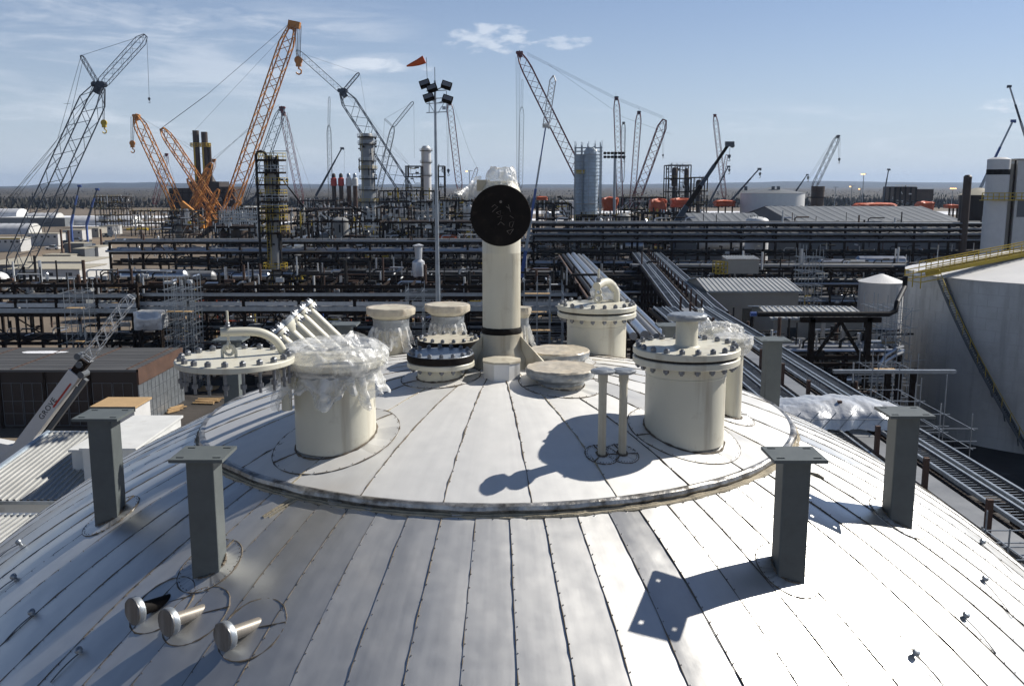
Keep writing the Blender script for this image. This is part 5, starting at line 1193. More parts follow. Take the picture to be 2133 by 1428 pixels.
# bridge walkway to the roof centre
mb = MB(); dk = MB(); a_ = R_(196)
e0 = Vector((TX + (TR + 2.2) * math.cos(a_), TY + (TR + 2.2) * math.sin(a_), TH + .5)); e1 = Vector((TX + 2, TY - 1, TH + 3.4)); dd = (e1 - e0).normalized(); sd_ = dd.cross(Vector((0, 0, 1))).normalized()
for s_ in (-1, 1):
    o = sd_ * s_ * .55
    mb.bar(e0 + o, e1 + o, .08, .42)
    for h_ in (.55, 1.1): mb.bar(e0 + o + Vector((0, 0, h_)), e1 + o + Vector((0, 0, h_)), .09)
    for u in np.linspace(0, 1, 15): p_ = e0.lerp(e1, u) + o; mb.bar(p_, p_ + Vector((0, 0, 1.1)), .06)
for q_ in (e0 - dd * 1.0,):
    for h_ in (0, .5, 1.0):
        mb.bar(q_ + sd_ * 1.3 + Vector((0, 0, h_ - .6)), q_ - sd_ * 1.3 + Vector((0, 0, h_ - .6)), .08); mb.bar(q_ + sd_ * 1.3 + Vector((0, 0, h_ - .6)), e0 + dd * 1.2 + sd_ * 1.3 + Vector((0, 0, h_ - .6)), .08); mb.bar(q_ - sd_ * 1.3 + Vector((0, 0, h_ - .6)), e0 + dd * 1.2 - sd_ * 1.3 + Vector((0, 0, h_ - .6)), .08)
    for s_ in (-1.3, 0, 1.3): mb.bar(q_ + sd_ * s_ + Vector((0, 0, -1.2)), q_ + sd_ * s_ + Vector((0, 0, .5)), .08)
mb.build('roof_bridge_rail', M['yellow'], t)
dk.bar(e0 - dd * 1.0, e1, 1.05, .05); dk.build('roof_bridge_deck', M['galv'], t)
mb = MB(); pz = [(P(1560, 652, 78)), ]
t = thing('overhead_pipe', (P(1700, 652, 78).x, 78, 0), 'black horizontal pipe on a braced steel frame, turning up at the big tank', 'pipe')
z = ZY(654, 78); xl, xr = P(1578, 652, 78).x, P(1872, 652, 78).x; eu = P(1886, 575, 84)
MB().tube([(xl, 78, z), (xr - .8, 78, z), (xr - .2, 78.2, z + .25), (xr, 78.5, z + .9), (eu.x, 84, eu.z - 1), (eu.x, 84, eu.z)], .22, 12).build('pipe', M['pipe_dark'], t, True)
mb = MB(); xa_, xb_ = P(1690, 700, 78).x, P(1808, 700, 78).x; MB().tube([(xl - .1, 78, z), (xl - .6, 78, z)], .2, 10).build('blue_end_cap', M['blue'], t)
for x in (xa_, xb_): MB().box2((x - .22, 77.8, 0), (x + .22, 78.2, z - .25)).build('column', M['steel_dark'], t)
mb.box2((xa_ - 1, 77.8, z - .7), (xb_ + 1, 78.2, z - .26)); xm = (xa_ + xb_) / 2
mb.bar((xm, 78, z - .6), (xa_, 78, z - 4.2), .25); mb.bar((xm, 78, z - .6), (xb_, 78, z - 4.4), .25); mb.bar((xa_, 78, z - 4.3), (xb_, 78, z - 4.3), .2, .3); mb.build('bracing', M['steel_dark'], t)
t = thing('steel_girder', (P(1860, 770, 68).x, 68, 0), 'long grey girder standing on dark legs in front of the big tank', 'girder')
z = ZY(770, 68); MB().box2((P(1735, 770, 68).x, 67.8, z - .25), (P(1990, 770, 68).x, 68.2, z)).build('beam', M['galv'], t)
for px_ in (1752, 1850, 1872, 1903): x = P(px_, 770, 68).x; MB().box2((x - .2, 67.8, 0), (x + .2, 68.1, z - .25)).build('leg', M['steel_dark'], t)
# small tank with cone roof
t = thing('storage_tank', (P(1835, 600, 140).x, 140, 0), 'small pale tank with ribbed cone roof left of the huge tank', 'tank')
r_ = 3.2; zt = ZY(586, 140); MB().lathe(t.location, [(r_, 0), (r_, zt)], 48, caps=False).build('shell', M['tank'], t, True)
mb = MB(); mb.lathe(t.location, [(r_ + .15, zt), (.3, zt + 1.1), (.01, zt + 1.15)], 32, caps=False); mb.build('roof', M['roofwhite'], t)
# low rack at right behind the trays
pipe_rack('low rack of horizontal silver pipes between the trays and the big tank', (P(1530, 700, 88).x, 86, 0), 0, 3, 5.0, 8, [(9.4, pset(.3, 7.6, 5, 61, SV, (.15, .28)), None), (6.4, pset(.3, 7.6, 5, 62, SV + DK, (.2, .4)), None), (3.4, pset(.3, 7.6, 5, 63, DK, (.2, .4)), None)], seed=15, clutter=220, braces=[(1, .3, 6, 'V')], cs=.3)
pipe_rack('dark lower framework under the horizontal black pipe', (P(1560, 740, 72).x + 2.5, 70, 0), 0, 2, 4.0, 7, [(7.6, pset(.3, 6.6, 4, 64, DK, (.15, .3)), None), (4.4, pset(.3, 6.6, 5, 65, DK, (.2, .35)), None)], seed=16, clutter=90, cs=.26)
t = thing('curved_pipe', (P(1850, 730, 84).x, 84, 5), 'two silver pipes curving together at the foot of the big tank', 'pipe')
for k in (0, 1): MB().tube([P(1830 + 4 * k, 765 + 12 * k, 84), P(1845, 740 + 12 * k, 84), P(1866, 727 + 12 * k, 84), P(1880, 722 + 12 * k, 85)], .18, 8).build('pipe', M['pipe_silver'], t, True)

# long grey warehouse etc. behind the raised rack
Y = 250; shed('long low grey building with a shallow roof behind the raised rack, right', P(1668, 450, Y).x, P(2035, 450, Y).x, Y, Y + 70, ZY(470, Y), ZY(430, Y + 35) , wall='greywall', roof='greywall', name='warehouse', group='far grey buildings', pitch=2.5)
Y = 240; shed('low grey building left of the white upright tank, behind the raised rack', P(1452, 450, Y).x, P(1600, 450, Y).x, Y, Y + 30, ZY(466, Y), ZY(444, Y + 15), wall='greywall', roof='greywall', name='warehouse', group='far grey buildings', pitch=2.5)
Y = 330; t = thing('storage_tank', (P(1608, 430, Y).x, Y, 0), 'wide white round tank with low cone roof and three small roof knobs', 'tank'); r_ = 64 * Y / 1950; zt = ZY(402, Y)
MB().lathe(t.location, [(r_, 0), (r_, zt)], 64, caps=False).build('shell', M['white_clean'], t, True); MB().lathe(t.location, [(r_ + .2, zt), (r_ * .02, zt + 1.9), (.01, zt + 1.9)], 64, caps=False).build('roof', M['greywall'], t, True)
for px_ in (1553, 1610, 1621): MB().box((P(px_, 400, Y - 4).x, Y - 4, zt + 1.6), (.9, .9, 1.4)).build('vent', M['greydark'], t)
Y = 216; t = thing('upright_tank', (P(1577, 470, Y).x, Y, 0), 'white upright tank with domed top behind the raised rack', 'tank'); r_ = 24 * Y / 1950; zt = ZY(462, Y)
MB().lathe(t.location, [(r_, 0), (r_, zt), (r_ * .93, zt + .5), (r_ * .75, zt + .85), (r_ * .4, zt + 1.1), (.01, zt + 1.15)], 40, caps=False).build('shell', M['white_clean'], t, True)
mb = MB()
for k in range(7): a_ = k * .9; mb.bar((t.location.x + r_ * .6 * math.cos(a_), Y + r_ * .6 * math.sin(a_), zt + .9), (t.location.x + r_ * .6 * math.cos(a_), Y + r_ * .6 * math.sin(a_), zt + 1.5), .12)
mb.build('top_fitting', M['greydark'], t)
Y = 420; t = thing('round_tank', (P(1703, 410, Y).x, Y, 0), 'dark brown round tank with a rim platform below the grey lattice crane', 'tank'); r_ = 13 * Y / 1950; zt = ZY(388, Y)
MB().lathe(t.location, [(r_, 0), (r_, zt - 2.2), (r_ * 1.05, zt - 2), (r_ * 1.05, zt)], 32).build('shell', M['brownstack'], t, True)
mb = MB(); mb.lathe(t.location, [(r_ + .2, zt - 5), (r_ + 1.8, zt - 5), (r_ + 1.8, zt - 4.6), (r_ + .2, zt - 4.6)], 24); mb.build('platform', M['steel_dark'], t)
# banded silo group
Y = 170
def silo(label, px_, wpx, ptop, Yq, m, band=None, name='silo', ptp=None):
    r_ = wpx / 2 * Yq / 1950; t = thing(name, (P(px_, 420, Yq).x, Yq, 0), label, 'silo'); zt = ZY(ptop, Yq)
    MB().lathe(t.location, [(r_, 0), (r_, zt), (r_ * .6, zt + .35), (.01, zt + .4)], 40, caps=False).build('shell', M[m], t, True)
    if band: MB().lathe(t.location, [(r_ + .02, ZY(band[1], Yq)), (r_ + .02, ZY(band[0], Yq))], 40, caps=False).build('black_band', M['black'], t, True)
    return t
t = silo('tall white silo with a black band near its top', 2074, 44, 332, Y, 'white_clean', (353, 364))
mb = MB(); z = ZY(416, Y)
for h_ in (0, .6, 1.2): mb.bar((t.location.x - 3.8, Y - 2.6, z + h_), (t.location.x + 3.6, Y - 2.6, z + h_), .14)
for k in range(8): mb.bar((t.location.x - 3.8 + k, Y - 2.6, z), (t.location.x - 3.8 + k, Y - 2.6, z + 1.2), .12)
mb.box((t.location.x, Y - 2.2, z - .05), (7.6, 1.0, .12)); mb.build('platform_rail', M['yellow'], t)
t = thing('silo', (P(2128, 420, Y).x, Y, 0), 'weathered beige square tower beside the banded silo, at the right edge', 'tower'); x0, x1, zt = P(2100, 420, Y).x, P(2170, 420, Y).x, ZY(334, Y)
MB().box2((x0 + 1.2, Y, 0), (x1, Y + 6, zt)).build('wall', M['white'], t); MB().box2((x0 - .4, Y + .5, 0), (x0 + 1.0, Y + 4, zt - .6)).build('side_duct', M['beige'], t)
MB().box2((x0 + .9, Y - .2, zt + .003), (x1 + .2, Y + 6.2, zt + .3)).build('roof', M['beige'], t)
MB().box2((P(2118, 440, Y).x, Y - .05, ZY(452, Y)), (x1, Y - .004, ZY(415, Y))).build('louvre', M['greywall'], t)
MB().bar((x0 + .6, Y - .2, 2), (x0 + .6, Y - .2, zt), .25).build('downpipe', M['steel_dark'], t)
silo('dark brown upright cylinder left of the conical dark tank', 2012, 16, 368, 200, 'brownstack')
t = thing('cone_tank', (P(2036, 430, 215).x, 215, 0), 'squat dark tank with conical roof behind the banded silo', 'tank'); r_ = 3.9; zt = ZY(406, 215)
MB().lathe(t.location, [(r_, 0), (r_, zt)], 32, caps=False).build('shell', M['darkbody'], t, True); MB().lathe(t.location, [(r_ + .3, zt), (1.0, zt + 1.5), (.01, zt + 1.6)], 32, caps=False).build('roof', M['beige_roof'], t, True)

# ---- left yard
def box_bldg(label, x0, x1, y0, y1, z_, zt, wall, roof, name='site_building', cat='building', group='low site buildings', wins=0, trim=None, door=False):
    t = thing(name, ((x0 + x1) / 2, y0, z_), label, cat, group)
    MB().box2((x0, y0, z_), (x1, y1, zt)).build('wall', M[wall], t)
    MB().box2((x0 - .15, y0 - .15, zt + .003), (x1 + .15, y1 + .15, zt + .16)).build('roof', M[roof], t)
    if trim: MB().box2((x0 - .17, y0 - .19, zt - .25), (x1 + .17, y0 - .155, zt + .18)).build('fascia', M[trim], t)
    for k in range(wins):
        xw = x0 + (x1 - x0) * (k + .5) / wins; MB().box2((xw - .45, y0 - .04, zt - 1.6), (xw + .45, y0 - .004, zt - .8)).build('window', M['glass'], t)
    if door: MB().box2((x1 - 2.2, y0 - .04, z_), (x1 - 1.3, y0 - .004, z_ + 2.1)).build('door', M['greywall'], t)
    return t
def bx(label, p0, p1, pb, hgt, dep, wall='trailer', roof='beige_roof', **k):
    g0 = G((p0 + p1) / 2, pb); Y = g0.y; return box_bldg(label, P(p0, pb, Y).x, P(p1, pb, Y).x, Y, Y + dep, 0, hgt, wall, roof, **k)
tr = dict(name='site_trailer', cat='trailer', group='white site trailers')
bx('long white site trailer with orange roof edge at the left edge', -30, 44, 524, 5.0, 8, wins=6, trim='yellow', **tr)
bx('white trailer with small windows right of the orange edged one', 56, 122, 512, 5.0, 7, wins=5, **tr)
bx('grey white trailer row in front of the long arched tent, left piece', 132, 172, 500, 4.6, 10, wins=3, **tr)
bx('pale yellow sided trailer in the middle of the row before the arched tent', 174, 206, 494, 4.4, 10, wall='beige', wins=3, **tr)
bx('white end trailer at the right of the row before the arched tent', 208, 235, 489, 4.4, 12, wins=2, **tr)
bx('grey boxy cabin with greenish roof standing between the brown posts', 154, 178, 545, 4.2, 12, wall='greywall', wins=0, **tr)
bx('white sided cabin end beside the grey boxy cabin', 179, 206, 541, 4.2, 11, wins=1, **tr)
bx('small square cabin right of the leftmost brown post', 135, 176, 530, 4.0, 7, wall='greywall', **tr)
bx('small beige topped shed in front of the dirt road, left', 90, 148, 548, 2.6, 7, wall='beige')
bx('wide low white building with beige roof behind the left rack, front one', 10, 168, 596, 4.2, 16, wins=4, door=True)
bx('white building with stepped beige roof behind the front one, left', 60, 178, 572, 3.6, 18, wins=3)
bx('long flat roofed building with snowy edges at the left edge', -60, 66, 576, 3.2, 30, wall='greywall')
bx('long pale building at the left edge behind the scaffold', 20, 180, 640, 5.2, 10, wall='greywall', roof='corr')
bx('dark grey shed row behind the tents', 0, 70, 470, 5, 20, wall='greywall', roof='white', group='low site buildings')
bx('grey row building below the small arched tent', 60, 136, 472, 5, 12, wall='greywall', roof='greywall')
bx('tiny white building behind the furnace block', 497, 530, 452, 8, 20, wall='white', roof='white')
bx('small white cabin between the racks, below the black boom', 522, 556, 507, 5, 8, wall='white_clean', roof='galv')
bx('pale flat building left of the scaffolded vessel', 1168, 1196, 448, 12, 25, wall='white_clean', roof='white')
def tent(label, p0, p1, pb, hgt, ln, n_=7):
    g0 = G((p0 + p1) / 2, pb); Y = g0.y; x0, x1 = P(p0, pb, Y).x, P(p1, pb, Y).x; hgt *= .72; t = thing('arched_tent', ((x0 + x1) / 2, Y, 0), label, 'tent', 'white arched storage tents'); mb = MB(); k = 14; vs = []
    nx = n_ * 4
    for i in range(nx + 1):
        u = i / nx; x = x0 + (x1 - x0) * u; s_ = 1 - .035 * abs(math.sin(u * n_ * PI)) ** .5 * 0 - (.03 if i % 4 == 2 else 0)
        for j in range(k + 1): a_ = PI * j / k; vs.append((x, Y + ln / 2 - ln / 2 * math.cos(a_), hgt * s_ * math.sin(a_) ** .8))
    mb.add(vs, [(i * (k + 1) + j, (i + 1) * (k + 1) + j, (i + 1) * (k + 1) + j + 1, i * (k + 1) + j + 1) for i in range(nx) for j in range(k)]); mb.build('canopy', M['tentskin'], t, True)
    for i in (0, nx): MB().add  # end walls below
    for i, nm in ((0, 'end_wall'), (nx, 'end_wall')):
        e_ = MB(); e_.add([vs[i * (k + 1) + j] for j in range(k + 1)], [tuple(range(k + 1))]); e_.build(nm, M['white'], t)
tent('long white arched tent with rib lines behind the trailer row', 141, 277, 470, 8, 16, 9)
tent('small white arched tent left of the long ribbed one', 50, 116, 461, 8, 14, 5)
tent('white arched tent with bright roof at the left edge', -20, 60, 488, 7.5, 14, 5)
tent('faint white tent farthest back at the left edge', -30, 34, 452, 9, 20, 4)
for px_, pt, pb in ((130, 478, 527), (147, 480, 544), (213, 477, 531), (296, 478, 512), (64, 420, 442), (121, 425, 455)):
    g0 = G(px_, pb); t = thing('steel_post', g0, {130: 'rusty brown post leftmost of the four beside the cabins', 147: 'rusty brown post second from left beside the cabins', 213: 'rusty brown post in front of the end trailer', 296: 'rusty brown post standing alone before the second rack', 64: 'thin pole left of the small tent', 121: 'thin pole right of the small tent'}[px_], 'post')
    k = 1 if pt > 460 else .5; MB().box2((g0.x - .28 * k, g0.y - .28 * k, 0), (g0.x + .28 * k, g0.y + .28 * k, ZY(pt, g0.y))).build('shaft', M['rustbrown'], t); MB().box2((g0.x - .6 * k, g0.y - .6 * k, 0), (g0.x + .6 * k, g0.y + .6 * k, .3)).build('base_plate', M['rustbrown'], t)
def truck(label, px_, pb, m='galv', yaw=.3, kind='pickup'):
    g0 = G(px_, pb); t = thing('pickup_truck', g0, label, 'truck', 'trucks parked in the left yard'); rot = Matrix.Rotation(yaw, 3, 'Z')
    def q(x, y, z): return g0 + rot @ Vector((x, y, z))
    mb = MB(); mb.box(q(0, 0, .75), (5.4, 1.9, .7), rot); mb.build('body', M[m], t)
    mb = MB(); vs = [q(x, y, z) for x, z in ((-1.0, 1.1), (-.6, 1.8), (.9, 1.8), (1.5, 1.1)) for y in (-.85, .85)]; mb.add(vs, [(0, 1, 3, 2), (2, 3, 5, 4), (4, 5, 7, 6), (0, 2, 4, 6), (1, 7, 5, 3)]); mb.build('cabin', M['glass'], t)
    mb = MB(); mb.box(q(.15, 0, 1.82), (1.5, 1.6, .06), rot); mb.build('cabin_roof', M[m], t)
    for x in (-1.7, 1.7):
        for y in (-1, .75): MB().lathe(q(x, y, .38), [(.38, 0), (.38, .22)], 12, axis=rot @ Vector((0, 1, 0))).build('wheel', M['tread'], t)
truck('silver pickup truck parked in front of the trailer row', 160, 503, 'galv', .2)
truck('dark truck parked at the right end of the trailer row', 224, 494, 'bluedark', -.6)
truck('dark car parked beside the wide low white building', 192, 572, 'steel_dark', 1.0)
truck('white truck behind the second rack, far left', 110, 520, 'white_clean', 0)
truck('green grey pickup near the end of the stepped roof building', 196, 588, 'pipe_grey', .2)
t = thing('pipe_stack', G(285, 478), 'low heap of yellow painted pipes on the dirt road', 'pipe stack'); g0 = G(285, 480)
for k in range(6): MB().tube([(g0.x - 6, g0.y + k * 1.1, .6), (g0.x + 6, g0.y + k * 1.1, .6 + .1 * k)], .5, 8).build('pipe', M['yellow'], t, True)
t = thing('round_vessel_end', G(8, 612), 'round white domed tank end at the left edge above the rack', 'tank'); c = P(4, 586, 125)
t.location = (c.x, 125, 0); MB().lathe((c.x - .2, 125, c.z), [(1.3, -3), (1.3, 0), (1.15, .5), (.7, .85), (.01, .95)], 32, axis=(1, -.35, 0)).build('drum', M['white_clean'], t, True)
MB().box2((c.x - 2, 124.5, 0), (c.x - 1.4, 125.5, c.z - 1)).build('saddle', M['steel_dark'], t)

# dark panel-walled building
bx0, bx1, by0, by1, bz_ = -78.0, -38.8, 95.0, 108.0, 6.0
t = thing('dark_hall', ((bx0 + bx1) / 2, by0, 0), 'wide dark hall with gridded front panels and rusty roof seams, left', 'building')
MB().box2((bx0, by0, 0), (bx1, by1, bz_)).build('wall', M['darkbody'], t)
MB().box2((bx0 - .2, by0 - .2, bz_ + .003), (bx1 + .2, by1 + .2, bz_ + .25)).build('roof', M['deckplate'], t)
mb = MB()
for k in range(7): x = bx1 - 1 - k * 6.0; mb.box2((x - .1, by0, bz_ + .2531), (x + .1, by1, bz_ + .30))
mb.build('roof_seam', M['rust'], t)
mb = MB()
for k in range(14): y = by0 + .9 + k * .93; mb.box2((bx0, y - .02, bz_ + .253), (bx1, y + .02, bz_ + .28))
mb.build('roof_joint', M['greydark'], t)
for k in range(4):
    c = (bx1 - 5 - k * 9.5, by1 - 3.0, bz_ + .26); sn = MB(); vs = []
    for j in range(18): a_ = 2 * PI * j / 18; rr_ = 1 + .35 * noise.noise(Vector((math.cos(a_) * 2, math.sin(a_) * 2, k * 3))); vs.append((c[0] + 2.6 * rr_ * math.cos(a_), c[1] + .8 * rr_ * math.sin(a_), c[2] + .03))
    sn.add(vs, [tuple(range(18))])
    if k in (1, 2, 3): sn.build('snow_patch', M['snow'], t)
MB().box2((bx1 + .004, by0 - .2, bz_ - 1.35), (bx1 + .22, by1, bz_ + .3)).build('fascia', M['rustbrown'], t)
MB().box2((bx1 + .004, by0, 0), (bx1 + .12, by1, bz_ - 1.36)).build('side_panel', M['galv'], t)
mb = MB()
for k in range(1, 12): y = by0 + k * 1.1; mb.box2((bx1 + .12, y - .03, 0), (bx1 + .15, y + .03, bz_ - 1.4))
for z in (1.1, 2.3, 3.5): mb.box2((bx1 + .12, by0, z - .03), (bx1 + .145, by1, z + .03))
mb.build('panel_joint', M['greydark'], t)
for k in range(8):
    x1_ = bx1 - .5 - k * 4.7; x0_ = x1_ - 4.2; mb = MB()
    for s_ in (0, 1):
        a0, a1 = x0_ + s_ * 2.15, x0_ + s_ * 2.15 + 2.0
        for xx in (a0, (a0 + a1) / 2, a1): mb.box2((xx - .025, by0 - .06, .3), (xx + .025, by0 - .02, bz_ - 1.2))
        for z in (.3, 1.6, 2.9, bz_ - 1.2): mb.box2((a0, by0 - .055, z - .025), (a1, by0 - .015, z + .025))
    mb.build('panel_frame', M['greywall'], t); MB().box2((x0_ - .35, by0 - .12, 0), (x0_ - .1, by0 - .02, bz_)).build('pilaster', M['steel_dark'], t)
# white flat box and ribbed roofs, lower left
box_bldg('plain white flat topped enclosure beside the dome, behind the left posts', -28.0, -24.6, 59, 67.6, 3, 8.0, 'white', 'white', name='duct_enclosure', cat='enclosure', group='low site buildings')
MB().box2((-29, 57.5, 3), (-27.9, 58.9, 7.2))
box_bldg('small white hut with tan flat roof above the white enclosure', P(192, 860, 78).x, P(280, 860, 78).x, 78, 81.5, 2, ZY(850, 78), 'white_clean', 'wood', name='site_hut', cat='hut', wins=1, trim='postgrey')
def rib_roof(label, c, wall_drop, m='corr', blue=True):
    a_, b_, c_, d_ = [Vector(q) for q in c]; t = thing('ribbed_roof_building', (a_.lerp(b_, .5).x, a_.y, 0), label, 'building', 'ribbed roof buildings at the lower left'); mb = MB(); corr_roof(mb, a_, b_, c_, d_, .42, .1); mb.build('roof', M[m], t)
    mb = MB(); mb.add([(a_.x, a_.y + .3, 0), (b_.x, b_.y + .3, 0), (b_.x, b_.y + .3, b_.z - .1), (a_.x, a_.y + .3, a_.z - .1), (d_.x, d_.y, 0), (c_.x, c_.y, 0), (c_.x, c_.y, c_.z - .1), (d_.x, d_.y, d_.z - .1)], [(0, 1, 2, 3), (5, 4, 7, 6), (4, 0, 3, 7), (1, 5, 6, 2)]); mb.build('wall', M['white'], t)
    MB().bar(a_ + Vector((0, -.1, -.1)), b_ + Vector((0, -.1, -.1)), .16, .22).build('gutter', M['galv'], t)
    MB().bar(a_ + Vector((-.1, 0, 0)), d_ + Vector((-.1, 0, 0)), .25, .3).build('verge_trim', M['bluewrap'] if blue else M['galv'], t)
    MB().bar(d_, c_, .4, .12).build('ridge_cap', M['galv'], t); return t
t = rib_roof('building with pale ribbed roof and blue left verge, lower left', ((-35.5, 57.2, 5.2), (-20, 57.2, 5.2), (-20, 66.5, 7.2), (-33.8, 66.5, 7.2)), 2)
MB().tube([P(207, 925, 65), P(207, 895, 65)], .16, 10).build('rusty_vent_pipe', M['rust'], t)
rib_roof('second lower building with pale ribbed roof at the left edge', ((-36, 45, 4.2), (-18, 45, 4.2), (-18, 53.5, 5.6), (-33.5, 53.5, 5.6)), 2, blue=False)
box_bldg('white boxy unit standing on the ribbed roof beside the far left post', P(165, 960, 62).x, P(215, 960, 62).x, 61, 64, 5.5, ZY(940, 61), 'white', 'white', name='roof_unit', cat='roof unit')

# timber, debris on the dirt beside the dark hall
for k, (p0, p1, pb, lab) in enumerate(((350, 385, 855, 'loose stack of planks on the dirt beside the dark hall'), (405, 460, 838, 'wide bright plank pallet on the dirt behind the hanging lid'), (415, 455, 812, 'second plank pile behind the bright one'))):
    g0 = G((p0 + p1) / 2, pb); wd_ = (p1 - p0) * g0.y / 1950; t = thing('plank_pile', g0, lab, 'planks', 'plank piles')
    for j in range(7): MB().box((g0.x + rk.uniform(-.2, .2), g0.y + (j - 3) * .32, .15 + .1 * (j % 3)), (wd_ * rk.uniform(.7, 1), .25, .1), Matrix.Rotation(rk.uniform(-.15, .15) + (.9 if k == 0 else 0), 3, 'Z')).build('plank', M['wood'], t)
t = thing('wrapped_box', P(310, 690, 112), 'big grey box wrapped in shiny film between rack columns at the left', 'box'); c = P(310, 667, 112); wd_ = 58 * 112 / 1950
t.location = (c.x, 112, 0)
mb = MB(); vs = []
for i in range(21):
    for j in range(15): u, v = i / 20, j / 14; vs.append((c.x + (u - .5) * wd_, 111.6 - .5 * math.sin(PI * u) * math.sin(PI * v) + .12 * noise.noise(Vector((u * 5, v * 4, 1))), c.z + (v - .5) * 2.2 + .1 * noise.noise(Vector((u * 4, v * 4, 9)))))
mb.add(vs, [(i * 15 + j, (i + 1) * 15 + j, (i + 1) * 15 + j + 1, i * 15 + j + 1) for i in range(20) for j in range(14)])
mb.box2((c.x - wd_ / 2 + .05, 111.75, c.z - 1.05), (c.x + wd_ / 2 - .05, 114, c.z + 1.05)); mb.build('film', M['sheeting'], t, True)
for sx in (-1, 1): MB().box2((c.x + sx * 1.3 - .1, 112, 0), (c.x + sx * 1.3 + .1, 113, c.z - 1)).build('leg', M['steel_dark'], t)
t = thing('wrapped_valve', P(872, 560, 150), 'upright valve bundled in whitish film above the second rack, right of centre', 'valve'); Y = 150; t.location = (P(872, 550, Y).x, Y, 0); x = t.location.x
MB().lathe((x, Y, 0), [(.9, ZY(575, Y)), (1.0, ZY(560, Y)), (.95, ZY(545, Y)), (.55, ZY(540, Y)), (.6, ZY(515, Y)), (.9, ZY(511, Y)), (.2, ZY(508, Y))], 24, disp=crumple(3, .22, .5)).build('film', M['sheeting'], t, True)
MB().box2((x - .3, Y - .3, 0), (x + .3, Y + .3, ZY(574, Y))).build('stand', M['steel_dark'], t)

# ---------------------------------------------------------------- towers and modules
def railring(mb, c, r, z, n=14, h=1.1, t_=.07):
    for hh in (.55, 1.1):
        for j in range(n): a_, b_ = 2 * PI * j / n, 2 * PI * (j + 1) / n; mb.bar((c[0] + r * math.cos(a_), c[1] + r * math.sin(a_), z + hh * h), (c[0] + r * math.cos(b_), c[1] + r * math.sin(b_), z + hh * h), t_)
    for j in range(n): a_ = 2 * PI * j / n; mb.bar((c[0] + r * math.cos(a_), c[1] + r * math.sin(a_), z), (c[0] + r * math.cos(a_), c[1] + r * math.sin(a_), z + h), t_)
def tower(label, px_, Y, prof, plats, m='tower', top='', group='process towers', thick=.07, rail='yellow', fit=40, seed=0):
    x = P(px_, 420, Y).x; t = thing('process_tower', (x, Y, 0), label, 'tower', group); k = Y / 1950; rr = random.Random(seed)
    MB().lathe((x, Y, 0), [(w_ / 2 * k, max(0, ZY(p_, Y))) for w_, p_ in prof], 32).build('shell', M[m], t, True)
    for (w_, p_, y_) in plats:
        z = ZY(p_, Y); r_ = w_ / 2 * k; MB().lathe((x, Y, 0), [(r_, z - .35), (r_, z)], 16).build('platform', M['steel_dark'], t)
        mb = MB(); railring(mb, (x, Y), r_, z, t_=thick); mb.build('handrail', M[rail if y_ else 'galv_light'], t)
    mb = MB(); zt = ZY(prof[-1][1], Y); r0 = prof[0][0] / 2 * k
    for q in range(fit):
        a_ = rr.uniform(0, 2 * PI); z = rr.uniform(2, zt - 1); R0 = r0 * 1.15; h_ = rr.uniform(1, 8)
        if rr.random() < .5: mb.tube([(x + R0 * math.cos(a_), Y + R0 * math.sin(a_), z), (x + R0 * math.cos(a_), Y + R0 * math.sin(a_), min(zt, z + h_))], rr.uniform(.1, .22), 6)
        else: mb.box((x + R0 * math.cos(a_), Y + R0 * math.sin(a_), z), (rr.uniform(.25, .7) * max(1, Y / 300),) * 3)
    if fit: mb.build('pipework', M['pipe_dark'], t)['kind'] = 'stuff'
    mb = MB(); zc = ZY(prof[-1][1], Y)
    for s_ in (-1, 1): mb.bar((x + s_ * .35 - r0 * .6, Y - r0 * 1.25, 1), (x + s_ * .35 - r0 * .6, Y - r0 * 1.25, zc), .08)
    z = 1
    while z < zc: mb.bar((x - .35 - r0 * .6, Y - r0 * 1.25, z), (x + .35 - r0 * .6, Y - r0 * 1.25, z), .05); z += .6
    mb.build('ladder', M['yellow'], t)
    return t
Y = 190; t = tower('grey tower ringed with yellow railed platforms, a black pipe loop on top', 568, Y, [(24, 620), (24, 495), (28, 480), (28, 332), (14, 324)], [(62, 332, 1), (66, 383, 1), (60, 408, 1), (62, 418, 0), (60, 441, 1), (58, 458, 1), (64, 483, 1), (50, 560, 1), (60, 358, 0), (56, 432, 0)], fit=160, seed=3, thick=.08)
x = t.location.x; z1 = ZY(318, Y)
MB().tube([(x - 2.4, Y - 2, 3), (x - 2.4, Y - 2, z1 - .6), (x - 2.1, Y - 2, z1), (x - 1.5, Y - 1.8, z1 + .25), (x - .9, Y - 1.2, z1), (x - .6, Y - .6, z1 - .8), (x - .6, Y - .6, ZY(335, Y))], .26, 10).build('loop_pipe', M['pipe_dark'], t, True)
mb = MB(); mb.bar((x + .6, Y, ZY(332, Y)), (x + .6, Y, z1 + .3), .12); mb.bar((x + .6, Y, z1 + .3), (x + 3.2, Y, z1 + .3), .12); mb.build('davit', M['steel_dark'], t)
tower('tall slender grey tower with dark ringed top, right of the red capped vessels', 768, 400, [(30, 520), (30, 405), (27, 400), (26, 285), (20, 278)], [(40, 285, 0), (38, 300, 0), (36, 335, 0), (38, 352, 1), (36, 372, 0), (40, 395, 0), (42, 420, 1), (44, 450, 0)], fit=70, seed=4, thick=.12)
tower('bright white column standing between dark frames near the centre', 889, 600, [(20, 420), (20, 310), (12, 304)], [(26, 314, 0), (25, 338, 0), (24, 365, 0)], m='white_clean', fit=0, seed=5, thick=.14)
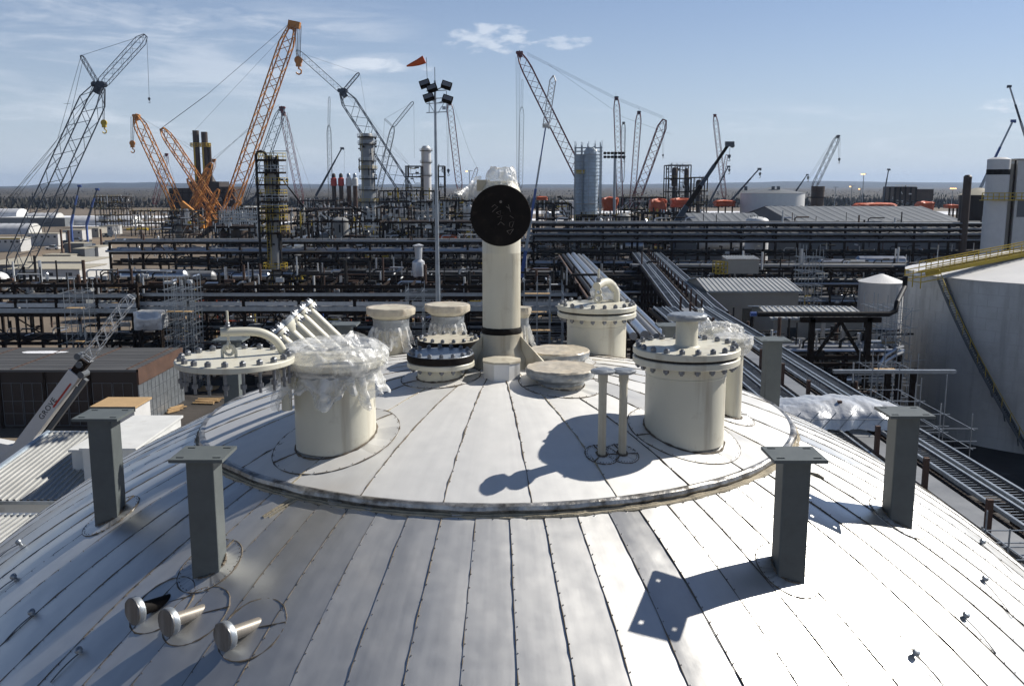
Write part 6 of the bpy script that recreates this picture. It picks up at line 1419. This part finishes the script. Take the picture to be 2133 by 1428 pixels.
for px_, m, lb in ((696, 'red', 'red capped slim vessel, left one of the red pair'), (711, 'red', 'red capped slim vessel, right one of the red pair'), (727, 'white', 'white capped slim vessel, left of the pale pair'), (740, 'white', 'white capped slim vessel, right of the pale pair')):
    Y = 470; x = P(px_, 400, Y).x; t = thing('slim_vessel', (x, Y, 0), lb, 'vessel', 'row of four capped vessels'); k = Y / 1950
    MB().lathe((x, Y, 0), [(4.5 * k, 0), (4.5 * k, ZY(388, Y)), (5.5 * k, ZY(386, Y))], 20).build('body', M['rust' if m == 'white' else 'brownstack'], t, True)
    MB().lathe((x, Y, 0), [(6.5 * k, ZY(387, Y)), (6.0 * k, ZY(372, Y)), (4 * k, ZY(370, Y))], 20).build('cap', M[m], t, True)
    MB().lathe((x, Y, 0), [(4 * k, ZY(370, Y)), (4 * k, ZY(364, Y)), (2 * k, ZY(361, Y))], 20).build('crown', M['darkbody' if m == 'red' else 'galv'], t, True)
# furnace block with two tall stacks
Y = 545; t = thing('furnace_block', (P(422, 430, Y).x, Y, 0), 'massive dark brown furnace block behind the orange crane feet', 'furnace')
for (p0, p1, pt, d0, d1) in ((354, 402, 392, 0, 20), (388, 452, 378, 6, 26), (445, 490, 389, 0, 18)):
    MB().box2((P(p0, 430, Y).x, Y + d0, 0), (P(p1, 430, Y).x - .02, Y + d1, ZY(pt, Y))).build('casing', M['darkbody'], t)
mb = MB()
for p_ in range(358, 490, 12): mb.bar((P(p_, 430, Y).x, Y - .3, 0), (P(p_, 430, Y).x, Y - .3, ZY(396, Y)), .35)
for q_ in (402, 418, 434, 450): mb.bar((P(356, 430, Y).x, Y - .4, ZY(q_, Y)), (P(488, 430, Y).x, Y - .4, ZY(q_, Y)), .5)
mb.build('buckstay', M['steel_dark'], t)
mb = MB(); mb.lathe((P(413, 390, Y).x, Y + 15, ZY(385, Y)), [(6.5, 0), (3.2, 6.5)], 24); mb.build('stack_cone', M['darkbody'], t, True)
rr = random.Random(5)
for k in range(30): MB().box((P(rr.uniform(450, 486), 430, Y).x, Y - 1, rr.uniform(2, 18)), (rr.uniform(.5, 2), 1, rr.uniform(.5, 2))).build('burner', M['galv'], t)
for px_, wpx, pt, lb in ((398, 13, 270, 'left of the pair of tall brown stacks'), (416, 13, 273, 'right of the pair of tall brown stacks'), (426, 6, 296, 'thin brown stack tucked right behind the tall pair')):
    k = Y / 1950; x = P(px_, 300, Y).x; s_ = thing('brown_stack', (x, Y + 9, 0), lb, 'stack', 'brown stacks'); r_ = wpx / 2 * k
    MB().lathe((x, Y + 9, 0), [(r_, 5), (r_, ZY(pt, Y)), (r_ * .9, ZY(pt, Y)), (r_ * .9, ZY(pt, Y) - 1)], 24).build('shell', M['brownstack'], s_, True)
    if wpx > 8:
        z = ZY(303, Y); mb = MB(); mb.lathe((x, Y + 9, 0), [(r_ + 1.6, z - .4), (r_ + 1.6, z)], 14); railring(mb, (x, Y + 9), r_ + 1.6, z, 12, 1.5, .3); mb.build('platform', M['yellow'], s_)
        mb = MB(); mb.bar((x - r_ * .3, Y + 9 - r_ - .4, 8), (x - r_ * .3, Y + 9 - r_ - .4, ZY(303, Y)), .8, .5); mb.build('ladder_cage', M['yellow'], s_)
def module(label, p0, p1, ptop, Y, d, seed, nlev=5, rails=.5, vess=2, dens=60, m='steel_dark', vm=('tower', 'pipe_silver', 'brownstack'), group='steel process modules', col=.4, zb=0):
    x0, x1 = P(p0, 430, Y).x, P(p1, 430, Y).x; zt = ZY(ptop, Y); rr = random.Random(seed); t = thing('process_module', ((x0 + x1) / 2, Y, zb), label, 'structure', group)
    nx = max(1, round((x1 - x0) / 5.5)); ny = 2; k = Y / 1950 * .45
    for i in range(nx + 1):
        for j in range(ny + 1): x, y = x0 + (x1 - x0) * i / nx, Y + d * j / ny; MB().bar((x, y, zb), (x, y, zt), max(col, k)).build('column', M[m], t)
    for l in range(1, nlev + 1):
        z = zb + (zt - zb) * l / nlev; mb = MB()
        for j in range(ny + 1): mb.bar((x0, Y + d * j / ny, z), (x1, Y + d * j / ny, z), max(.25, k * .8), max(.4, k))
        for i in range(nx + 1): x = x0 + (x1 - x0) * i / nx; mb.bar((x, Y, z), (x, Y + d, z), .25, .4)
        if rr.random() < .6: mb.box2((x0, Y + .3, z + .22), (x0 + (x1 - x0) * rr.uniform(.5, 1), Y + d - .3, z + .3))
        mb.build('beam_grid', M[m], t)
        if rr.random() < rails:
            mb = MB()
            for h_ in (.6, 1.2): mb.bar((x0, Y - .3, z + h_), (x1, Y - .3, z + h_), k * .5)
            for x in np.linspace(x0, x1, nx * 3 + 1): mb.bar((x, Y - .3, z), (x, Y - .3, z + 1.2), k * .4)
            mb.build('handrail', M['yellow'], t)
    for v in range(vess):
        x = rr.uniform(x0 + 1, x1 - 1); r_ = min((x1 - x0) * .2, rr.uniform(.9, 2.2)); z_ = rr.uniform(zb, (zb + zt) / 2); z1 = min(zt + 1, z_ + rr.uniform(4, 11))
        if rr.random() < .6: MB().lathe((x, Y + d * .3, 0), [(r_ * .5, z_), (r_, z_ + .5), (r_, z1 - .6), (r_ * .5, z1)], 20).build('vessel', M[rr.choice(vm)], t, True)
        else: MB().lathe((x - 2.5, Y + 1.5, z_ + 2), [(.01, 0), (r_ * .7, .3), (r_ * .8, 5), (.01, 5.4)], 18, axis=(1, 0, 0)).build('vessel', M[rr.choice(vm)], t, True)
    mbs = {'pipe_silver': MB(), 'pipe_dark': MB(), 'galv_light': MB(), 'rust': MB(), 'yellow': MB(), 'white': MB()}
    for q in range(dens):
        kk = rr.choice(['pipe_silver'] * 4 + ['pipe_dark'] * 6 + ['galv_light'] * 3 + ['rust'] + ['yellow', 'white'])
        mb = mbs[kk]; x, y, z = rr.uniform(x0, x1), rr.uniform(Y - .5, Y + d), rr.uniform(zb + .5, zt * 1.0); r_ = rr.uniform(.1, .3) * max(1, k * 1.2); c = rr.random()
        if c < .35: mb.bar((x, y, z), (x, y, min(zt + 1, z + rr.uniform(1, 6))), r_ * 1.6)
        elif c < .65: mb.bar((x, y, z), (min(x1, x + rr.uniform(1, 6)), y, z), r_ * 1.6)
        elif c < .8: mb.bar((x, y, z), (x + rr.uniform(-3, 3), y, max(zb, z - rr.uniform(1, 4))), r_ * 1.2)
        else: mb.box((x, y, z), (rr.uniform(.4, 1.6), .8, rr.uniform(.4, 1.3)))
    for kk, mb in mbs.items():
        if mb.v: mb.build('pipework', M[kk], t)['kind'] = 'stuff'
    return t
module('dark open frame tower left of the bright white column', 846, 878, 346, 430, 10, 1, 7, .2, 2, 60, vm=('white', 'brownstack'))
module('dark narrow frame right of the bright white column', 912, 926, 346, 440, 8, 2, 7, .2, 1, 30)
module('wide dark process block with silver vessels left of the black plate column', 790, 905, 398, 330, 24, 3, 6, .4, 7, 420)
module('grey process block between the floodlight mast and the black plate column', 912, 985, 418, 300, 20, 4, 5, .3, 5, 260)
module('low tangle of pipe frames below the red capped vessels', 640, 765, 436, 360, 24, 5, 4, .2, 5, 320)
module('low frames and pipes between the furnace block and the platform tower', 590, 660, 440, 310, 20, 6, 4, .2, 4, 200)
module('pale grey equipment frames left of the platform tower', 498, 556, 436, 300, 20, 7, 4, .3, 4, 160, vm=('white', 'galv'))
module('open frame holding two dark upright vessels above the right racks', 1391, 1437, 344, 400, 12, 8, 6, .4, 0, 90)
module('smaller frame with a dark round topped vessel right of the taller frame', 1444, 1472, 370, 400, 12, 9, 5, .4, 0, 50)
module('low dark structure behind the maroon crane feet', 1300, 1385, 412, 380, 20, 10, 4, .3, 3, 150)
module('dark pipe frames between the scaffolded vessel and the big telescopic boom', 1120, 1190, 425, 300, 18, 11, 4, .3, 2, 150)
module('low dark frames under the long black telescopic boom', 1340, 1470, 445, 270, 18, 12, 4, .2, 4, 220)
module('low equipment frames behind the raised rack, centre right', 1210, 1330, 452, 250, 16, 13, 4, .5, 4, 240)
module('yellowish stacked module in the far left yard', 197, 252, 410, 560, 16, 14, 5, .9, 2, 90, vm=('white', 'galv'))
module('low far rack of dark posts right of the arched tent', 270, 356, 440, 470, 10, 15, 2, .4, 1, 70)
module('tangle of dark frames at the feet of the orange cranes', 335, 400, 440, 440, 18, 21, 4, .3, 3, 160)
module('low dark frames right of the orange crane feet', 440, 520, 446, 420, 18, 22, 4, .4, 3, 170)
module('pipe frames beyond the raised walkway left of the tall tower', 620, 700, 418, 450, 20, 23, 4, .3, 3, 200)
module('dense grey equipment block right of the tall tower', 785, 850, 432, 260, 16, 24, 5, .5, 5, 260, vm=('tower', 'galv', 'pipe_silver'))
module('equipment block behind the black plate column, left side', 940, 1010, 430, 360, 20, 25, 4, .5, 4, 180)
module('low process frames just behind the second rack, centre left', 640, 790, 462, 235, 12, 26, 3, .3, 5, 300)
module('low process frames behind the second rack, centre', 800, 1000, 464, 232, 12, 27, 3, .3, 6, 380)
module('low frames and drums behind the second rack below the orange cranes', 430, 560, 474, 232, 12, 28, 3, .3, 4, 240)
module('dark boxy module standing on legs, far right', 1862, 1906, 390, 520, 14, 16, 3, .2, 0, 30, col=.8)
t = thing('dark_module', (P(1900, 400, 520).x, 534, 0), 'dark brown boxed building on legs far right below the horizon', 'module')
for (p0, p1, pt, pb, d0) in ((1862, 1908, 389, 416, 0), (1908, 1948, 394, 418, 2)): MB().box2((P(p0, 400, 534).x, 534 + d0, ZY(pb, 534)), (P(p1, 400, 534).x - .02, 550, ZY(pt, 534))).build('casing', M['brownstack'], t)
for p_ in range(1864, 1948, 12): x = P(p_, 400, 536).x; MB().box2((x - .4, 536, 0), (x + .4, 537, ZY(418, 536))).build('leg', M['steel_dark'], t)
for px_, r_, pt, pb, Y, lb in ((1404, 6, 348, 386, 402, 'left dark upright vessel inside the tall open frame'), (1429, 5, 350, 384, 402, 'right rusty upright vessel inside the tall open frame'), (1455, 6, 374, 404, 402, 'dark round topped vessel inside the smaller frame')):
    k = Y / 1950; x = P(px_, 400, Y).x; t = thing('upright_vessel', (x, Y, 0), lb, 'vessel'); R0 = r_ * k
    MB().lathe((x, Y, 0), [(R0 * .3, ZY(pb, Y) - 1), (R0, ZY(pb, Y)), (R0, ZY(pt + 5, Y)), (R0 * .7, ZY(pt + 1, Y)), (.01, ZY(pt, Y))], 24).build('shell', M['brownstack'], t, True)
    MB().lathe((x, Y, 0), [(R0 * .8, 0), (R0 * .7, ZY(pb, Y) - .9)], 16).build('skirt', M['darkbody'], t)
# pale blue scaffolded vessel
Y = 300; x = P(1230, 400, Y).x; k = Y / 1950; t = thing('insulated_vessel', (x, Y, 0), 'tall pale blue vessel wrapped in scaffolding under the maroon crane', 'vessel')
MB().lathe((x, Y, 0), [(15 * k, ZY(450, Y)), (15.5 * k, ZY(322, Y)), (14 * k, ZY(314, Y)), (9 * k, ZY(308, Y))], 36).build('shell', M['bluewrap'], t, True)
MB().lathe((P(1207, 400, Y).x, Y + 1, 0), [(8 * k, ZY(452, Y)), (8.5 * k, ZY(322, Y))], 20).build('side_duct', M['bluewrap'], t, True)
MB().box2((x - 4.5, Y - 3, 0), (x + 3.5, Y + 3, ZY(455, Y))).build('plinth', M['darkbody'], t)
mb = MB(); 
for z in (ZY(452, Y), ZY(448, Y)): mb.bar((x - 5, Y - 3.5, z), (x + 4.5, Y - 3.5, z), .3, .3)
for q_ in range(10): mb.bar((x - 5 + q_, Y - 3.5, ZY(462, Y)), (x - 5 + q_, Y - 3.5, ZY(446, Y)), .2)
mb.box((P(1207, 370, Y).x, Y - 1.6, ZY(358, Y)), (3.0, .3, 1.2)); mb.build('yellow_frame', M['yellow'], t)
scaffold('tall thin scaffold cage around the pale blue vessel', P(1224, 400, Y).x, Y, 52 * k, 7, 4, ZY(308, Y), seed=40, bx=2.0, bz=2.2, r=.07, m='galv', planks=.15)
# orange tarps
def tarp(label, p0, p1, pt, pb, Y, d=5, seed=0, leg=True, inset=.0):
    a_, b_ = P(p0, pb, Y), P(p1, pt, Y); t = thing('tarp_cover', ((a_.x + b_.x) / 2, Y, 0), label, 'tarp', 'orange tarp covered units'); mb = MB(); cx_, wx, hz_ = (a_.x + b_.x) / 2, (b_.x - a_.x) / 2, (b_.z - a_.z)
    n_, m_ = 40, 12; vs = []
    for i in range(n_):
        an = 2 * PI * i / n_; sx, sy = math.copysign(abs(math.cos(an)) ** .45, math.cos(an)), math.copysign(abs(math.sin(an)) ** .45, math.sin(an))
        for j in range(m_ + 1):
            v = j / m_; s_ = (1 - inset * (1 - v)) if v < .86 else (1 - .35 * (v - .86) / .14) if v < .99 else .05
            nn = noise.noise(Vector((an * 2.2, v * 3, seed))) + .4 * noise.noise(Vector((an * 7, v * 7, seed)))
            vs.append((cx_ + wx * sx * s_ * (1 + .14 * nn), Y + d / 2 + d / 2 * sy * s_ * (1 + .14 * nn), a_.z + hz_ * v * (1 + .15 * nn * (v > .5))))
    mb.add(vs, [(i * (m_ + 1) + j, ((i + 1) % n_) * (m_ + 1) + j, ((i + 1) % n_) * (m_ + 1) + j + 1, i * (m_ + 1) + j + 1) for i in range(n_) for j in range(m_)]); mb.build('tarp', M['orange_tarp'], t, True)
    for sx in (-.7, 0, .7): MB().box2((cx_ + wx * sx - .2, Y + 1, 0), (cx_ + wx * sx + .2, Y + 1.5, a_.z + .3)).build('leg', M['steel_dark'], t)
tarp('big orange tarp cover wide at the top, left of the maroon crane foot', 1253, 1291, 411, 440, 330, 7, 1, inset=.35)
tarp('orange tarp cover with square outline right of the maroon crane', 1356, 1390, 415, 446, 320, 6, 2)
tarp('low orange tarp cover crossed by the long black boom', 1400, 1438, 413, 432, 330, 6, 3)
tarp('flat orange tarp cover left of the wide white tank', 1492, 1534, 417, 430, 330, 6, 4)
tarp('long crumpled orange tarp in front of the far forest, right', 1790, 1873, 423, 436, 330, 8, 5)
tarp('shorter orange tarp right of the long crumpled one', 1920, 1950, 420, 440, 320, 7, 6)
tarp('small orange tarp partly behind the dark brown cylinder', 1978, 2002, 426, 434, 300, 5, 7)
tarp('tiny orange cover left of the blue telescopic boom', 1118, 1141, 409, 417, 340, 5, 8)
tarp('orange heap low behind the second rack, left of the black plate column', 912, 950, 490, 500, 230, 5, 9)
# ---------------------------------------------------------------- masts
Y = 80; x = P(909, 400, Y).x; zt = ZY(168, Y); t = thing('floodlight_mast', (x, Y, 0), 'tall grey pole with black floodlights and an antenna, left of the central column', 'mast')
MB().tube([(x, Y, 0), (x, Y, 12), (x, Y, zt)], [.27, .22, .09], 16).build('pole', M['galv'], t, True)
MB().bar((x, Y, zt), (x, Y, ZY(140, Y)), .05).build('antenna', M['greydark'], t)
mb = MB()
for p_ in (190, 206, 216, 235): mb.bar(P(888, p_, Y), P(930, p_ - 2, Y), .07)
for p_ in (888, 924): mb.bar(P(p_ + 6, 235, Y), P(p_ + 6, 190, Y), .06)
mb.bar(P(894, 216, Y), P(906, 236, Y), .05); mb.bar(P(924, 216, Y), P(912, 236, Y), .05); mb.build('crossarm', M['galv'], t)
for (qx, qy, s_) in ((885, 175, -1), (893, 203, -1), (930, 178, 1), (932, 207, 1), (900, 184, -1)):
    c = P(qx, qy, Y - .3); ob_ = MB(); rot = Matrix.Rotation(R_(18 * s_), 3, 'Y') @ Matrix.Rotation(R_(-25), 3, 'X'); ob_.box(c, (.85, .5, .5), rot); ob_.box(c + rot @ Vector((0, .3, .05)), (.5, .2, .3), rot)
    o = ob_.build('floodlight', M['black'], t); f_ = MB(); f_.box(c + rot @ Vector((0, -.26, -.02)), (.7, .02, .34), rot); f_.build('lens', M['pipe_grey'], o)
    MB().bar(c, (x + (c.x - x) * .2, Y, c.z - .3), .07).build('bracket', M['galv'], t)
c = P(925, 225, Y); MB().box(c, (.28, .2, .25)).build('junction_box', M['galv'], t)
t = thing('windsock', (x, Y, 0), 'orange windsock blowing left on a thin rod above the floodlights', 'windsock'); rx = P(889, 130, Y)
t.location = P(889, 168, Y)
MB().bar(P(890, 168, Y), P(888, 120, Y), .04).build('rod', M['greydark'], t)
a_, b_ = P(884, 124, Y), P(847, 138, Y); MB().tube([a_, a_.lerp(b_, .35) + Vector((0, 0, -.05)), a_.lerp(b_, .7) + Vector((0, 0, -.03)), b_], [.34, .26, .17, .06], 14).build('sock', M['orange_sock'], t, True)
Y = 330; x = P(1280, 400, Y).x; t = thing('floodlight_mast', (x, Y, 0), 'far grey pole carrying two rows of dark floodlights before the upright maroon booms', 'mast')
MB().tube([(x, Y, 0), (x, Y, ZY(316, Y))], .5, 10).build('pole', M['galv'], t, True)
for p_ in (319, 327):
    MB().bar(P(1259, p_, Y), P(1299, p_, Y), .25).build('crossarm', M['galv'], t)
    for q in range(6): MB().box(P(1260 + q * 7.6, p_, Y - .6), (.95, .6, .75), Matrix.Rotation(R_(20), 3, 'X')).build('floodlight', M['black'], t)
M['lamp'] = mat('lit_lamp', (1, .6, .25), .5); 
bb = M['lamp'].node_tree.nodes['Principled BSDF']; bb.inputs['Emission Color'].default_value = (1, .55, .2, 1); bb.inputs['Emission Strength'].default_value = 3.0
for px_, pt, Y, n_, lb in ((1797, 362, 520, 2, 'tallest far lamp post with two lit orange lamps'), (1774, 388, 560, 1, 'far lamp post with one lit lamp left of the tallest'), (1793, 393, 560, 1, 'low far lamp post with a white lit lamp'), (1984, 392, 540, 3, 'far lamp post with a cluster of lit orange lamps, right'), (978, 356, 430, 1, 'lit lamp on a thin post left of the black plate column'), (1740, 390, 520, 0, 'thin unlit lamp post left of the lit ones')):
    x = P(px_, 400, Y).x; t = thing('lamp_post', (x, Y, 0), lb, 'lamp post', 'far lamp posts'); z = ZY(pt, Y); MB().bar((x, Y, 0), (x, Y, z), .3).build('pole', M['galv'], t)
    MB().bar((x - 1.5, Y, z), (x + 1.5, Y, z), .25).build('arm', M['galv'], t)
    for q in range(n_): MB().box((x - 1.2 + q * 1.3, Y - .4, z - .2), (.8, .5, .45)).build('lamp', M['lamp'], t)

# ---------------------------------------------------------------- low clutter between racks
rc = random.Random(99)
def drum(x, y, z, r, ln, m, lb, ang=0):
    t = thing('horizontal_drum', (x, y, 0), lb, 'drum', 'lagged drums among the racks'); d_ = Vector((math.cos(ang), math.sin(ang), 0)); MB().lathe((x, y, z), [(.01, 0), (r * .7, r * .25), (r, r * .6), (r, ln - r * .6), (r * .7, ln - r * .25), (.01, ln)], 24, axis=d_).build('shell', M[m], t, True)
    for k in (.25, .75): c = Vector((x, y, 0)) + d_ * ln * k; MB().box((c.x, c.y, (z - r * .6) / 2), (.5, r * 1.4, z - r * .6)).build('saddle', M['steel_dark'], t)
for px_, py_, Y, r_, ln, m, lb in ((250, 575, 190, 1.3, 14, 'pipe_silver', 'long silver drum under the second rack, left end'), (330, 577, 192, 1.3, 12, 'pipe_grey', 'grey drum under the second rack, right of the long silver one'), (480, 575, 185, .8, 8, 'pipe_silver', 'silver drum left of the platform tower foot'),
                             (700, 590, 176, 1.0, 9, 'pipe_grey', 'grey drum among the middle racks'), (1700, 552, 185, 1.2, 12, 'pipe_silver', 'silver drum behind the small cone roofed tank'), (1780, 545, 180, 1.1, 10, 'pipe_silver', 'long silver drum left of the yellow roof bridge'), (1600, 560, 178, 1.0, 8, 'white', 'white drum right of the pale boxy container'), (1450, 505, 230, 1.6, 12, 'white', 'white drum behind the raised rack')):
    c = P(px_, py_, Y); drum(c.x, Y, max(c.z, r_ + .3), r_, ln, m, lb)
mbs = {k: MB() for k in ('pipe_silver', 'pipe_dark', 'rust', 'white', 'wood', 'galv_light', 'yellow', 'steel_dark', 'orange_tarp', 'blue')}
keys = ['pipe_dark'] * 10 + ['steel_dark'] * 12 + ['pipe_silver'] * 4 + ['rust'] * 4 + ['white'] * 1 + ['wood'] * 2 + ['galv_light'] * 2 + ['yellow', 'orange_tarp', 'blue']
for k in range(5200):
    Y = rc.choice([rc.uniform(100, 205), rc.uniform(126, 200), rc.uniform(215, 420)]); x = rc.uniform(-.46, .56) * Y
    if x < -.36 * Y and Y > 130: continue
    if x > .41 * Y and Y < 120: continue
    if Y < 112 and x < -20: continue
    if Y > 215 and x < -.30 * Y: continue
    if Y > 240 and x > .22 * Y: continue
    if 14 < x < 28.5 and Y < 178: x += 15
    kk = rc.choice(keys); mb = mbs[kk]; c = rc.random(); s_ = Y / 150
    if c < .25: a_ = rc.uniform(0, PI); l_ = rc.uniform(1, 5) * s_; z = rc.uniform(.2, 2.5); mb.tube([(x, Y, z), (x + l_ * math.cos(a_), Y + l_ * math.sin(a_), z + rc.uniform(-.1, .5))], rc.uniform(.08, .25) * s_, 6)
    elif c < .5: mb.box((x, Y, rc.uniform(.3, 1.2)), (rc.uniform(.4, 2.4), rc.uniform(.4, 1.5), rc.uniform(.4, 1.8)), Matrix.Rotation(rc.uniform(0, 3), 3, 'Z'))
    elif c < .75: h_ = rc.uniform(1.5, 7); mb.bar((x, Y, 0), (x, Y, h_), rc.uniform(.1, .3)); mb.bar((x, Y, h_), (x + rc.uniform(1, 4), Y, h_), rc.uniform(.1, .3))
    else: h_ = rc.uniform(1, 6); mb.bar((x, Y, h_), (x + rc.uniform(-5, 5), Y + rc.uniform(-2, 2), h_ + rc.uniform(-.8, .8)), rc.uniform(.1, .35) * s_ ** .5)
for kk, mb in mbs.items():
    if mb.v:
        o = mb.build('yard_clutter', M[kk]); tag(o, None, 'clutter', kind='stuff')
        o['label'] = {'pipe_silver': 'silver pipe offcuts and boxes scattered between the racks', 'pipe_dark': 'dark pipe pieces and frames scattered between the racks', 'rust': 'rusty steel pieces scattered between the racks', 'white': 'white crates and bits scattered between the racks', 'wood': 'timber pieces scattered between the racks', 'galv_light': 'pale tube pieces scattered between the racks', 'yellow': 'yellow painted bits scattered between the racks', 'steel_dark': 'black steel frames scattered between the racks', 'orange_tarp': 'orange covers and bits scattered between the racks', 'blue': 'blue bits scattered between the racks'}[kk]
# ================================================================ ground, forest, hills, haze
g = MB(); S = 14000
g.add([(-S, -400, 0), (S, -400, 0), (S, S, 0), (-S, S, 0)], [(0, 1, 2, 3)])
struct('ground', g, mat('yard_dirt', (0.15, 0.115, 0.08), 0.9, var=0.3, scale=0.03, bump=0.3, bscale=0.5, col2=(0.19, 0.15, 0.108), grime=((0.40, 0.39, 0.38), 0.03, 0.64, 0.5)))
def patch(name, pts, z, m, n=90, amp=.06):
    pts = [Vector(p) for p in pts]; out_ = []; k = len(pts)
    for i in range(n):
        q = i / n * k; a_, b_ = pts[int(q) % k], pts[(int(q) + 1) % k]; p_ = a_.lerp(b_, q - int(q)); c = sum(pts, Vector((0, 0, 0))) / k
        out_.append(tuple(c + (p_ - c) * (1 + amp * noise.noise(Vector((q * 3, z * 50, 1))))))
    mb = MB(); mb.add([(x, y, z) for x, y, _ in out_], [tuple(range(n))]); return struct(name, mb, m)
patch('yard_shade_sheet', [(-62, 108.6, 0), (-75, 235, 0), (-100, 420, 0), (60, 430, 0), (190, 300, 0), (160, 60, 0), (30, 14, 0), (-14, 14, 0), (-22, 90, 0)], .006, mat('painted_rack_shade', (0.028, 0.023, 0.02), .85, var=.4, scale=.12, bump=.1, bscale=1.0, col2=(0.06, .05, .042), grime=((0.30, 0.28, 0.26), 0.16, 0.62, 0.6)))  # dark brown ground sheet; the shade between the racks is painted into its colour
for k, (x, y, a_, b_) in enumerate(((-190, 640, 90, 26), (-60, 860, 120, 24), (120, 900, 150, 40), (330, 860, 160, 40), (30, 700, 50, 20), (260, 620, 60, 16), (-330, 760, 110, 30), (520, 900, 160, 26), (58, 72, 12, 3.0), (-280, 600, 60, 18))):
    patch('snow', [(x + a_ * math.cos(t_), y + b_ * math.sin(t_), 0) for t_ in np.linspace(0, 2 * PI, 24, endpoint=False)], .012, M['snow'], 96, .35)
patch('dirt_road', [G(0, 548), G(60, 528), G(150, 508), G(230, 492), G(330, 482), G(330, 492), G(250, 512), G(150, 548), G(60, 566), G(0, 575)], .011, mat('road_dirt', (0.20, 0.15, 0.10), .9, var=.2, scale=.1))
# forest canopy and individual trunks/crowns read as one mass
fr = random.Random(3)
mb = MB(); ny, nx = 46, 300; vs = []
for j in range(ny):
    Y = 1120 * (6300 / 1120) ** (j / (ny - 1))
    for i in range(nx):
        x = (-.72 + 1.5 * i / (nx - 1)) * Y
        h_ = 0 if j == 0 else 10 + 3 * noise.noise(Vector((x * .01, Y * .01, 0))) + 3.5 * noise.noise(Vector((x * .05, Y * .03, 7)))
        vs.append((x, Y + 40 * noise.noise(Vector((x * .006, 3, j))) * (j < 3), h_))
mb.add(vs, [(j * nx + i, j * nx + i + 1, (j + 1) * nx + i + 1, (j + 1) * nx + i) for j in range(ny - 1) for i in range(nx - 1)])
o = mb.build('forest_canopy', M['forest']); tag(o, 'grey brown leafless forest stretching to the horizon', 'forest', kind='stuff')
def spikes(n, ylo, yhi, hlo, hhi, wd, m, name, label, clump=None, cat='trees'):
    mb = MB(); vs = []; fs = []
    for k in range(n):
        Y = ylo * (yhi / ylo) ** (fr.random() ** 1.4); x = fr.uniform(-.68, .72) * Y
        if clump and noise.noise(Vector((x * clump, Y * clump * .6, 5))) < .18: continue
        h_ = fr.uniform(hlo, hhi); w_ = wd * fr.uniform(.6, 1.4); a_ = fr.random() * 3; o = len(vs)
        for q in range(3): vs.append((x + w_ * math.cos(a_ + q * 2.09), Y + w_ * math.sin(a_ + q * 2.09), h_ * .15))
        mid = h_ * fr.uniform(.45, .65)
        for q in range(3): vs.append((x + w_ * .8 * math.cos(a_ + 1 + q * 2.09), Y + w_ * .8 * math.sin(a_ + 1 + q * 2.09), mid))
        vs.append((x, Y, h_)); vs.append((x, Y, 0))
        fs += [(o, o + 1, o + 4, o + 3), (o + 1, o + 2, o + 5, o + 4), (o + 2, o, o + 3, o + 5), (o + 3, o + 4, o + 6), (o + 4, o + 5, o + 6), (o + 5, o + 3, o + 6), (o, o + 1, o + 7), (o + 1, o + 2, o + 7), (o + 2, o, o + 7)]
    mb.v, mb.f = vs, fs; ob = mb.build(name, m); tag(ob, label, cat, kind='stuff')
spikes(15000, 1060, 3000, 8, 12.5, 2.2, M['forest'], 'bare_trees', 'countless thin leafless trees at the near edge of the forest')
spikes(6000, 1000, 2600, 8, 15, 2.2, M['conifer'], 'conifer_trees', 'dark pointed conifers clumped along the forest edge', clump=.006)
# hills
prof = [(-700, 386), (-200, 387), (0, 388), (60, 387), (100, 383), (300, 380), (520, 383), (800, 384), (1000, 384), (1300, 384), (1550, 380), (1700, 377), (1900, 380), (2133, 381), (2600, 380), (3000, 384)]
hn = MB(); vs = []; nx = 200
rows_ = ((6000, .0), (7000, .45), (8500, 1), (9500, .9), (11000, 0))
for Y, k in rows_:
    for i in range(nx + 1):
        px_ = -700 + 3700 * i / nx
        for (p0, q0), (p1, q1) in zip(prof, prof[1:]):
            if p0 <= px_ <= p1: pr = q0 + (q1 - q0) * (px_ - p0) / (p1 - p0); break
        zr = 25 + (386 - pr) * 8500 / 1950 + 5 * noise.noise(Vector((px_ * .02, 1, 2)))
        vs.append(((px_ - 1066) / 1950 * Y * .99, Y, max(0, zr) * k + (8 if k == 0 and Y < 7000 else 0)))
hn.add(vs, [(j * (nx + 1) + i, j * (nx + 1) + i + 1, (j + 1) * (nx + 1) + i + 1, (j + 1) * (nx + 1) + i) for j in range(4) for i in range(nx)])
struct('hills', hn, M['hill'], True)
HAZE = True
if HAZE:
    hb = MB(); hb.box2((-14500, -450, -1), (14500, 14500, 170)); m = bpy.data.materials.new('haze_air'); m.use_nodes = True; t_ = m.node_tree; t_.nodes.clear()
    o_ = t_.nodes.new('ShaderNodeOutputMaterial'); v_ = t_.nodes.new('ShaderNodeVolumePrincipled'); v_.inputs['Density'].default_value = 0.00006; v_.inputs['Color'].default_value = (.50, .66, .92, 1); v_.inputs['Anisotropy'].default_value = 0.2
    t_.links.new(v_.outputs[0], o_.inputs['Volume']); ob = hb.build('haze', m); ob['kind'] = 'stuff'; ob['label'] = 'thin bluish haze over the far forest and hills'; ob['category'] = 'haze'
